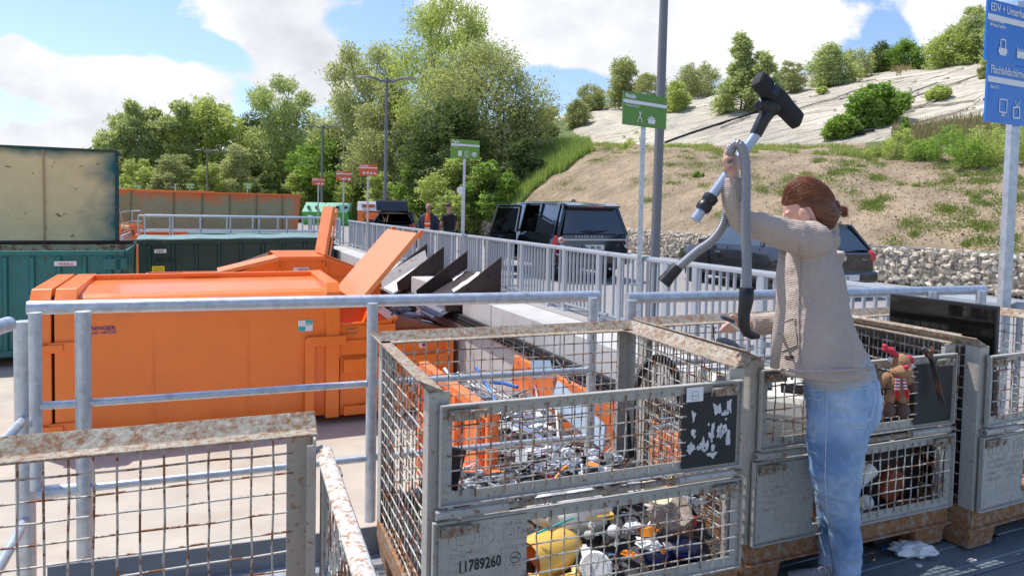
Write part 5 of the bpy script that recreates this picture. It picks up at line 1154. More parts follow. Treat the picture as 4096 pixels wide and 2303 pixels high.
def flap(parent,name,x0,x1,z0,z1,y,rr_,plate=None,board=False,front=-1,swung=None,m=None):
    b=MB(); fw=.042; t=.005
    b.box(((x0+x1)/2,y,z1-fw/2),(x1-x0,t,fw)); b.box(((x0+x1)/2,y,z0+fw/2),(x1-x0,t,fw)); b.box((x0+fw/2,y,(z0+z1)/2),(fw,t,z1-z0-2*fw)); b.box((x1-fw/2,y,(z0+z1)/2),(fw,t,z1-z0-2*fw))
    b.box(((x0+x1)/2,y-.008,z1-.003),(x1-x0,.022,.006)); b.box(((x0+x1)/2,y-.008,z0+.003),(x1-x0,.022,.006)); b.box((x0+.003,y-.008,(z0+z1)/2),(.006,.022,z1-z0-.01)); b.box((x1-.003,y-.008,(z0+z1)/2),(.006,.022,z1-z0-.01))
    F=obj(name,b,m or BOXP,parent,local=True,bevel=.0015,segs=1)
    b=MB(); a0=x0+.022; a1=x1-.022
    if plate=='left': a0=x0+.305
    if board: a1=x1-.245
    meshpanel(b,V(a0,y-.009,z0+.02),V(1,0,0),V(0,0,1),a1-a0,z1-z0-.04,rr_,V(0,-1,0))
    obj('wire_mesh',b,BOXW,F,local=True)
    if plate=='left':
        b=MB(); b.box((x0+.02+.15,y-.006,(z0+z1)/2),(.30,.004,z1-z0-.03)); P_=obj('data_plate',b,BOXP,F,local=True)
        X,Z=V(1,0,0),V(0,0,1)
        def tx(s_,x,z,h,m_,**k):
            o=text(s_,P_,V(x,y-.0085,z),X,Z,h,m_,local=True,**k); return o
        EMB=mat('embossed_paint',(.47,.455,.40),.5,.1,.1,8,rust=.06,rscale=30)
        tx('EUR',x0+.075,z1-.092,.062,EMB,ext=.0015); tx('DB',x0+.243,z1-.083,.042,EMB,ext=.0015,bold=.0008)
        b=MB(); b.tube([V(x0+.130+.078*math.cos(a*.2618),y-.009,z1-.072+.04*math.sin(a*.2618)) for a in range(25)],.0016,5,cap=False)
        q=[V(x0+.237,y-.009,z1-.094),V(x0+.303,y-.009,z1-.094),V(x0+.303,y-.009,z1-.044),V(x0+.237,y-.009,z1-.044)]
        b.tube(q+[q[0]],.0014,5,cap=False); obj('embossed_rims',b,EMB,P_,local=True,smooth=True)
        tx('Eigengewicht     ~85kg\nTragfähigkeit 1500kg\nAuflast       6000kg\nLaderaum     ~0,75m³',x0+.05,z0+.135,.0265,EMB,ext=.0012)
    if board:
        b=MB(); b.box((x1-.028-.115,y-.013,(z0+z1)/2-.01),(.235,.004,z1-z0-.055)); obj('board',b,BOARD,F,local=True)
    for x,s in ((x0+.075,1),(x1-.075,-1)):
        b=MB(); b.box((x,y-.012,z1-.034),(.10,.012,.035)); b.tube([V(x+s*.02,y-.02,z1-.045),V(x+s*.02,y-.03,z1-.02),V(x+s*.07,y-.03,z1-.02),V(x+s*.07,y-.02,z1-.045)],.005,6); b.lathe([(.011,0),(.011,.012),(.004,.016)],(x-s*.04,y-.014,z1-.03),V(0,-1,0),10); obj('latch',b,BOXR,F,local=True)
    return F
def meshbox(label,org,rz,seed,board=True,plate='left',w_=BW_,d_=BD_,upper=True,wood=None):
    T=thing('mesh_box',label,'mesh box',org,rz,'rusty wire mesh boxes on the platform'); rr_=random.Random(seed); W,D=w_,d_
    # base tray and feet
    b=MB(); b.box((W/2,D/2,.165),(W-.02,D-.02,.012)); b.box((W/2,.004,.145),(W,.012,.085)); b.box((W/2,D-.004,.145),(W,.012,.085)); b.box((.004,D/2,.145),(.012,D-.02,.085)); b.box((W-.004,D/2,.145),(.012,D-.02,.085)); b.box((W/2,-.008,.105),(W,.03,.008)); obj('base_tray',b,mat('base_rusty',(.34,.31,.24),.7,.05,.15,8,rust=.55,rcol=(.20,.09,.035),rscale=26,rsoft=.14,bump=.25,bscale=60),T,local=True,bevel=.002,segs=1)
    for x,y in ((.10,.09),(W-.10,.09),(.10,D-.09),(W-.10,D-.09)):
        b=MB(); b.frame(V(x,y,.05),V(.20,0,0),V(0,.17,0),V(0,0,-.105),taper=.86); obj('foot',b,mat('base_rusty',(.34,.31,.24)),T,local=True,bevel=.004)
    for x,y,sx,sy in ((0,0,1,1),(W,0,-1,1),(0,D,1,-1),(W,D,-1,-1)):
        b=MB(); b.box((x+sx*.034,y+sy*.003,.535),(.068,.006,.79)); b.box((x+sx*.003,y+sy*.036,.535),(.006,.06,.79)); b.box((x+sx*.064,y+sy*.012,.53),(.005,.02,.77)); obj('post',b,BOXP,T,local=True,bevel=.0015,segs=1)
    # flared rim on three sides: ledge and outward flange
    b=MB()
    pr=[(.045,.930),(.045,.936),(.002,.936),(-.032,.972),(-.037,.969),(-.004,.930)]
    b.prism([V(p[0],-.005,p[1]) for p in pr],V(0,D+.005,0)); b.prism([V(W-p[0],-.005,p[1]) for p in reversed(pr)],V(0,D+.005,0))
    b.v=[(x-(.035 if (y>D-.02 and z>.95 and x<.1) else 0)*0,y,z) for x,y,z in b.v]
    b.prism([V(-.0,D-p[0],p[1]) for p in pr],V(W,0,0))
    # mitred corner gussets
    for x,s in ((0,-1),(W,1)):
        b.add([V(x,D-.002,.931),V(x+s*.034,D,.971),V(x+s*.034,D+.034,.971),V(x,D+.034,.971)],[(0,1,2,3)]); b.add([V(x,-.005,.930),V(x+s*.036,-.005,.971),V(x-s*.045,-.005,.934)],[(0,1,2)])
    obj('rim',b,BOXR,T,local=True,bevel=.001,segs=1)
    for nm,o,X,w0,nr in (('back_mesh',V(.05,D-.012,.18),V(1,0,0),W-.1,V(0,1,0)),('side_mesh',V(.010,.05,.18),V(0,1,0),D-.1,V(-1,0,0)),('side_mesh',V(W-.010,.05,.18),V(0,1,0),D-.1,V(1,0,0))):
        b=MB(); meshpanel(b,o,X,V(0,0,1),w0,.75,rr_,nr); obj(nm,b,BOXW,T,local=True)
    flap(T,'lower_flap',.012,W-.012,.185,.525,-.012,rr_,plate)
    if upper: flap(T,'upper_flap',.03,W-.03,.572,.893,-.016,rr_,None,board)
    b=MB(); b.tube([V(.02,-.024,.548),V(W-.02,-.024,.548)],.011,8); obj('hinge_tube',b,BOXR,T,local=True,smooth=True,auto=40)
    for x in (.16,W-.16):
        b=MB(); b.tube([V(x-.14,-.024,.548),V(x+.1,-.024,.548)],.0155,8); obj('hinge_sleeve',b,BOXP,T,local=True,smooth=True,auto=40)
    return T
RZA=R(21.4)
pA=G(1673,1520,.972); XA=V(math.cos(RZA),math.sin(RZA),0); YA=V(-XA.y,XA.x,0)
oA=V(pA.x,pA.y,0)+XA*.036+YA*.005
BXA=meshbox('big rusty mesh box in the middle foreground, with the number 11789260',oA,RZA,1)
# stencilled number, EPAL mark, paper label and torn stickers of the front box
def onbox(T,x,z,y=-.0225): return MW[T]@V(x,y,z)
LF=[c for c in BXA.children if c.name.startswith('lower_flap')][0]; UF=[c for c in BXA.children if c.name.startswith('upper_flap')][0]
DPL=[c for c in LF.children if c.name.startswith('data_plate')][0]
text('11789260',DPL,V(.095,-.021,.352),V(1,0,0),ZV,.050,BLKS,local=True,bold=.0012,sx=.74,name='stencil_number')
b=MB(); b.tube([V(.292+.018*math.cos(a*.5236),-.021,.37+.018*math.sin(a*.5236)) for a in range(13)],.0012,4,cap=False); obj('stamp_ring',b,BLKS,DPL,local=True); text('EPAL',DPL,V(.279,-.021,.366),V(1,0,0),ZV,.011,BLKS,local=True,name='stamp_text')
rr=random.Random(4); BRD=[c for c in UF.children if c.name.startswith('board')][0]
b=MB()
for k in range(26):
    x=rr.choice([rr.uniform(.93,.98),rr.uniform(1.0,1.08),rr.uniform(1.08,1.12)]); z=rr.uniform(.64,.81); s=rr.uniform(.004,.016); n=rr.randint(4,7); a0=rr.uniform(0,6)
    P_=[V(x+math.cos(a0+i*6.283/n)*s*rr.uniform(.4,1.5),-.0325,z+math.sin(a0+i*6.283/n)*s*rr.uniform(.4,1.9)) for i in range(n)]; b.add(P_,[tuple(range(n))])
for q in [((.855,.80),(.885,.79),(.87,.75)),((.86,.69),(.895,.655),(.85,.65)),((.90,.672),(.93,.66),(.905,.65),(.895,.66)),((1.075,.70),(1.095,.72),(1.1,.66),(1.07,.66)),((.98,.74),(1.0,.75),(.99,.68),(.98,.68)),((1.07,.82),(1.1,.83),(1.1,.77),(1.085,.79),(1.07,.78)),((.985,.82),(1.01,.81),(1.02,.78),(1.,.77)),((.95,.635),(1.03,.64),(1.0,.615),(.97,.625))]:
    pp=[]
    for i_ in range(len(q)):
        (xa,za),(xb,zb)=q[i_],q[(i_+1)%len(q)]
        for k_ in range(7): f_=k_/7; pp.append(V(.955+(xa+(xb-xa)*f_-.86)*.72+rr.uniform(-.0022,.0022),-.0327,za+(zb-za)*f_+rr.uniform(-.003,.003)))
    b.add(pp,[tuple(range(len(pp)))])
obj('torn_sticker',b,SCR,BRD,local=True)
b=MB(); b.box((.965,-.034,.857),(.07,.003,.052)); LBL=obj('paper_label',b,PAPER,UF,local=True)
b=MB(); q=[V(.952,-.0362,.838),V(.978,-.0362,.838),V(.978,-.0362,.864),V(.965,-.0362,.87),V(.952,-.0362,.864)]; b.tube(q+[q[0]],.0006,4,cap=False); b.tube([V(.952,-.0362,.852),V(.978,-.0362,.852)],.0006,4); obj('label_drawing',b,BLKS,LBL,local=True)
RZB=R(22.5); pB=G(2970,1399,.972); XB=V(math.cos(RZB),math.sin(RZB),0); YB=V(-XB.y,XB.x,0); oB=V(pB.x,pB.y,0)+XB*.045
BXB=meshbox('rusty mesh box directly behind the woman, with the plush reindeer on its flap',oB,RZB,2,w_=1.18,d_=.80)
RZC=R(25); pC=G(3906,1352,.972); XC=V(math.cos(RZC),math.sin(RZC),0); YC=V(-XC.y,XC.x,0); oC=V(pC.x,pC.y,0)+XC*.03
BXC=meshbox('rusty mesh box at the right edge with the black television standing in it',oC,RZC,3,board=False)
pL=G(1253,1648,.972); RZL=R(111); XL=V(math.cos(RZL),math.sin(RZL),0); oL=V(pL.x,pL.y,0)-XL*1.23+V(-XL.y,XL.x,0)*.0
BXL=meshbox('mesh box at the lower left, its peeling flap running towards the camera',oL,RZL,4,board=False,plate=None)
b=MB(); q=G(60,1838,.93); b.ell((q.x,q.y,.93),(.02,.012,.006),10,6); solo('orange_scrap',b,ORNG,'bent orange scrap of plastic on the rim of the left mesh box','rubbish')
b=MB(); b.tube([V(.03,-.02,.893),V(1.18,-.02,.893)],.016,10); b.v=[(x,-.02+(y+.02)*1.25,.893+(z-.893)*.55) for x,y,z in b.v]
obj('rolled_edge',b,mat('peeling_white_paint',(.62,.59,.53),.7,0,.08,9,rust=.30,rcol=(.24,.13,.07),rscale=60,rsoft=.08),BXL,local=True,smooth=True)
# ---------------------------------------------------------------- contents of the boxes
def A_(x,y,z): return MW[BXA]@V(x,y,z)
def B_(x,y,z): return MW[BXB]@V(x,y,z)
def C_(x,y,z): return MW[BXC]@V(x,y,z)
YEL=mat('yellow_plastic',(.82,.50,.10),.32,0,.04,3,coat=.2); YOR=mat('orange_inner',(.80,.20,.02),.4,0,.05,3)
NAVY=mat('navy_plastic',(.01,.02,.11),.25,0,.1,4,coat=.3); STN=mat('granite_lump',(.30,.235,.19),.9,0,.35,30,bump=.5,bscale=60,col2=(.55,.49,.43),c2amt=.4,c2scale=45)
CLR=mat('clear_film',(.55,.57,.6),.2,0,.15,20,bump=.6,bscale=30)
# yellow canister cleaner: hollow body with orange inside and foot
T=thing('yellow_canister','yellow plastic canister with an orange inside lying on top of the small junk','canister',A_(.46,.25,.30))
M3=(Matrix.Rotation(RZA,3,'Z')@Matrix.Rotation(R(12),3,'Y'))
ax=M3@V(.88,.48,.04); c=A_(.365,.085,.285)
b=MB(); b.lathe([(.074,0),(.076,.03),(.082,.09),(.084,.16),(.078,.22),(.062,.28),(.035,.32),(.0,.33)],c,ax,28,cap=False); obj('shell',b,YEL,T,smooth=True)
b=MB(); b.lathe([(.070,.004),(.068,.05),(.045,.09),(0,.10)],c,ax,28,cap=False); obj('inside',b,YOR,T,smooth=True)
b=MB(); b.tube([A_(.37,.05,.235),A_(.47,.03,.22),A_(.55,.04,.225),A_(.55,.06,.26)],[.03,.028,.024,.012],12); b.lathe([(.02,-.012),(.02,.012)],A_(.50,.01,.232),V(0,-1,0),14); obj('grip',b,YEL,T,smooth=True)
b=MB(); b.prism([A_(.66,.2,.33),A_(.78,.18,.335),A_(.79,.28,.335),A_(.68,.32,.33)],V(0,0,.025)); solo('yellow_disc',b,YEL,'flat yellow plastic lid right of the yellow canister','lid',bevel=.01)
b=MB(); b.tube([A_(.41,.08,.385),A_(.56,.10,.41)],.004,6); solo('turquoise_stick',b,TUQ,'thin turquoise stick lying on the yellow canister','stick')
def place(name,fn,m,label,cat='junk',group=None,**k): b=MB(); fn(b); return solo(name,b,m,label,cat,group,**k)
# white carrier bag
o=solo('plastic_bag',crumple(A_(.64,.30,.34),(.15,.10,.09),31,12,9,.45),WHT,'white crumpled plastic bag behind the yellow canister','bag',smooth=True)
b=MB(); b.prism([A_(.66,.19,.41),A_(.68,.18,.415),A_(.67,.18,.38)],V(0,.001,0)+V(0,0,.002)); solo('red_tag',b,REDS,'small red mark on the white plastic bag','tag')
# broken lump of stone-like speaker
b=MB(); vs=stone(None,A_(.98,.16,.345),.10,random.Random(8)); me=hullmesh('stone_lump',[vs],STN); o=bpy.data.objects.new('stone_lump',me); COL.objects.link(o); tag(o,'rough speckled pinkish stone lump on the junk in the front box','stone')
b=MB(); b.box(A_(1.0,.11,.29),(.14,.05,.07),RZA); solo('brown_box',b,mat('brown_plastic',(.12,.08,.06),.5,0,.1,5),'brown box with a white label under the stone lump','box',bevel=.004)
b=MB(); b.lathe([(.001,0),(.05,.012),(.058,.035),(.054,.035),(.045,.014),(.001,.004)],A_(.92,.13,.42),ZV+YA*-.5,20); solo('cream_bowl',b,mat('cream_clear',(.66,.62,.42),.3),'pale yellow bowl lying on the stone lump','bowl',smooth=True,auto=50)
for (x,z,s,lab) in ((.90,.235,.075,'left navy blue iron half at the front of the box'),(1.02,.235,.085,'right navy blue iron at the front of the box')):
    b=MB(); b.ell(A_(x,.07,z),(s,.035,.045),16,10,rot=Matrix.Rotation(RZA+.2,3,'Z')@Matrix.Rotation(.35,3,'Y')); solo('navy_iron',b,NAVY,lab,'iron',smooth=True)
b=MB(); b.lathe([(.055,0),(.058,.012),(.052,.02),(0,.021)],A_(.63,.05,.24),V(-.2,-1,.45),28); t_=thing('kitchen_scale','round white dial of a kitchen scale facing out of the front box','scale',A_(.63,.05,.24)); obj('dial',b,WHT,t_,smooth=True,auto=40)
n_=V(-.2,-1,.45).normalized(); c=A_(.63,.05,.24)+n_*.0225; x_=n_.cross(ZV).normalized(); u_=x_.cross(n_); b=MB()
for k in range(30): a=k*.2094; d_=x_*math.cos(a)+u_*math.sin(a); b.bar(c+d_*.040,c+d_*(.047 if k%5 else .050),.0012,.0006,n_)
b.bar(c,c+(u_*.9-x_*.3)*.038,.002,.0006,n_); obj('scale_marks',b,BLKS,t_)
# remote control
b=MB(); b.box(A_(.52,.24,.395),(.045,.15,.02),RZA-.7); solo('remote_control',b,mat('dark_grey_plastic',(.06,.065,.075),.4),'dark remote control with white buttons on the white bag','remote control',bevel=.006)
b=MB()
for i in range(3):
    for j in range(7): b.box(A_(.52,.24,.407)+Matrix.Rotation(RZA-.7,3,'Z')@V(-.012+i*.012,-.05+j*.015,0),(.007,.007,.003),RZA-.7)
solo('button_strip',b,WHT,'white buttons on the dark remote control','buttons')
# loose small things, each its own object
J='small broken appliances in the front mesh box'
rr=random.Random(33)
JM=[(WHT,'white'),(WHT,'white'),(WHT,'glossy white'),(CREAM,'cream'),(WHT,'white'),(BLK,'black'),(CREAM,'pale cream'),(WHT,'plain white'),(BLK,'black'),(BLK,'black'),(BLKM,'matt black'),(CLR,'clear'),(CHROME,'shiny'),(mat('junk_grey',(.32,.33,.34),.5,0,.1,6),'grey'),(mat('junk_red',(.55,.02,.02),.4,0,.1,6),'red'),(mat('junk_orange',(.75,.25,.02),.4,0,.1,6),'orange'),(mat('junk_gold',(.30,.22,.06),.4,.5,.1,6),'golden')]
def junk(kind,c,s,yaw,m,lab,group):
    b=MB(); c=Vector(c); rot=Matrix.Rotation(yaw,3,'Z')@Matrix.Rotation(rr.uniform(-.7,.7),3,'Y'); X,Y,Z=rot@V(1,0,0),rot@V(0,1,0),rot@V(0,0,1)
    if kind=='charger': b.frame(c,X*s*1.1,Y*s*.7,Z*s*.6,taper=.85); b.tube([c+X*s*.5,c+X*s*.8+Y*s*.2,c+X*s*1.1-Y*s*.5+Z*.02,c+X*s*.4-Y*s*1.2],.0035,5)
    elif kind=='bulb': b.lathe([(0,-.9*s),(.3*s,-.8*s),(.5*s,-.35*s),(.42*s,.1*s),(.22*s,.4*s),(.2*s,.75*s),(.12*s,.85*s),(0,.86*s)],c,X+Z*.4,16)
    elif kind=='adapter': b.frame(c,X*s,Y*s*.8,Z*s*.5,taper=.9); b.frame(c+X*s*.6,X*s*.3,Y*s*.3,Z*s*.3)
    elif kind=='cable':
        b.tube([c+X*math.cos(a*.7)*s*(1-.02*a)+Y*math.sin(a*.7)*s*.8+Z*(.01*math.sin(a*1.3)) for a in range(22)],.0032,5)
    elif kind=='cup': b.lathe([(.001,0),(s*.5,.0),(s*.6,s*.9),(s*.56,s*.9),(s*.46,.06*s),(.001,.05*s)],c,X*.5+Z,18)
    elif kind=='board': b.frame(c,X*s*1.6,Y*s*.9,Z*.004); [b.frame(c+X*s*rr.uniform(-.6,.6)+Y*s*rr.uniform(-.3,.3)+Z*.006,X*s*.25,Y*s*.2,Z*.012) for _ in range(6)]
    elif kind=='film': b2=crumple(tuple(c),(s,s*.8,s*.45),rr.randint(1,99),9,6,.55); b=b2
    elif kind=='lid': b.lathe([(.001,0),(s*.9,0),(s,s*.12),(s*.96,s*.2),(.001,s*.18)],c,Z+X*.2,22)
    elif kind=='plug': b.lathe([(.2*s,-.5*s),(.35*s,-.3*s),(.35*s,.2*s),(.12*s,.4*s)],c,X,12); b.tube([c+X*s*.35+Y*.1*s,c+X*s*.7+Y*.1*s],.0025,5); b.tube([c+X*s*.35-Y*.1*s,c+X*s*.7-Y*.1*s],.0025,5)
    elif kind=='handset': b.tube([c-X*s,c-X*s*.5+Z*s*.2,c+X*s*.5+Z*s*.2,c+X*s],[s*.26,s*.14,s*.14,s*.26],10)
    return solo('junk_'+{'lid':'disc','board':'circuit','plug':'connector','cable':'lead','handset':'telephone','adapter':'transformer','film':'foil'}.get(kind,kind),b,m,lab,'junk',group,smooth=kind in('bulb','cup','lid','plug','handset','cable'),auto=45 if kind in('bulb','cup','lid','plug','handset') else None)
kk=['charger','bulb','adapter','cable','cable','cup','board','film','lid','plug','handset','film','charger']
for i in range(165):
    k=rr.choice(kk); m,cn_=rr.choice(JM) if k!='cable' else rr.choice([(BLK,'black'),(BLK,'black'),(WHT,'white'),(BLK,'black'),(WHT,'white'),(JM[-3][0],'red')])
    if k=='film': m,cn_=rr.choice([(CLR,'clear'),(WHT,'white')])
    x=rr.uniform(.08,1.14); y=rr.uniform(.05,.76); s=rr.uniform(.022,.05)
    if .28<x<.62 and y<.34: continue
    z=.215+.115*min(1,y/.35)+rr.uniform(-.02,.055)+(.03 if x>.8 else 0)
    if x<.32: z-=.05*(1-y)
    junk(k,A_(x,y,z),s if k!='cable' else s*1.6,rr.uniform(0,6.28),m,'%s %s among the small junk in the front mesh box'%(cn_,{'charger':'charger with lead','bulb':'lamp bulb','adapter':'mains adapter','cable':'coiled cable','cup':'plastic cup','board':'circuit board','film':'crumpled film','lid':'round lid','plug':'plug','handset':'handset'}[k]),J)
b=MB()
for j in range(13):
    for i in range(19):
        x=.02+1.16*i/18; y=.02+.78*j/12; z=.19+.13*min(1,y/.35)-(.04 if x<.3 else 0)+.05*mnoise.noise(V(x*7,y*7,2)); b.v.append(tuple(A_(x,y,z)))
for j in range(12):
    for i in range(18): b.f.append((j*19+i,j*19+i+1,(j+1)*19+i+1,(j+1)*19+i)); b.m.append(0)
JB=mat('junk_bulk',(.05,.05,.052),.6,0,.6,20,col2=(.45,.45,.44),c2amt=.33,c2scale=22,bump=1.,bscale=45)
tag(obj('junk_pile',b,JB),'mass of small broken appliances filling the front mesh box','junk',kind='stuff')
b=MB(); b.box(A_(.22,.62,.40),(.18,.05,.26),RZA+.5,rot=Matrix.Rotation(RZA+.5,3,'Z')@Matrix.Rotation(.35,3,'Y')); solo('black_housing',b,BLK,'black appliance housing leaning in the back left corner of the front box','housing',bevel=.01)
b=MB(); b.box(A_(.17,.28,.24),(.2,.15,.04),RZA+1.0,rot=Matrix.Rotation(RZA+1.1,3,'Z')@Matrix.Rotation(.2,3,'Y')); solo('white_device',b,WHT,'flat white device standing in the left corner of the front box','device',bevel=.006)
b=MB(); b.tube([A_(.10,.12,.22)+V(0,0,.02*i) for i in range(2)],.035,14); solo('white_hairdryer',b,WHT,'rounded white nozzle near the front left corner of the front box','nozzle',smooth=True,auto=40)
# --- box B: printer, black hoses, household junk
def corr(b,pts,r_,pitch,amp=.12,n=12):
    # corrugated hose along a smooth path
    P=[Vector(p) for p in pts]; fine=[]
    for i in range(len(P)-1):
        p0,p1,p2,p3=P[max(i-1,0)],P[i],P[i+1],P[min(i+2,len(P)-1)]
        for k in range(24):
            t=k/24.; fine.append(.5*((2*p1)+(-p0+p2)*t+(2*p0-5*p1+4*p2-p3)*t*t+(-p0+3*p1-3*p2+p3)*t**3))
    fine.append(P[-1]); L_=[0]
    for i in range(1,len(fine)): L_.append(L_[-1]+(fine[i]-fine[i-1]).length)
    m=int(L_[-1]/(pitch/4)); out=[];rs_=[];j=0
    for k in range(m+1):
        s=L_[-1]*k/m
        while j<len(L_)-2 and L_[j+1]<s: j+=1
        t=(s-L_[j])/max(1e-9,L_[j+1]-L_[j]); out.append(fine[j].lerp(fine[j+1],t)); rs_.append(r_*(1-amp*(.0,.5,1.,.5)[k%4]))
    b.tube(out,rs_,n); return out
b=MB(); corr(b,[A(2535,1900,3.3),A(2528,1640,3.35),A(2560,1500,3.4),A(2620,1435,3.4),A(2690,1470,3.35),A(2725,1600,3.3),A(2740,1800,3.3)],.024,.011,.2); solo('black_hose',b,BLK,'black corrugated hose arching up inside the box behind the front box','hose',smooth=True)
b=MB(); b.lathe([(.03,0),(.06,.02),(.066,.05),(.05,.06)],A(2900,1415,3.35),V(.3,-.4,1),24); solo('fan_housing',b,BLK,'round black ribbed housing behind the rim of the box','housing',smooth=True,auto=40)
b=MB(); b.tube([A(2863,1335,3.3),A(2852,1300,3.3),A(2858,1370,3.3)],.003,5); solo('antenna',b,BLK,'thin black rod sticking up behind the box rim','rod')
T=thing('printer','big cream laser printer standing in the middle mesh box','printer',B_(.30,.38,.2))
b=MB(); c=A(3015,1670,3.2); rot=Matrix.Rotation(RZB-.75,3,'Z')
b.frame(c+V(0,0,-.07),rot@V(.46,0,0),rot@V(0,.42,0),V(0,0,.26)); obj('lower_body',b,CREAM,T,bevel=.02)
b=MB(); b.frame(c+V(0,0,.11),rot@V(.47,0,0),rot@V(0,.43,0),V(0,0,.11),taper=.9); obj('upper_body',b,mat('cream_light',(.68,.66,.58),.45,0,.04,4),T,bevel=.03)
b=MB(); b.frame(c+V(0,0,.171)+rot@V(-.05,-.05,0),rot@V(.24,0,0),rot@V(0,.15,0),V(0,0,.012)); obj('paper_slot',b,BLKM,T)
b=MB()
for k in range(5): b.frame(c+V(0,0,.172)+rot@V(.16,-.14+k*.03,0),rot@V(.1,0,0),rot@V(0,.006,0),V(0,0,.012))
obj('vent_slots',b,BLKM,T)
b=MB(); b.box(B_(.52,.58,.46),(.44,.30,.50),RZB-.2); solo('beige_cabinet',b,mat('beige_plastic',(.50,.48,.40),.5),'second beige machine behind the cream printer','machine',bevel=.015)
b=MB(); b.box(B_(.62,.25,.60),(.42,.30,.07),rot=Matrix.Rotation(RZB+.2,3,'Z')@Matrix.Rotation(.18,3,'Y')); solo('dark_device',b,BLK,'dark grey device lying on top right of the cream printer','device',bevel=.01)
b=MB(); b.box(B_(.95,.35,.45),(.40,.48,.56),RZB+.1); solo('black_monitor',b,BLKM,'black monitor behind the plush reindeer','monitor',bevel=.02)
b=MB(); b.box(B_(.72,.52,.42),(.30,.32,.5),RZB); solo('black_case',b,BLKM,'black case in the back of the middle mesh box','case',bevel=.01)
b=MB(); b.tube([B_(.60,.10,.25),B_(.80,.10,.36)],.034,16); solo('white_tube',b,WHT,'thick white plastic tube lying across the junk in the middle box','tube',smooth=True,auto=40)
b=MB(); b.tube([B_(.56,.06,.205),B_(.72,.07,.225)],.032,16); solo('white_tube',b,WHT,'short white tube with open end at the front of the middle box','tube',smooth=True,auto=40)
b=MB(); b.box(B_(.90,.08,.28),(.10,.05,.15),rot=Matrix.Rotation(RZB,3,'Z')@Matrix.Rotation(.55,3,'Y')); solo('brown_case',b,mat('brown_leather',(.22,.055,.02),.45,0,.1,6,bump=.1),'reddish brown leather case in the middle box','case',bevel=.012)
b=MB(); b.lathe([(.0,0),(.04,.01),(.06,.05),(.05,.09),(.0,.1)],B_(.98,.3,.45),V(-.3,-1,.1),24); solo('steel_lamp_shade',b,CHROME,'shiny round lamp reflector at the right of the middle box','lamp part',smooth=True)
b=MB(); b.lathe([(.0,0),(.05,.005),(.055,.03),(.04,.05),(.0,.055)],B_(.93,.16,.47),V(-.3,-1,.3),24); solo('steel_dish',b,CHROME,'shiny steel lid above the lamp reflector in the middle box','lid',smooth=True)
b=MB(); b.ell(B_(.72,.05,.235),(.03,.03,.035),14,10); solo('white_timer',b,WHT,'small white and turquoise device in the middle box','device',smooth=True)
b=MB(); b.lathe([(.02,-.01),(.024,0),(.02,.01)],B_(.675,.05,.235),V(1,-1,.3),16); solo('yellow_cap_piece',b,YEL,'yellow round cap beside the white device','cap',smooth=True)
b=MB(); b.prism([B_(.40,.05,.19),B_(.50,.05,.21),B_(.455,.05,.285)],YB*.012); solo('striped_sign',b,mat('red_yellow_stripes',(.75,.45,.02),.5,0,.05,4,col2=(.55,.03,.02),c2amt=.5,c2scale=30,stretch=(1,.05,.05)),'small triangular sign with red and yellow stripes in the middle box','small sign')
b=MB(); b.tube([B_(.37,.03,.19),B_(.45,.02,.195),B_(.51,.02,.17)],[.02,.02,.012],10); solo('silver_arc',b,mat('silver_plastic',(.45,.46,.48),.3,.5),'curved silver handle at the bottom front of the middle box','handle',smooth=True)
b=MB()
for k in range(5): pass
corr(b,[B_(.36,.12,.30),B_(.44,.14,.34),B_(.55,.18,.38),B_(.60,.22,.42)],.018,.03,.05); solo('brown_cable',b,mat('brown_cable',(.12,.05,.035),.5),'thick brown cable bundle under the printer','cable',smooth=True)
J2='small junk in the middle mesh box'
for i in range(46):
    k=rr.choice(kk); m,cn_=rr.choice([(BLK,'black'),(BLK,'black'),(BLKM,'matt black'),(CLR,'clear'),(WHT,'white'),(JM[-4][0],'grey')])
    if k=='film': m,cn_=(CLR,'clear')
    x=rr.uniform(.06,1.1); y=rr.uniform(.05,.4); s=rr.uniform(.025,.055)
    junk(k,B_(x,y,.2+.14*min(1,y/.3)+rr.uniform(-.01,.05)),s if k!='cable' else s*1.4,rr.uniform(0,6.28),m,'%s %s among the junk in the middle mesh box'%(cn_,{'charger':'charger with lead','bulb':'lamp bulb','adapter':'mains adapter','cable':'coiled cable','cup':'plastic cup','board':'circuit board','film':'crumpled film','lid':'round lid','plug':'plug','handset':'handset'}[k]),J2)
# --- box C: television and dark things
T=thing('television','black flat television standing on edge in the right mesh box','television',G(3775,1300,.9))
p0,p1=G(3560,1174,1.085),G(3990,1226,1.085); X=(p1-p0); Yn=V(-X.y,X.x,0).normalized(); p2=p1-ZV*.85; p3=p0-ZV*.85
b=MB(); b.prism([p0,p1,p2,p3],Yn*.03); obj('casing',b,BLK,T,bevel=.004)
b=MB(); b.prism([p0+X*.02-ZV*.018-Yn*.001,p1-X*.02-ZV*.018-Yn*.001,p2-X*.02-Yn*.001,p3+X*.02-Yn*.001],-Yn*.002); obj('screen',b,mat('tv_screen',(.006,.006,.005),.08,0,.1,2,spec=.7),T)
b=MB(); b.prism([p0+X*.25+Yn*.03-ZV*.15,p1-X*.05+Yn*.03-ZV*.05,p2-X*.05+Yn*.03,p3+X*.25+Yn*.03],Yn*.06); obj('back_shell',b,BLKM,T,bevel=.02)
b=MB(); b.frame(C_(.10,.42,.55),XC*.05,YC*.6,ZV*.72); solo('dark_case',b,BLKM,'tall black case against the left side of the right mesh box','case',bevel=.01)
b=MB(); b.box(C_(.62,.55,.42),(.5,.3,.5),RZC); solo('dark_machine',b,BLK,'dark machine in the back of the right mesh box','machine',bevel=.02)
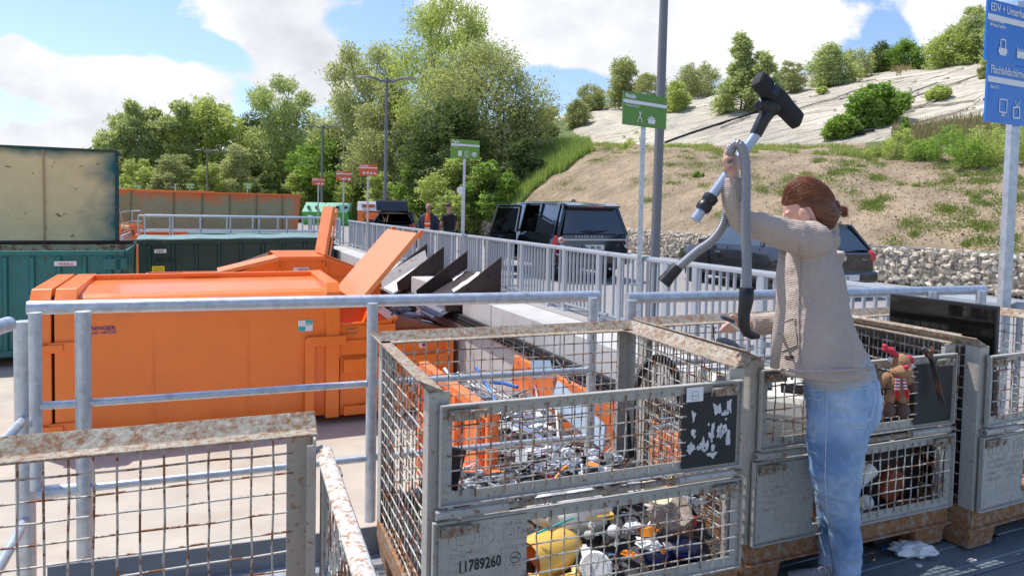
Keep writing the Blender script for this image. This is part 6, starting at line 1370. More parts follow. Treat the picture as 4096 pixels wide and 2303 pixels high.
b=MB(); b.ell(C_(.30,.16,.62),(.035,.09,.23),16,12,rot=Matrix.Rotation(RZC-.9,3,'Z')); solo('grey_vacuum_body',b,mat('vacuum_grey',(.24,.27,.31),.35,.2,.1,4),'long grey rounded vacuum body leaning in the right mesh box','appliance',smooth=True)
b=MB(); b.ell(C_(.36,.14,.36),(.05,.05,.15),16,12,rot=Matrix.Rotation(RZC+.2,3,'Z')); solo('white_lamp_shade',b,WHT,'pale rounded shade in the lower part of the right mesh box','shade',smooth=True)
b=MB(); b.prism([C_(.30,-.04,.70),C_(.52,-.04,.76),C_(.52,-.04,.50)],YC*.005); solo('cardboard',b,mat('cardboard',(.38,.22,.12),.8,0,.1,8),'piece of brown cardboard hanging at the right mesh box','cardboard')
# small rubbish on the deck
def onfloor(px,py): return G(px,py,.008)
o=solo('torn_paper',crumple(G(3655,2195,.02),(.10,.055,.025),5,12,6,.6),PAPER,'large crumpled grey and white paper on the deck below the middle box','paper')
for (px,py,s,m,lab) in [(3770,2135,.02,WHT,'small white chip beside the box foot'),(3860,2170,.016,WHT,'white shard on the deck right of the box foot'),(3675,2265,.014,WHT,'white scrap low on the deck'),(3900,2090,.02,mat('pale_chip',(.45,.42,.4),.6),'pale stone chip near the right edge'),(3980,2150,.022,BLK,'black flat scrap with a nut at the right edge'),(3340,2200,.03,BLK,'black rag under the middle box'),(3470,2185,.05,BLK,'black crushed tray under the middle box'),(3540,2195,.02,mat('blue_glass',(.02,.12,.30),.2),'blue bottle scrap under the middle box'),(3220,2150,.03,CLR,'clear plastic scrap in front of the box foot'),(3490,2240,.012,mat('gold_cap',(.45,.32,.10),.3,.8),'small golden bottle cap on the deck'),(3485,2212,.015,mat('copper_roll',(.30,.17,.12),.5,.4),'small brown metal roll on the deck'),(3740,2155,.03,mat('grey_disc',(.25,.26,.28),.5),'grey plastic disc beside the box foot'),(3885,2245,.02,mat('pale_chip',(.45,.42,.4)),'thin pale splinter on the deck'),(3330,2165,.03,WHT,'white plastic clip under the middle box'),(3590,2140,.02,WHT,'white plastic piece under the box edge')]:
    p=onfloor(px,py); rq=random.Random(px); b=MB()
    n=rq.randint(5,8); pts=[V(p.x+math.cos(i*6.283/n)*s*rq.uniform(.5,1.3),p.y+math.sin(i*6.283/n)*s*rq.uniform(.5,1.3),.012) for i in range(n)]; b.prism(pts,V(rq.uniform(-.3,.3)*s,rq.uniform(-.3,.3)*s,s*rq.uniform(.2,.5)))
    solo('deck_rubbish',b,m,lab,'rubbish','rubbish lying on the plank deck')
# pincers hanging on the flap edge
PIN=mat('dark_steel',(.07,.062,.058),.5,.7,.2,12,rust=.3)
Dp=A(3712,1400,3.02).y
b=MB(); J0=A(3716,1420,3.03); L1=[J0,A(3735,1445,3.02),A(3755,1530,3.02),A(3774,1610,3.02)]; L2=[J0,A(3727,1450,3.05),A(3744,1530,3.05),A(3760,1600,3.05)]
b.tube(L1,[.009,.007,.005,.006],8); b.tube(L2,[.009,.007,.005,.006],8); b.tube([J0,A(3706,1410,3.03),A(3692,1395,3.03),A(3700,1387,3.03)],[.010,.012,.009,.004],8); b.tube([J0,A(3722,1405,3.03),A(3734,1395,3.03),A(3724,1387,3.03)],[.010,.012,.009,.004],8); b.lathe([(.012,-.012),(.012,.012)],J0,V(.2,-1,0),10)
solo('pincers',b,PIN,'dark rusty pincers hanging over the flap edge right of the plush reindeer','pincers',smooth=True,auto=50)
# plush reindeer
FUR=mat('brown_fur',(.52,.29,.145),.95,0,.18,30,bump=.8,bscale=160); FURD=mat('dark_brown_fur',(.17,.095,.075),.95,0,.12,30,bump=.6,bscale=160); RED_=mat('red_felt',(.60,.045,.07),.9,0,.08,30,bump=.4,bscale=120)
T=thing('plush_reindeer','brown plush reindeer with red antlers and a striped scarf tied to the box flap','plush toy',A(3595,1670,2.93)); Dd=2.93
q=lambda px,py,dd=0.: A(px,py,Dd+dd)
px_=Dd/2800.
b=MB(); b.ell(q(3605,1453),(36*px_,.035,40*px_),16,12); b.ell(q(3606,1484,-.02),(42*px_,.04,28*px_),16,12)
b.ell(q(3583,1532),(42*px_,.036,50*px_),16,12)
b.tube([q(3557,1505),q(3538,1510),q(3526,1535,-.0),q(3532,1556)],[20*px_,20*px_,17*px_,12*px_],12); b.tube([q(3612,1510),q(3630,1520),q(3640,1540)],[19*px_,19*px_,15*px_],12)
b.tube([q(3568,1560),q(3562,1590),q(3557,1612)],[20*px_,18*px_,17*px_],12); b.tube([q(3600,1560),q(3606,1590),q(3608,1612)],[20*px_,18*px_,17*px_],12)
obj('body',b,FUR,T,smooth=True)
for x_,y_,nm in ((3553,1638,'foot'),(3611,1640,'foot'),(3652,1548,'paw')):
    b=MB(); k=27 if nm=='foot' else 17; b.ell(q(x_,y_,-.012),(k*px_,.03 if nm=='foot' else .02,(k+3)*px_),14,10); obj(nm,b,FURD,T,smooth=True)
b=MB(); b.tube([q(3586,1424),q(3568,1404),q(3545,1396),q(3532,1392)],[12*px_,13*px_,14*px_,9*px_],12); b.tube([q(3548,1398),q(3538,1382),q(3534,1376)],[12*px_,10*px_,5*px_],10); b.tube([q(3566,1403),q(3572,1388)],[9*px_,5*px_],10); obj('antler',b,RED_,T,smooth=True)
b=MB(); b.tube([q(3630,1424),q(3640,1434),q(3648,1450)],[9*px_,13*px_,10*px_],10); obj('antler',b,RED_,T,smooth=True)
for x_,y_ in ((3560,1437),(3645,1462)):
    b=MB(); b.ell(q(x_,y_),(11*px_,.008,11*px_),10,8); obj('ear',b,WHT,T,smooth=True)
b=MB(); b.ell(q(3626,1467,-.06),(11*px_,.012,9*px_),12,8); obj('nose',b,RED_,T,smooth=True)
for x_,y_ in ((3606,1447),(3624,1453)):
    b=MB(); b.ell(q(x_,y_,-.036),.0035,8,6); obj('eye',b,BLK,T,smooth=True)
def stripem():
    m=mat('striped_scarf',(.60,.03,.06),.9); t=m.node_tree;n=t.nodes;l=t.links; g=n.new('ShaderNodeNewGeometry'); s_=n.new('ShaderNodeSeparateXYZ'); l.new(g.outputs['Position'],s_.inputs[0]); a=n.new('ShaderNodeMath'); a.operation='SINE'; k=n.new('ShaderNodeMath'); k.operation='MULTIPLY'; l.new(s_.outputs[2],k.inputs[0]); k.inputs[1].default_value=480.; l.new(k.outputs[0],a.inputs[0]); c_=n.new('ShaderNodeMath'); c_.operation='GREATER_THAN'; c_.inputs[1].default_value=0.; l.new(a.outputs[0],c_.inputs[0]); mx_=n.new('ShaderNodeMix'); mx_.data_type='RGBA'; l.new(c_.outputs[0],mx_.inputs[0]); mx_.inputs[6].default_value=(.60,.03,.06,1); mx_.inputs[7].default_value=(.75,.72,.72,1); l.new(mx_.outputs[2],n['Principled BSDF'].inputs['Base Color']); return m
STR=stripem()
b=MB(); b.slab(q(3583,1510,-.045),q(3601,1512,-.045),q(3598,1566,-.05),q(3580,1564,-.05),.005); b.slab(q(3611,1516,-.04),q(3624,1516,-.04),q(3632,1556,-.045),q(3616,1558,-.045),.005); SC_=obj('scarf',b,STR,T)
b=MB()
for k in range(7): b.tube([q(3581+k*2.6,1564,-.05),q(3583+k*2.6+(k%3-1)*2,1602-abs(k-3)*3,-.05)],.0016,4); b.tube([q(3617+k*2.3,1557,-.045),q(3622+k*2.6,1598-abs(k-3)*4,-.045)],.0016,4)
obj('fringe',b,mat('red_fringe',(.70,.02,.02),.8),SC_)
b=MB(); b.tube([q(3520,1560,.01),q(3548,1554,-.03),q(3562,1553,-.045)],.004,6); obj('cable_tie',b,BLK,T)
# ---------------------------------------------------------------- people and the vacuum cleaner
def ring(c,w,d,yaw,n=20,ex=2.2,up=None):
    """horizontal (or tilted) superellipse: half width w along the shoulder axis, half depth d"""
    c=Vector(c); X=V(math.cos(yaw),math.sin(yaw),0); Y=V(-math.sin(yaw),math.cos(yaw),0)
    if up is not None:
        up=Vector(up).normalized(); X=(X-up*X.dot(up)).normalized(); Y=up.cross(X)
    out=[]
    for j in range(n):
        a=2*math.pi*j/n; ca,sa=math.cos(a),math.sin(a); k=2./ex
        out.append(c+X*(w*math.copysign(abs(ca)**k,ca))+Y*(d*math.copysign(abs(sa)**k,sa)))
    return out
def fused(name,b,m,parent,vox=.006,smooth=6,disp=None,label=None,fac=.5):
    o=obj(name,b,m,parent,smooth=True,label=label)
    r_=o.modifiers.new('remesh','REMESH'); r_.mode='VOXEL'; r_.voxel_size=vox; r_.use_smooth_shade=True
    s_=o.modifiers.new('smooth','SMOOTH'); s_.iterations=smooth; s_.factor=fac
    if disp:
        for k,(sz,st) in enumerate(disp):
            t=bpy.data.textures.new(name+'_folds','CLOUDS'); t.noise_scale=sz; t.noise_depth=2; d=o.modifiers.new('folds','DISPLACE'); d.texture=t; d.strength=st; d.mid_level=.5; d.texture_coords='GLOBAL'
    return o
def chainring(pts,rs,n=14): # tube with given radii, for limbs
    b=MB(); b.tube(pts,rs,n); return b
SKIN=mat('skin',(.62,.36,.27),.5,0,.06,12,bump=.03); 
HAIR=mat('auburn_hair',(.13,.040,.015),.42,0,.45,9,stretch=(1,1,1),bump=.22,bscale=60)
def strandmat(m,ax=(6,6,90)):
    t=m.node_tree; 
    for n in t.nodes:
        if n.type=='MAPPING': n.inputs['Scale'].default_value=ax
strandmat(HAIR,(1.6,9,11))
def knitmat():
    m=mat('knit_taupe',(.47,.385,.325),.95,0,.10,5,col2=(.88,.82,.75),c2amt=.30,c2scale=150)
    t=m.node_tree;n=t.nodes;l=t.links; g=n.new('ShaderNodeTexCoord'); s_=n.new('ShaderNodeSeparateXYZ'); l.new(g.outputs['Object'],s_.inputs[0])
    def M(op,a,b_=0.):
        q=n.new('ShaderNodeMath'); q.operation=op
        for i,v in enumerate((a,b_)):
            if isinstance(v,(int,float)): q.inputs[i].default_value=v
            else: l.new(v,q.inputs[i])
        return q.outputs[0]
    k=n.new('ShaderNodeTexNoise'); k.inputs['Scale'].default_value=7; l.new(g.outputs['Object'],k.inputs['Vector'])
    z=M('ADD',s_.outputs[2],M('MULTIPLY',k.outputs[0],.02)); a=M('SINE',M('MULTIPLY',z,900.)); b_=M('SINE',M('MULTIPLY',M('ADD',s_.outputs[0],s_.outputs[1]),800.)); h=M('ADD',a,M('MULTIPLY',b_,.6))
    bp=n.new('ShaderNodeBump'); bp.inputs['Strength'].default_value=.5; bp.inputs['Distance'].default_value=.002; l.new(h,bp.inputs['Height']); l.new(bp.outputs[0],n['Principled BSDF'].inputs['Normal']); return m
KNIT=knitmat()
JEAN=mat('blue_jeans',(.15,.27,.47),.85,0,.14,7,col2=(.47,.59,.72),c2amt=.50,c2scale=3.2,bump=.25,bscale=220)
GREYT=mat('grey_jersey',(.40,.40,.42),.9,0,.1,9,bump=.2,bscale=60)
DW=2.68
def w(px,py,dd=0.): return A(px,py,DW+dd)
WM=thing('person','woman in a taupe knitted cardigan and ripped blue jeans lifting a vacuum cleaner hose','person',V(1.27,2.72,0))
pxm=DW/2800.
yaw=R(53)   # shoulder axis
# body: head, neck, arms, hands and legs as one skin surface
b=MB()
def headfn(p): # skull shaped along +x as face direction
    q=V(p.x,p.y,p.z)
    if p.x>0: q.x*=.92
    if p.z<0: q.x*=(1-.10*abs(p.z)); q.y*=(1-.28*abs(p.z)**1.5)
    return q
fy=R(168); tilt=R(24)
HR=Matrix.Rotation(fy,3,'Z')@Matrix.Rotation(tilt,3,'Y')
hc=w(3228,838,.03)
b.ell(hc,(.094,.074,.112),28,20,rot=HR,fn=headfn)
def hp(x,y,z): return hc+HR@V(x,y,z)
b.tube([hp(.085,0,.012),hp(.104,0,-.012),hp(.094,0,-.03)],[.009,.012,.008],8); b.ell(hp(.082,0,-.055),(.012,.022,.007),8,6,rot=HR); b.ell(hp(.086,0,-.052),(.010,.018,.005),8,6,rot=HR); b.ell(hp(.072,0,-.088),(.02,.024,.018),10,8,rot=HR)
for s in(-1,1): b.ell(hp(.074,s*.03,-.002),(.014,.014,.011),10,8,rot=HR); b.ell(hp(.078,s*.032,.018),(.008,.02,.005),8,6,rot=HR)
for s in (-1,1): # ears
    b.ell(hp(.030,s*.074,-.012),(.019,.010,.031),12,10,rot=HR@Matrix.Rotation(s*-.25,3,'Z'))
b.tube([hp(-.02,0,-.07),w(3262,930,.05),w(3270,990,.06)],[.052,.050,.06],16)
# raised left arm
shL=w(3225,962,-.10); elL=w(2962,895,-.12); wrL=w(2930,706,-.14)
b.tube([shL,elL.lerp(shL,.5),elL],[.048,.043,.036],14); b.tube([elL,elL.lerp(wrL,.35),wrL],[.037,.036,.025],14)
# lower right arm
shR=w(3275,1010,.17); elR=w(3190,1262,.15); wrR=w(2985,1297,-.0)
b.tube([shR,elR],[.040,.034],14); b.tube([elR,wrR],[.036,.024],14)
# torso core and legs
b.loft([ring(w(3345,1560),.11,.07,yaw),ring(w(3290,1400),.10,.07,yaw),ring(w(3262,1150,.02),.10,.06,yaw),ring(w(3262,1010,.03),.10,.05,yaw)])
def hand(b,wr,palm,fing,thumb,pr=(.018,.040,.044),rot=None):
    b.tube([wr,palm],[.024,.022],12); b.ell(palm,pr,14,10,rot=rot)
    for f in fing: b.tube(f,[.0098,.0092,.0085,.0068][:len(f)],9)
    b.tube(thumb,[.0125,.0105,.0085][:len(thumb)],9)
# left hand closed round wand and hose, knuckles to the left
pc=w(2925,655,-.145)
hrot=Matrix.Rotation(R(10),3,'Z')
fl=[[w(2922,632,-.165),w(2913,606,-.175),w(2912,588,-.165),w(2926,578,-.15)],
    [w(2912,645,-.17),w(2900,625,-.18),w(2905,606,-.185),w(2930,600,-.18)],
    [w(2906,662,-.17),w(2896,649,-.182),w(2906,634,-.192),w(2934,628,-.19)],
    [w(2908,680,-.165),w(2901,672,-.178),w(2912,662,-.19),w(2936,655,-.188)]]
hand(b,wrL,pc,fl,[w(2942,672,-.12),w(2962,648,-.10),w(2970,622,-.10)],(.030,.020,.045),hrot)
# right hand, palm up and fingers pointing left
pr_=w(2945,1300,-.03)
fr_=[[w(2930,1290,-.04),w(2905,1300,-.06),w(2886,1318,-.07),w(2878,1327,-.07)],[w(2932,1298,-.02),w(2908,1308,-.03),w(2890,1324,-.04),w(2884,1331,-.04)],[w(2936,1304,.0),w(2915,1316,-.0),w(2900,1328,-.0)],[w(2944,1310,.02),w(2928,1322,.02),w(2915,1330,.02)]]
hand(b,wrR,pr_,fr_,[w(2950,1284,-.05),w(2935,1268,-.07),w(2922,1262,-.08)],(.045,.036,.02),Matrix.Rotation(R(10),3,'Z'))
# legs inside the jeans
kn=w(3362,1985,-.02); an=w(3385,2330,.0); b.tube([w(3350,1620,-.03),kn,an,w(3380,2385,0)],[.08,.040,.028,.026],14)
kn2=w(3330,1990,.2); an2=w(3318,2290,.2); b.tube([w(3340,1620,.16),kn2,an2],[.08,.040,.028],14)
BODY=fused('body',b,SKIN,WM,.0045,3)
# eyes and hair
b=MB()
for s in (-1,1): b.ell(hp(.086,s*.031,-.002),(.006,.012,.0035),8,6,rot=HR)
obj('eyelid',b,mat('lash',(.10,.05,.04),.7),WM,smooth=True)
def hairfn(p):
    q=headfn(p); k=1.
    if p.x>.42 and p.z<.30: k=.80
    if p.z<-.55 and p.x>-.1: k=.80
    if abs(p.y)>.5 and .08<p.x<.6 and p.z<.10: k=.80
    return q*k
b=MB(); b.ell(hc+HR@V(-.008,0,.008),(.099,.083,.120),44,30,rot=HR,fn=hairfn); 
tailb=w(3346,836,.06)
b.ell(hp(-.060,0,-.035),(.045,.055,.060),16,12,rot=HR); b.ell(hp(-.050,0,-.060),(.040,.052,.045),16,12,rot=HR); b.tube([hp(-.07,0,-.03),w(3315,836,.06),tailb],[.05,.032,.014],16)
HO=fused('hair',b,HAIR,WM,.005,4,disp=[(.012,.004)])
b=MB(); rr=random.Random(3)
for k in range(190):
    e=tailb+V(rr.uniform(.014,.046),rr.uniform(-.02,.02),rr.uniform(-.034,.008)); b.tube([tailb+V(rr.uniform(-.008,.008),rr.uniform(-.008,.008),rr.uniform(-.008,.008)),tailb.lerp(e,.5)+V(.004,0,.008),e],[.0028,.0024,.0007],4)
e0=V(-.93,0,-.16).normalized()
for k in range(620): # combed strands running back to the tie
    s0=V(rr.uniform(.05,.85),rr.uniform(-1,1),rr.uniform(-.15,1.)).normalized()
    if (s0.x>.3 and s0.z<.32) or (s0.z<.1 and s0.x>-.2): continue
    st=[]; wob=V(rr.uniform(-.05,.05),rr.uniform(-.05,.05),rr.uniform(-.05,.05)); lift=rr.uniform(.985,1.012)
    for i in range(9):
        p_=(s0.lerp(e0,i/8)+wob*math.sin(math.pi*i/8)); 
        p_.normalize(); p_=headfn(p_)
        st.append(hc+HR@V(-.008,0,.008)+HR@V(p_.x*.0995,p_.y*.0835,p_.z*.1205)*lift)
    b.tube(st,[.0004,.0012,.0014,.0014,.0014,.0014,.0013,.0011,.0008],3,cap=False)
obj('hair_strands',b,mat('auburn_light',(.20,.068,.024),.38,0,.45,30),HO,smooth=True)
b=MB(); b.tube([tailb+V(.006,0,0)+(HR@V(0,math.cos(a*.6283)*.017,math.sin(a*.6283)*.017)) for a in range(11)],.0065,8,cap=False); obj('hair_band',b,mat('pale_band',(.45,.50,.60),.8),WM,smooth=True)
# cardigan: torso and two sleeves fused
b=MB()
T_=[(3268,905,62,.05,1.0),(3262,930,92,.05,.9),(3246,962,118,.05,.85),(3248,1010,128,.04,.88),(3256,1070,142,.03,.92),(3264,1140,148,.02,.95),(3268,1220,150,.01,1.),(3276,1310,166,.0,1.),(3288,1395,186,.0,1.05),(3298,1455,203,.0,1.05),(3300,1478,204,.0,1.05)]
rs=[]
for i,(cx,cy,hw,dd,kd) in enumerate(T_):
    k=hw*pxm/.147*.965; up=V(0,0,1) if i>3 else V(.10,.0,1.)
    rs.append(ring(w(cx,cy+ (0 if i<9 else 0),dd),.19*k*.98,.118*k*kd,yaw,24,2.25,up))
b.loft(rs)
b.tube([w(3232,968,-.07),w(3165,942,-.12),w(3085,918,-.13),w(3010,900,-.13),w(2966,882,-.13),w(2942,835,-.135),w(2932,770,-.14),w(2929,712,-.14)],[.068,.062,.055,.051,.049,.045,.040,.035],18)
b.ell(w(3235,958,-.06),(.085,.08,.07),16,12); b.ell(w(3286,958,.05),(.066,.07,.052),16,12); b.tube([w(3300,1000,.2),w(3285,1140,.22),w(3205,1262,.16),w(3100,1290,.06),w(2996,1294,.0)],[.075,.065,.055,.045,.036],18)
b.tube([w(3205,903,.0),w(3262,893,.02),w(3325,912,.09),w(3338,935,.12)],[.018,.026,.026,.018],10)
CDG=fused('cardigan',b,KNIT,WM,.0055,5,disp=[(.09,.020),(.03,.005)])
SC2=surf(CDG)
b=MB(); rows=[]
for i in range(9):
    r_=[]
    for j in range(9):
        u,v_q=i/8,j/8; x=3116+(3176-3116)*u+(v_q*12); y=1296+(1270-1296)*u+v_q*(108); q=SC2(x,y,.008 if 0<i<8 and 0<j<8 else .003); r_.append(q if q is not None else w(x,y,-.2))
    rows.append(r_)
b.loft(rows,closed=False); obj('pocket',b,KNIT,CDG,smooth=True)
PK=[(3116,1296),(3176,1270),(3188,1378),(3128,1404)]
def seam0(pts,par,S_,m,r_,nm):
    b=MB(); out=[]
    for i in range(len(pts)-1):
        for k in range(8):
            t=k/8; q=S_(pts[i][0]+(pts[i+1][0]-pts[i][0])*t,pts[i][1]+(pts[i+1][1]-pts[i][1])*t,.004)
            if q is not None: out.append(q)
    if len(out)>1: b.tube(out,r_,6); obj(nm,b,m,par,smooth=True)
seam0(PK+[PK[0]],CDG,SC2,KNIT,.0032,'pocket_seam')
seam0([(3200,985),(3196,1120),(3194,1240),(3196,1380),(3198,1470)],CDG,SC2,KNIT,.0025,'side_seam')
q=[SC2(3140,1424,.003),SC2(3174,1420,.003),SC2(3175,1433,.003),SC2(3141,1437,.003)]
if all(q):
    b=MB(); b.slab(*q,-.003); obj('leather_tag',b,mat('tag_brown',(.06,.035,.035),.6),CDG)
b=MB(); b.tube([w(3096,1478,-.06),w(3170,1482,-.21),w(3290,1486,-.25),w(3400,1480,-.20),w(3490,1472,-.09)],.006,8); obj('hem',b,KNIT,CDG,smooth=True)
b=MB(); b.tube([w(3129,1000,-.10),w(3120,1110,-.12),w(3124,1210,-.135),w(3112,1330,-.14),w(3098,1470,-.13)],[.012,.016,.018,.02,.016],10); obj('front_edge',b,KNIT,CDG,smooth=True)
# jersey hem under the cardigan
b=MB(); rs=[ring(w(cx,cy),.19*hw*pxm/.147,.118*hw*pxm/.147,yaw,28,2.2,V(-.05,0,1)) for cx,cy,hw in ((3325,1420,160),(3345,1470,164),(3358,1500,162),(3362,1520,156))]; b.loft(rs); fused('shirt',b,GREYT,WM,.006,4,disp=[(.03,.010)])
# jeans
b=MB()
def jr(cx,cy,hw,dd,asp=1.,ex=2.1): k=hw*pxm; return ring(w(cx,cy,dd),k*1.06,k*.98*asp,yaw,22,ex)
b.loft([ring(w(3366,1503),.19*157*pxm/.147,.12*157*pxm/.147,yaw,22,2.3),ring(w(3368,1525),.19*160*pxm/.147,.122*160*pxm/.147,yaw,22,2.3),ring(w(3374,1580),.19*158*pxm/.147,.128*158*pxm/.147,yaw,22,2.3),ring(w(3372,1650),.19*148*pxm/.147,.128*150*pxm/.147,yaw,22,2.3),ring(w(3362,1710),.17*142*pxm/.147,.12*140*pxm/.147,yaw,22,2.3)])
b.loft([jr(3364,1640,122,-.07),jr(3352,1730,117,-.07),jr(3345,1800,112,-.06),jr(3338,1880,103,-.05),jr(3342,1950,88,-.04),jr(3354,2010,74,-.03),jr(3366,2060,67,-.02),jr(3376,2120,64,-.01),jr(3383,2190,61,0),jr(3388,2260,57,0),jr(3391,2330,54,0),jr(3392,2372,54,0)])
b.loft([jr(3372,1640,112,.12),jr(3362,1730,108,.13),jr(3350,1850,98,.15),jr(3344,1950,82,.17),jr(3338,2030,72,.18),jr(3332,2120,64,.19),jr(3325,2200,58,.2),jr(3318,2275,55,.2)])
JE=fused('jeans',b,JEAN,WM,.006,6,disp=[(.11,.030),(.05,.014),(.02,.004)])
SEAM=mat('jeans_seam',(.50,.58,.66),.9,0,.2,40)
SJ=surf(JE)
def seam(pts,par,S_,m,r_=.0018,nm='stitching',n=8):
    b=MB(); out=[]
    for i in range(len(pts)-1):
        for k in range(n):
            t=k/n; q=S_(pts[i][0]+(pts[i+1][0]-pts[i][0])*t,pts[i][1]+(pts[i+1][1]-pts[i][1])*t,.001)
            if q is not None: out.append(q)
    q=S_(*pts[-1],.001)
    if q is not None: out.append(q)
    if len(out)>1: b.tube(out,r_,5); return obj(nm,b,m,par,smooth=True)
for pts in ([(3382,1560),(3505,1545),(3492,1640),(3462,1712),(3400,1706),(3382,1560)],[(3398,1568),(3388,1610)],[(3232,1590),(3280,1602),(3300,1580),(3305,1540)],[(3310,1545),(3305,1700),(3300,1900),(3305,2020),(3330,2200)],[(3234,1562),(3370,1552),(3520,1532)],[(3515,1560),(3495,1640),(3470,1720),(3462,1780)]): seam(pts,JE,SJ,SEAM)
b=MB()
RIP=mat('ripped_threads',(.70,.74,.78),.95,0,.1,40)
for (cx,cy,n_,L_) in ((3243,1740,9,22),(3252,1790,5,22),):
    for k in range(n_):
        x=cx+rr.uniform(-10,10); y=cy+rr.uniform(-22,22); q0=SJ(x-L_*.4,y,.004); q1=SJ(x,y+rr.uniform(0,10),.006); q2=SJ(x+L_*.6,y+rr.uniform(0,22),.004)
        if q0 and q1 and q2: b.tube([q0,q1,q2],.0008,4)
if b.v: obj('ripped_threads',b,RIP,JE,smooth=True)
# shoes: pale canvas with laces, toe to the left
SHO=mat('canvas_shoe',(.45,.44,.43),.9,0,.12,20,bump=.2); 
def shoe(heel,toe,lab):
    h=Vector(heel);t=Vector(toe); X=(t-h).normalized(); Y=V(-X.y,X.x,0).normalized(); L_=(t-h).length; b=MB()
    prof=[(0,.036,.075),(.12,.040,.085),(.3,.040,.085),(.5,.045,.065),(.7,.050,.045),(.88,.044,.034),(1.,.018,.02)]
    b.loft([[h+X*(u*L_)+Y*(wd*math.cos(a*math.pi/5))+ZV*(max(.006,ht*.5+ht*.5*math.sin(a*math.pi/5))) for a in range(10)] for u,wd,ht in prof]); s_=obj('shoe',b,SHO,WM,smooth=True,sub=1,label=lab)
    b=MB(); b.loft([[h+X*(u*L_)+Y*(wd*1.08*math.cos(a*math.pi/5))+ZV*(.012+.012*math.sin(a*math.pi/5)) for a in range(10)] for u,wd,ht in prof]); obj('sole',b,WHT,s_,smooth=True)
    b=MB()
    for k in range(5): u=.36+k*.08; hh=.078-k*.010; b.tube([h+X*(u*L_)+Y*.03+ZV*hh*.9,h+X*((u+.02)*L_)+ZV*(hh+.006),h+X*(u*L_)-Y*.03+ZV*hh*.9],.003,5)
    obj('laces',b,WHT,s_,smooth=True)
g1=w(3392,2380,0); shoe(V(g1.x+.06,g1.y+.02,.0),V(g1.x-.19,g1.y+.09,.0),'near shoe')
g2=w(3318,2290,.2); shoe(V(g2.x+.05,g2.y-.12,0),V(g2.x-.19,g2.y-.04,0),'far shoe')
# ring on the left hand
b=MB(); c=w(2898,640,-.186); b.tube([c+V(math.cos(a*.7854)*.0105,math.sin(a*.7854)*.0105,0) for a in range(9)],.0015,5,cap=False); obj('finger_ring',b,mat('gold_ring',(.7,.45,.2),.25,1),WM,smooth=True)
# --- vacuum cleaner wand with floor nozzle and hose held in the hands
DV_=DW-.17
def v_(px,py,dd=0.): return A(px,py,DV_+dd)
T=thing('vacuum_wand','grey vacuum cleaner tube with a black floor nozzle held up high','vacuum cleaner part',v_(2775,885))
WND=mat('wand_grey',(.36,.42,.52),.28,.3,.06,4,coat=.3)
a0,a1=v_(2779,880,.02),v_(3030,530,.05)
b=MB(); b.tube([a0,a0.lerp(a1,.5),a1],.0185,20); obj('tube',b,WND,T,smooth=True,auto=40)
b=MB(); c0,c1=v_(2806,842,.02),v_(2850,782,.025); b.tube([c0,c0.lerp(c1,.15),c0.lerp(c1,.4),c0.lerp(c1,.5),c0.lerp(c1,.6),c0.lerp(c1,.9),c1],[.024,.028,.027,.023,.027,.028,.021],20); obj('collar',b,BLK,T,smooth=True,auto=40)
b=MB(); b.tube([v_(3022,540,.05),v_(3052,480,.052),v_(3078,440,.055)],[.022,.024,.027],20); obj('connector',b,BLK,T,smooth=True,auto=40)
b=MB(); b.ell(v_(3082,428,.055),(.042,.036,.036),16,12); b.tube([v_(3050,410,.03),v_(3062,436,.08)],.022,14); obj('swivel',b,BLK,T,smooth=True)
# floor nozzle: long flat box
n0,n1=v_(3036,322,.03),v_(3186,480,.09); X=(n1-n0).normalized(); up_=V(.35,-.55,.15); Y=(up_-X*up_.dot(X)).normalized(); Z=X.cross(Y); L_=(n1-n0).length
b=MB(); rg=[]
for u,hw,hh in ((-.05,.9,.8),(-.035,.98,.95),(.03,1,1),(.30,1,1.),(.42,1.0,1.25),(.60,1.0,1.25),(.72,1,1),(.97,1,.95),(1.03,.98,.9),(1.05,.9,.8)):
    c=n0+X*(L_*u); rg.append([c+Z*(.036*hw*math.copysign(abs(math.cos(a*math.pi/8))**.4,math.cos(a*math.pi/8)))+Y*(.022*hh*math.copysign(abs(math.sin(a*math.pi/8))**.4,math.sin(a*math.pi/8))) for a in range(16)])
b.loft(rg); obj('floor_nozzle',b,BLKM,T,smooth=True,auto=50)
b=MB(); b.frame(n0+X*(L_*.30)+Y*.02,X*.03,Z*.05,Y*.012); obj('pedal',b,BLK,T,bevel=.004)
b=MB(); b.lathe([(.0,.012),(.012,.012),(.016,.006),(.016,-.01)],v_(3032,423,-.0),V(-.3,-1,0),16); obj('wheel',b,BLK,T,smooth=True,auto=40)
T=thing('vacuum_hose','grey corrugated vacuum hose looped over the woman\'s raised hand','vacuum hose',v_(2980,1160))
HOS=mat('hose_grey',(.27,.275,.29),.35,.35,.06,5)
b=MB(); path=[v_(2692,1092,.10),v_(2730,1055,.10),v_(2790,1004,.10),v_(2848,962,.09),v_(2890,905,.08),v_(2908,840,.07),v_(2912,760,.06),v_(2912,680,.03),v_(2920,610,-.01),v_(2942,578,-.03),v_(2966,590,-.04),v_(2980,640,-.04),v_(2984,720,-.04),v_(2982,820,-.04),v_(2983,930,-.04),v_(2987,1040,-.04),v_(2987,1165,-.04)]
corr(b,path,.0185,.0074,.16,16); obj('hose',b,HOS,T,smooth=True)
b=MB(); b.tube([v_(2712,1066,.10),v_(2690,1090,.10),v_(2672,1110,.10)],[.022,.024,.024],18); b.tube([v_(2672,1110,.10),v_(2654,1132,.10)],[.025,.027],18,cap=False); obj('end_sleeve',b,BLK,T,smooth=True,auto=40)
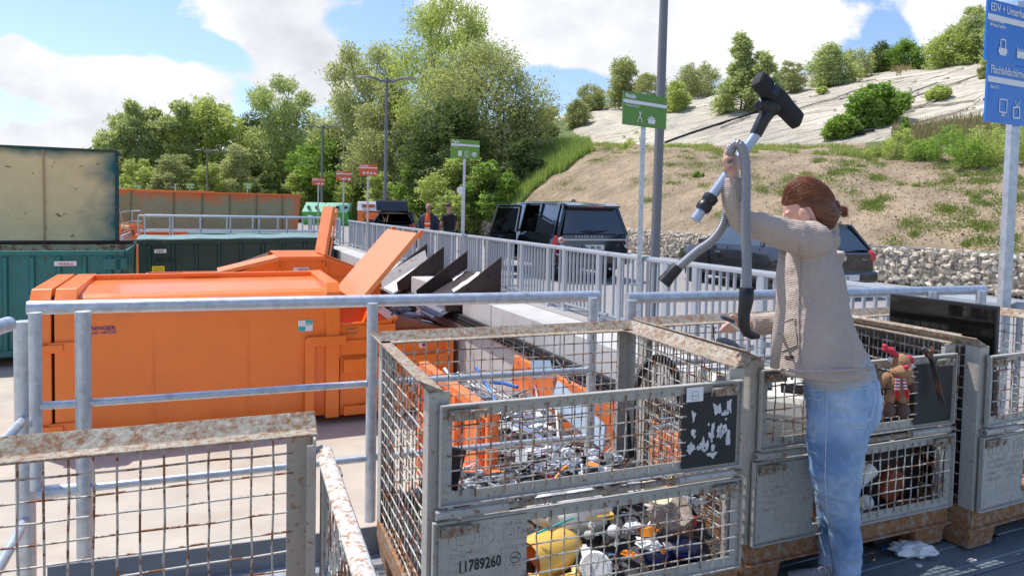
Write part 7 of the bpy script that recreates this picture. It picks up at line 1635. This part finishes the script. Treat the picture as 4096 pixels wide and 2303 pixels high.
b=MB(); b.tube([v_(2987,1150,-.04),v_(2985,1200,-.04),v_(2976,1255,-.045),v_(2975,1300,-.045),v_(2988,1330,-.04),v_(3012,1342,-.03),v_(3034,1344,-.02)],[.0255,.0255,.021,.021,.018,.014,.009],18); obj('handle',b,BLK,T,smooth=True)
b=MB(); b.bar(v_(2886,1267,.05),v_(2935,1287,.05),.028,.014); solo('small_gadget',b,mat('dark_blue_grey',(.06,.08,.11),.4),'small dark gadget between the fingers of the lower hand','gadget',bevel=.004)
b=MB(); b.bar(v_(2926,1294,.04),v_(2958,1318,.03),.012,.012); solo('silver_clip',b,CHROME,'small silver clip held in the lower hand','clip',bevel=.002)
# --- the two men standing behind the fence
def man(label,px,pyhead,D,facing,jacket,shirt,hairc,skin,beard=False,bend=0.,h=1.76,vest=False,tee=False,arm=(0,0)):
    p=A(px,pyhead,D); x0,y0=p.x,p.y; T=thing('person',label,'person',(x0,y0,ZROAD)); k=h/1.76; F=V(math.cos(facing),math.sin(facing),0); Sd=V(-F.y,F.x,0); ya=math.atan2(Sd.y,Sd.x)
    O_=V(x0,y0,ZROAD)
    def q(f,s,z): return O_+F*(f*k)+Sd*(s*k)+ZV*(z*k)
    b=MB(); hR=Matrix.Rotation(facing,3,'Z')@Matrix.Rotation(bend,3,'Y'); hc_=q(.03+bend*.1,0,1.64)
    b.ell(hc_,(.098*k,.076*k,.118*k),20,14,rot=hR,fn=headfn); b.tube([hc_+hR@V(.088,0,.01),hc_+hR@V(.112,0,-.015),hc_+hR@V(.096,0,-.03)],[.008,.013,.008],8)
    for s in(-1,1): b.ell(hc_+hR@V(-.005,s*.077,-.01),(.018,.009,.03),8,6,rot=hR)
    b.ell(hc_+hR@V(.082,0,-.058),(.014,.024,.01),8,6,rot=hR)
    b.tube([q(-.01,0,1.56),q(-.015,0,1.42)],[.058*k,.065*k],12)
    b.loft([ring(q(0,0,z),w_*k,d_*k,ya,14) for z,w_,d_ in ((.92,.16,.11),(1.1,.15,.11),(1.3,.18,.12),(1.42,.15,.09))])
    for s in(-1,1):
        el=q(-.02+arm[0]*.1,s*.27,1.10); hn=q(.10+arm[0]*.25,s*(.26-arm[1]*.1),.86)
        b.tube([q(0,s*.19,1.38),el],[.05*k,.042*k],10); b.tube([el,hn],[.042*k,.030*k],10); b.ell(hn+ZV*-.04,(.022,.03,.045),10,8)
        for j in range(4): b.tube([hn+F*(.012*j-.018)-ZV*.06,hn+F*(.012*j-.014)-ZV*.09,hn+F*(.012*j-.005)-ZV*.11],[.0095,.009,.007],6)
        b.tube([hn+F*.02-ZV*.03,hn+F*.035-ZV*.06],[.011,.008],6)
        b.tube([q(0,s*.09,.92),q(.02,s*.10,.5),q(0,s*.10,.08)],[.085*k,.055*k,.04*k],10); b.ell(q(.05,s*.10,.04),(.05,.12,.045),10,6,rot=Matrix.Rotation(facing-R(90),3,'Z'))
    fused('body',b,skin,T,.011,2)
    b=MB()
    b.loft([ring(q(0,0,z),w_*k,d_*k,ya,16,2.4) for z,w_,d_ in (((.95,.185,.13),(1.1,.19,.14),(1.25,.205,.14),(1.37,.21,.125),(1.44,.13,.09)) if tee else ((.88,.22,.16),(1.05,.22,.165),(1.25,.225,.16),(1.38,.215,.13),(1.46,.12,.09)))])
    for s in(-1,1):
        el=q(-.02+arm[0]*.1,s*.275,1.12)
        if tee: b.tube([q(0,s*.17,1.38),q(-.01,s*.235,1.22)],[.075*k,.062*k],10)
        else: b.tube([q(0,s*.17,1.38),el,q(.09+arm[0]*.25,s*(.27-arm[1]*.1),.90)],[.082*k,.066*k,.05*k],10)
    fused('jacket' if not tee else 't_shirt',b,jacket,T,.012,3,disp=[(.05,.02)])
    if vest:
        b=MB(); rows=[]
        for z,w_ in ((.93,.075),(1.1,.085),(1.25,.085),(1.38,.07),(1.47,.045)): rows.append([q(.175 - (0.03 if z>1.3 else 0)-(.03 if z>1.45 else 0)-abs(u)*.02,u*w_,z) for u in(-1,-.5,0,.5,1)])
        b.loft(rows,closed=False); b.loft([[p_-F*.02 for p_ in r_] for r_ in rows],closed=False); vs_=obj('vest',b,shirt,T,smooth=True)
        b=MB()
        for z in (1.02,1.16): b.loft([[q(.183-abs(u)*.02,u*.084,z+dz) for u in(-1,-.5,0,.5,1)] for dz in(-.022,.022)],closed=False)
        obj('reflective_band',b,mat('reflective',(.80,.80,.78),.4),vs_)
    b=MB(); b.loft([ring(q(0,0,z),w_*k,d_*k,ya,14,2.2) for z,w_,d_ in ((1.0,.17,.125),(.92,.18,.135),(.84,.17,.13))])
    for s in(-1,1): b.tube([q(0,s*.09,.88),q(.02,s*.10,.48),q(0,s*.10,.09)],[.10*k,.075*k,.065*k],12)
    fused('jeans',b,mat('dark_jeans',(.03,.05,.11),.85,0,.15,8),T,.012,3,disp=[(.05,.02)])
    if hairc is not None:
        b=MB(); b.ell(hc_+hR@V(-.012,0,.02),(.103*k,.084*k,.112*k),20,14,rot=hR,fn=lambda p:(headfn(p)*(.85 if (p.x>.35 and p.z<.62) or p.z<-.25 else 1.))); fused('hair',b,hairc,T,.008,2)
    return T,hc_,hR
SK2=mat('skin_ruddy',(.50,.24,.17),.55,0,.08,12)
T,hc2,hR2=man('heavy set worker in a dark blue jacket over an orange vest, facing the camera',1714,833,20.2,R(-92),mat('navy_jacket',(.018,.024,.05),.7,0,.15,9,bump=.2,bscale=30),mat('orange_vest',(.85,.13,.02),.6,0,.05,4),None,SK2,vest=True,h=1.70,arm=(0,0))
b=MB(); b.tube([hc2+hR2@V(.098,-.035,-.042),hc2+hR2@V(.110,0,-.034),hc2+hR2@V(.098,.035,-.042)],.010,6); obj('moustache',b,mat('grey_hair',(.16,.14,.13),.9),T,smooth=True)
b=MB()
for s in (-1,1): b.tube([hc2+hR2@V(.096+.004*math.cos(a),s*.032+.018*math.cos(a*1.),.012+.013*math.sin(a)) for a in [i*.7854 for i in range(9)]],.002,4,cap=False); b.ell(hc2+hR2@V(.086,s*.032,.010),(.006,.009,.006),8,6)
obj('glasses',b,BLKM,T,smooth=True)
b=MB(); b.ell(hc2+hR2@V(-.02,0,.005),(.10,.081,.10),16,12,rot=hR2,fn=lambda p:headfn(p)*(.8 if p.x>.05 or p.z>.62 else 1.)); fused('hair',b,mat('grey_hair',(.16,.14,.13)),T,.008,2)
man('man in a black T-shirt and jeans turned away towards the worker',1797,852,20.6,R(125),mat('black_tshirt',(.012,.012,.013),.8,0,.2,9),None,mat('black_hair',(.02,.016,.014),.6),SK2,tee=True,h=1.72,bend=.35,arm=(.3,0))
# ---------------------------------------------------------------- cars
CARB=mat('car_black',(.006,.007,.009),.16,.0,.1,2,coat=1.,spec=.6); CARG=mat('car_dark_grey',(.035,.038,.043),.2,.4,.1,2,coat=1.); TRIM=mat('car_trim',(.02,.02,.021),.6,0,.1,6)
LRED=mat('tail_lamp_red',(.45,.008,.012),.12,0,.05,4,coat=1.); LCLR=mat('tail_lamp_clear',(.55,.50,.52),.12,.3,.05,4,coat=1.); ALLOY=mat('alloy',(.48,.49,.51),.3,.9,.05,6); PLATEM=mat('number_plate_white',(.72,.72,.68),.4,0,.02,4); EUB=mat('plate_blue',(.01,.06,.40),.4)
INT=mat('car_interior',(.018,.018,.02),.7,0,.2,8); CGL=mat('car_glass',(.012,.015,.018),.04,0,.05,2,spec=1.,coat=1.)
def wheel(T,c,r_,w_,side,spokes=10,rimr=.68):
    b=MB(); c=Vector(c); pr=[(r_*.66,-w_/2),(r_*.9,-w_/2),(r_,-w_*.36),(r_*1.0,w_*.36),(r_*.9,w_/2),(r_*.66,w_/2)]; b.lathe(pr,c,V(0,1,0),28); W=obj('wheel',b,RUBB,T,local=True,smooth=True,auto=40)
    b=MB(); s=side; b.lathe([(r_*rimr,-w_*.42),(r_*rimr,w_*.42)],c,V(0,1,0),28,cap=False); b.lathe([(0,.0),(r_*rimr*.98,0.0)],c+V(0,s*w_*.05,0),V(0,s,0),28,cap=False)
    for k in range(spokes):
        a=k*2*math.pi/spokes; d=V(math.cos(a),0,math.sin(a)); b.bar(c+V(0,s*w_*.40,0)+d*r_*.08,c+V(0,s*w_*.44,0)+d*r_*rimr*.98,r_*.10,r_*.05,V(0,1,0))
    b.lathe([(r_*rimr*.92,w_*.36),(r_*rimr*1.03,w_*.46),(r_*rimr*1.03,w_*.4)],c,V(0,s,0),28,cap=False); b.lathe([(.0,w_*.46),(r_*.13,w_*.45),(r_*.14,w_*.3)],c,V(0,s,0),12); obj('rim',b,ALLOY,W,local=True,smooth=True,auto=30)
def carbody(T,L_,W,secs,m,name='body'):
    """secs: list of (x, zbottom, zsill_w, beltz, beltw, roofz, roofw) ; x forward. Builds lower shell and greenhouse as lofts"""
    low=[];up=[]
    for (x,zb,zbelt,wb,zr,wr) in secs:
        h=W/2*wb; hb=h*.93
        r_=[V(x,-hb*.96,zb),V(x,-h*.985,zb+.12),V(x,-h,zb+.30*(zbelt-zb)+.06),V(x,-h*1.0,zb+.62*(zbelt-zb)),V(x,-h*.955,zbelt-.03),V(x,-h*.90,zbelt)]
        r_+=[V(p.x,-p.y,p.z) for p in reversed(r_)]; low.append(r_)
    b=MB(); b.loft(low); o=obj(name,b,m,T,local=True,smooth=True,auto=28,bevel=0); return o
def place_car(name,label,cat,rl,rz): return thing(name,label,cat,(rl.x,rl.y,ZROAD),rz)
# --- black off-road car, rear left corner on the ground
RZS=R(24+90)
T=place_car('parked_car','black off-road car with its rear left door open, plate reading A MO 456','car',A(2222,1120,15.2),RZS)
# local frame: +x forward, origin at the rear left corner; +y to the left. Body spans y -1.95..0
W_=1.93; C0=-W_/2
def y_(s): return C0+s*W_/2     # s=+1 left side, -1 right
LOW=[(0.02,.50,.98,.90),(.10,.42,1.02,.965),(.35,.40,1.045,1.0),(1.0,.34,1.06,1.0),(2.2,.32,1.06,1.0),(3.2,.32,1.05,1.0),(3.7,.34,1.02,.99),(4.3,.38,.96,.95),(4.62,.42,.85,.86),(4.72,.50,.72,.74)]
def shell(T,LOW,W_,C0,m,name='body'):
    b=MB(); rg=[]
    for x,zb,zt,k in LOW:
        h=W_/2*k; H=zt-zb
        r_=[(h*.90,zb),(h*.985,zb+.08*H),(h*1.0,zb+.35*H),(h*.992,zb+.62*H),(h*.965,zb+.86*H),(h*.915,zt)]
        rg.append([V(x,C0-a,z) for a,z in r_]+[V(x,C0+a,z) for a,z in reversed(r_)])
    b.loft(rg); return obj(name,b,m,T,local=True,smooth=True,auto=30)
BD=shell(T,LOW,W_,C0,CARB)
# greenhouse frame: roof, pillars; glass set inside
def glassbox(T,pts_roof,pts_belt,m_roof,m_glass,C0,thick=.05,open_left=None):
    """roof outline and belt outline as lists of (x,halfwidth,z) front to back; builds roof sheet, pillars and panes"""
    b=MB(); rg=[]
    for x,h,z in pts_roof: rg.append([V(x,C0-h,z-.03),V(x,C0-h*.97,z+.005),V(x,C0-h*.5,z+.03),V(x,C0,z+.04),V(x,C0+h*.5,z+.03),V(x,C0+h*.97,z+.005),V(x,C0+h,z-.03),V(x,C0,z-.035)])
    b.loft(rg); return obj('roof',b,m_roof,T,local=True,smooth=True,auto=35)
RF=[(.16,.64,1.705),(.5,.70,1.745),(1.2,.72,1.765),(2.2,.72,1.765),(2.85,.68,1.73),(3.05,.65,1.69)]
glassbox(T,RF,None,CARB,CGL,C0)
def quadp(b,pts,th): b.slab(*pts,th)
pil=MB(); gl=MB()
def pane(T,m=None):
    global gl
    if gl.v: obj('side_glass',gl,m or CGL,T,local=True)
    gl=MB()
for s in (1,-1):
    Y=lambda h,s=s:C0+s*h
    P=lambda x,h,z,s=s: V(x,C0+s*h,z)
    # D pillar, C pillar, B pillar, A pillar
    pil.bar(P(.10,.88,1.03),P(.24,.66,1.71),.10,.07,V(0,1,0)); pil.bar(P(.34,.89,1.04),P(.40,.69,1.73),.17,.045,V(0,1,0)); pil.bar(P(1.12,.905,1.05),P(1.22,.715,1.74),.09,.05,V(0,1,0)); pil.bar(P(2.08,.905,1.05),P(2.10,.715,1.74),.09,.05,V(0,1,0)); pil.bar(P(3.55,.88,1.03),P(2.98,.655,1.70),.07,.06,V(0,1,0))
    pil.bar(P(.2,.68,1.715),P(3.0,.66,1.70),.05,.05)
    pane(T); gl.slab(P(.46,.885,1.05),P(1.10,.90,1.06),P(1.18,.70,1.72),P(.50,.69,1.71),.012)
    pane(T); gl.slab(P(2.14,.90,1.06),P(3.45,.88,1.04),P(2.98,.67,1.69),P(2.16,.70,1.73),.012)
    if s<0:
        pane(T); gl.slab(P(1.18,.90,1.06),P(2.05,.90,1.06),P(2.06,.70,1.73),P(1.26,.70,1.73),.012)
obj('pillars',pil,CARB,T,local=True,bevel=.01)
pane(T)
b=MB(); b.slab(V(.04,C0+.80,1.07),V(.04,C0-.80,1.07),V(.20,C0-.62,1.665),V(.20,C0+.62,1.665),.015); obj('rear_window',b,CGL,T,local=True)
b=MB(); b.slab(V(3.62,C0-.80,1.03),V(3.62,C0+.80,1.03),V(3.02,C0+.62,1.68),V(3.02,C0-.62,1.68),.015); obj('windscreen',b,mat('clear_glass_dark',(.10,.13,.12),.05,0,.05,2,spec=1.),T,local=True)
b=MB(); b.prism([V(.02,C0-.66,1.70),V(.34,C0-.70,1.765),V(.34,C0+.70,1.765),V(.02,C0+.66,1.70)],V(0,0,-.045)); SPO=obj('roof_spoiler',b,CARB,T,local=True,bevel=.015)
b=MB(); b.box((.02,C0,1.672),(.012,.34,.018)); obj('brake_light',b,LRED,SPO,local=True)
# tailgate with trim, lettering and plate
b=MB(); b.slab(V(.0,C0+.82,1.06),V(.0,C0-.82,1.06),V(-.03,C0-.80,.70),V(-.03,C0+.80,.70),.03); b.box((-.01,C0,.63),(.08,1.62,.16)); TG_=obj('tailgate',b,CARB,T,local=True,bevel=.015)
b=MB(); b.box((-.045,C0,.945),(.02,1.60,.032)); obj('trim_strip',b,mat('silver_trim',(.55,.56,.58),.35,.2,.03,4),TG_,local=True)
b=MB(); b.box((-.048,C0+.05,.775),(.012,.53,.115)); PL=obj('number_plate',b,PLATEM,TG_,local=True)
b=MB(); b.box((-.056,C0+.05+.242,.775),(.004,.042,.105)); obj('country_band',b,EUB,PL,local=True)
XN=V(0,-1,0)
Tm=MW[T].to_3x3()
def ctext(s_,par,x,y,z,h,m,**k): return text(s_,par,V(x,y,z),V(0,-1,0),V(0,0,1),h,m,local=True,**k)
ctext('A',PL,-.056,C0+.05+.205,.742,.095,BLKS,bold=.002,sx=.85); ctext('MO 456',PL,-.056,C0+.05+.075,.742,.095,BLKS,bold=.002,sx=.78); ctext('D',PL,-.0585,C0+.05+.252,.735,.028,SIGNW)
b=MB(); b.lathe([(.0,0),(.012,.001)],(-.056,C0+.155,.795),V(-1,0,0),10); b.lathe([(.0,0),(.012,.001)],(-.056,C0+.155,.760),V(-1,0,0),10); obj('plate_badge',b,mat('badge_grey',(.2,.2,.22),.5),PL,local=True)
ctext('RANGE ROVER',TG_,-.026,C0+.52,.985,.082,mat('silver_trim',(.55,.56,.58)),sp=1.55,sx=.92,bold=.001)
ctext('SPORT',TG_,-.035,C0+.76,.79,.05,mat('silver_trim',(.55,.56,.58)),sp=1.1); ctext('HSE',TG_,-.035,C0-.52,.80,.05,CHROME)
for s in (1,-1):
    b=MB(); y0=C0+s*.86; b.loft([[V(x,y0-s*wy,z) for x,wy,z in ring_] for ring_ in ([(-.02,.11,.62),(.10,-.075,.62),(.16,-.085,.62),(.1,.08,.62)],[(-.03,.13,.85),(.09,-.08,.85),(.20,-.095,.85),(.1,.1,.85)],[(-.015,.12,1.02),(.09,-.065,1.02),(.17,-.075,1.02),(.1,.09,1.02)])]); TL=obj('tail_light',b,LRED,T,local=True,bevel=.01)
    b=MB(); b.lathe([(.0,.03),(.055,.025),(.075,.0)],(-.0,y0-s*.015,.93),V(-1,s*.25,0),18); b.lathe([(.0,.03),(.045,.025),(.06,.0)],(-.005,y0-s*.045,.80),V(-1,s*.25,0),18); obj('lens',b,LCLR,TL,local=True,smooth=True)
    b=MB(); b.lathe([(.0,.04),(.022,.036),(.03,.02)],(-.0,y0-s*.015,.93),V(-1,s*.25,0),14); obj('bulb_cover',b,LRED,TL,local=True,smooth=True)
b=MB(); b.prism([V(-.16,C0-.90,.36),V(-.16,C0-.93,.62),V(-.02,C0-.97,.64),V(.12,C0-.975,.62),V(.12,C0-.95,.36)],V(0,.001,0)); b=MB(); b.loft([[V(-.14,C0+y,.40),V(-.16,C0+y,.60),V(-.02,C0+y*1.0,.66),V(.15,C0+y,.62),V(.15,C0+y,.34)] if abs(y)<.9 else [V(-.02,C0+y,.40),V(-.03,C0+y,.60),V(.02,C0+y,.65),V(.30,C0+y,.62),V(.30,C0+y,.36)] for y in (-.965,-.84,0,.84,.965)]); obj('rear_bumper',b,CARB,T,local=True,bevel=.02)
b=MB(); b.box((.06,C0,.34),(.2,1.5,.12)); obj('underbody_trim',b,TRIM,T,local=True)
for y,nm in ((.35,0),(-.35,0)):
    b=MB(); b.tube([V(-.02,C0+y,.30),V(-.12,C0+y,.29)],.035,12); obj('exhaust_pipe',b,CHROME,T,local=True,smooth=True)
b=MB(); b.tube([V(-.03,C0+.30,1.15),V(-.035,C0,1.13),V(-.03,C0-.32,1.155)],[.012,.016,.008],8); obj('rear_wiper',b,TRIM,T,local=True,smooth=True)
for x in (.92,3.72):
    for s in (1,-1):
        wheel(T,(x,C0+s*.84,.36),.37,.26,s,10)
        b=MB(); pts=[]; 
        b.loft([[V(x+math.cos(a)*.46,C0+s*yy,.36+math.sin(a)*.46) for a in [math.pi*i/12 for i in range(13)]] for yy in (.90,.975)],closed=False); obj('wheel_arch',b,TRIM,T,local=True,smooth=True)
        b=MB(); b.lathe([(.0,.0),(.43,.0)],(x,C0+s*.972,.38),V(0,s,0),24); obj('arch_shadow',b,BLKM,T,local=True) if False else None
# open left doors with glass and inner trims
def door(hx,L_,ang,label,zt=1.70,front=False):
    hinge=V(hx,C0+.955,0); d=V(-math.cos(ang),math.sin(ang),0); n=V(math.sin(ang),math.cos(ang),0)
    P=lambda u,z,o=0.: hinge+d*(u*L_)+V(0,0,z)+n*o
    b=MB(); b.prism([P(0,.42),P(1,.50),P(1.0,1.05),P(0,1.04)],n*.09); D_=obj('door',b,CARB,T,local=True,bevel=.02,label=label)
    b=MB(); top=[P(.0,1.04,-.0),P(.32 if front else .06,1.66,-.16),P(.92,1.66,-.16),P(1.,1.05,0)]
    for i in range(3): b.bar(top[i],top[i+1],.055,.05)
    obj('window_frame',b,CARB,D_,local=True,bevel=.01)
    b=MB(); b.slab(P(.05,1.04,.02),P(.97,1.05,.02),P(.9,1.62,-.13),P(.33 if front else .1,1.62,-.13),.006); obj('window_glass',b,mat('tinted_glass',(.05,.055,.05),.05,0,.05,2,spec=1.,trans=.8,ior=1.05),D_,local=True)
    b=MB(); b.prism([P(.05,.50,-.03),P(.95,.55,-.03),P(.95,1.0,-.02),P(.05,1.0,-.02)],n*.04); b.prism([P(.25,.78,-.08),P(.8,.80,-.08),P(.8,.88,-.06),P(.25,.86,-.06)],n*.05); obj('inner_trim',b,INT,D_,local=True,bevel=.012)
    b=MB(); b.slab(P(.55,.90,-.045),P(.74,.91,-.045),P(.74,.98,-.04),P(.55,.97,-.04),.01); obj('door_handle',b,CHROME,D_,local=True)
door(2.12,1.02,R(62),'open rear left door')
b=MB(); b.box((2.1,C0,.62),(2.4,1.6,.5)); obj('cabin_floor',b,INT,T,local=True)
def seat(x,y,lab=None):
    b=MB(); b.box((x+.15,y,.82),(.5,.5,.18)); b.box((x-.12,y,1.12),(.16,.48,.55),rot=Matrix.Rotation(R(-14),3,'Y')); b.tube([V(x-.20,y,1.38),V(x-.21,y,1.50)],.06,10); S_=obj('seat',b,INT,T,local=True,bevel=.05,segs=3)
seat(2.35,C0+.40); seat(2.35,C0-.40); seat(1.35,C0+.35); seat(1.35,C0-.35)
b=MB(); b.tube([V(2.98+.08*math.sin(a),C0+.40+.19*math.cos(a),1.08+.17*math.sin(a)) for a in [i*.3927 for i in range(17)]],.014,8,cap=False); b.bar(V(2.98,C0+.22,1.08),V(2.98,C0+.58,1.08),.03,.02); obj('steering_wheel',b,TRIM,T,local=True,smooth=True)
b=MB(); b.box((3.25,C0,1.0),(.35,1.5,.2)); obj('dashboard',b,INT,T,local=True,bevel=.04)
b=MB(); b.bar(V(3.0,C0+.98,1.08),V(3.05,C0+1.14,1.10),.14,.12,V(1,0,0)); obj('side_mirror',b,CARB,T,local=True,bevel=.03)
b=MB(); b.tube([V(1.1,C0,1.81),V(1.02,C0,1.84),V(.96,C0,1.81)],.02,8); obj('roof_antenna',b,CARB,T,local=True,smooth=True)
# --- generic hatchback used for the grey car and the estate with the open tailgate
def hatch(T,L_,W_,H,m,gatecol,open_gate=False,plate='',nm='hatch'):
    C0=-W_/2; k=L_/4.3
    LOW=[(0.03,.40,.86,.86),(.12,.30,.92,.94),(.45*k,.26,.955,.985),(1.2*k,.22,.94,1.),(2.2*k,.21,.92,1.),(3.1*k,.22,.90,.99),(3.6*k,.25,.84,.965),(4.0*k,.28,.74,.90),(4.22*k,.32,.62,.76),(4.3*k,.40,.52,.60)]
    shell(T,LOW,W_,C0,m)
    z=H
    RFt=[(.42*k,.54,z-.10),(.8*k,.60,z-.03),(1.5*k,.62,z-.01),(2.2*k,.60,z-.04),(2.55*k,.56,z-.11)]
    glassbox(T,RFt,None,m,CGL,C0)
    p=MB(); g=MB()
    for s in (1,-1):
        P=lambda x,h,zz,s=s: V(x*k,C0+s*h,zz)
        p.bar(P(.16,.78,.90),P(.46,.55,z-.12),.16,.06,V(0,1,0)); p.bar(P(1.30,.82,.93),P(1.40,.61,z-.05),.08,.05,V(0,1,0)); p.bar(P(3.25,.78,.90),P(2.50,.56,z-.12),.06,.05,V(0,1,0)); p.bar(P(.45,.57,z-.10),P(2.5,.58,z-.11),.05,.05); p.bar(P(.6,.81,.93),P(.75,.60,z-.05),.14,.05,V(0,1,0))
        g=MB(); g.slab(P(.55,.80,.94),P(1.28,.82,.94),P(1.38,.60,z-.07),P(.75,.58,z-.08),.01); obj('side_glass',g,mat('blue_tinted_glass',(.03,.05,.06),.04,0,.05,2,spec=1.,coat=1.),T,local=True); g=MB(); g.slab(P(1.38,.82,.94),P(3.15,.79,.91),P(2.50,.57,z-.13),P(1.45,.60,z-.07),.01); obj('side_glass',g,mat('blue_tinted_glass',(.03,.05,.06)),T,local=True)
    obj('pillars',p,m,T,local=True,bevel=.01)
    if 0: obj('side_glass',g,mat('blue_tinted_glass',(.03,.05,.06),.04,0,.05,2,spec=1.,coat=1.),T,local=True)
    b=MB(); b.slab(V(3.3*k,C0-.7,.89),V(3.3*k,C0+.7,.89),V(2.52*k,C0+.53,z-.12),V(2.52*k,C0-.53,z-.12),.012); obj('windscreen',b,CGL,T,local=True)
    for x in (.82*k,3.42*k):
        for s in (1,-1):
            wheel(T,(x,C0+s*.76,.31),.315,.2,s,14,.70)
            b=MB(); b.loft([[V(x+math.cos(a)*.375,C0+s*yy,.31+math.sin(a)*.375) for a in [math.pi*i/12 for i in range(13)]] for yy in (.80,W_/2*1.0)],closed=False); obj('wheel_arch',b,BLKM,T,local=True,smooth=True)
            b=MB(); n_=16; b.add([V(x,C0+s*(W_/2-.012),.31)]+[V(x+math.cos(math.pi*i/n_)*.36,C0+s*(W_/2+.002),.31+math.sin(math.pi*i/n_)*.36) for i in range(n_+1)],[(0,i+1,i+2) for i in range(n_)])
    b=MB(); b.box((.0,C0,.42),(.16,W_*.9,.22)); obj('rear_bumper',b,m,T,local=True,bevel=.05,segs=3)
    for s in(1,-1):
        b=MB(); b.ell((.13,C0+s*(W_/2-.13),.80),(.15,.115,.13),16,12); obj('tail_light',b,LRED,T,local=True,smooth=True)
        for x in (1.55*k,2.45*k):
            b=MB(); b.bar(V(x,C0+s*(W_/2+.012),.76),V(x+.17,C0+s*(W_/2+.012),.76),.025,.03); obj('door_handle',b,CHROME,T,local=True,bevel=.006)
        b=MB()
        for x in (1.33*k,2.28*k,3.12*k): b.bar(V(x,C0+s*(W_/2*.985+.004),.30),V(x+.02,C0+s*(W_/2*.95),.90),.008,.012,V(0,1,0))
        obj('door_gap',b,BLKM,T,local=True)
        b=MB(); b.bar(V(2.95*k,C0+s*(W_/2),.95),V(2.98*k,C0+s*(W_/2+.16),.97),.12,.10,V(1,0,0)); obj('side_mirror',b,m,T,local=True,bevel=.03)
        b=MB(); b.ell((4.02*k,C0+s*.62,.64),(.18,.14,.07),14,10); obj('headlight',b,LCLR,T,local=True,smooth=True)
    if open_gate:
        b=MB(); b.box((.14,C0,.72),(.10,1.1,.34)); b.box((.5,C0,.60),(.8,1.1,.05)); obj('boot',b,BLKM,T,local=True)
        b=MB(); a_=[V(.50,C0-.55,z-.10),V(.50,C0+.55,z-.10),V(-.30,C0+.62,z+.36),V(-.30,C0-.62,z+.36)]; b.slab(*a_,.05); G_=obj('tailgate',b,m,T,local=True,bevel=.02,label='raised tailgate')
        b=MB(); q=[V(-.30,C0-.62,z+.34),V(-.30,C0+.62,z+.34),V(-.42,C0+.58,z-.02),V(-.42,C0-.58,z-.02)]
        b.slab(*q,.05); obj('gate_lower',b,m,G_,local=True,bevel=.02)
        b=MB(); b.slab(V(-.345,C0-.5,z+.30),V(-.345,C0+.5,z+.30),V(-.455,C0+.46,z+.02),V(-.455,C0-.46,z+.02),-.01); obj('gate_trim',b,INT,G_,local=True)
        for s in (1,-1):
            b=MB(); b.tube([V(.36,C0+s*.56,z-.3),V(-.1,C0+s*.58,z+.2)],.012,6); obj('gas_strut',b,TRIM,G_,local=True)
    else:
        b=MB(); b.slab(V(.10,C0+.68,.93),V(.10,C0-.68,.93),V(.44,C0-.5,z-.13),V(.44,C0+.5,z-.13),.012); obj('rear_window',b,mat('blue_tinted_glass',(.03,.05,.06)),T,local=True)
        b=MB(); b.box((-.085,C0-.0,.42),(.012,.53,.115)); P_=obj('number_plate',b,PLATEM,T,local=True)
        ctext(plate,P_,-.093,C0+.235,.385,.095,BLKS,bold=.002,sx=.72)
        ctext('Bravo',T,.0,C0-.42,.74,.06,CHROME,shear=.3)
        b=MB(); b.lathe([(.0,.012),(.05,.008),(.055,.0)],(.03,C0,.78),V(-1,0,0),18); obj('badge',b,CHROME,T,local=True,smooth=True)
T=place_car('parked_car','dark grey hatchback parked behind the woman','car',A(3240,1170,12.9),RZS); hatch(T,4.34,1.79,1.50,CARG,None,plate='A FR 75')
T=place_car('parked_car','dark car with raised tailgate behind the fence near the two men','car',A(1480,900,27.5),R(24+90-22)); hatch(T,4.4,1.78,1.42,CARB,None,open_gate=True)
b=MB(); C0=-.89
b.tube([V(2.9,-.0,.95),V(2.3,.62,1.0),V(2.25,.68,1.22),V(2.45,.55,1.34),V(2.8,.1,1.30)],.03,6); b.prism([V(2.9,.0,.35),V(2.3,.62,.38),V(2.3,.66,.95),V(2.9,.02,.93)],V(.04,.04,0)); obj('door',b,CARB,T,local=True,label='open front left door')
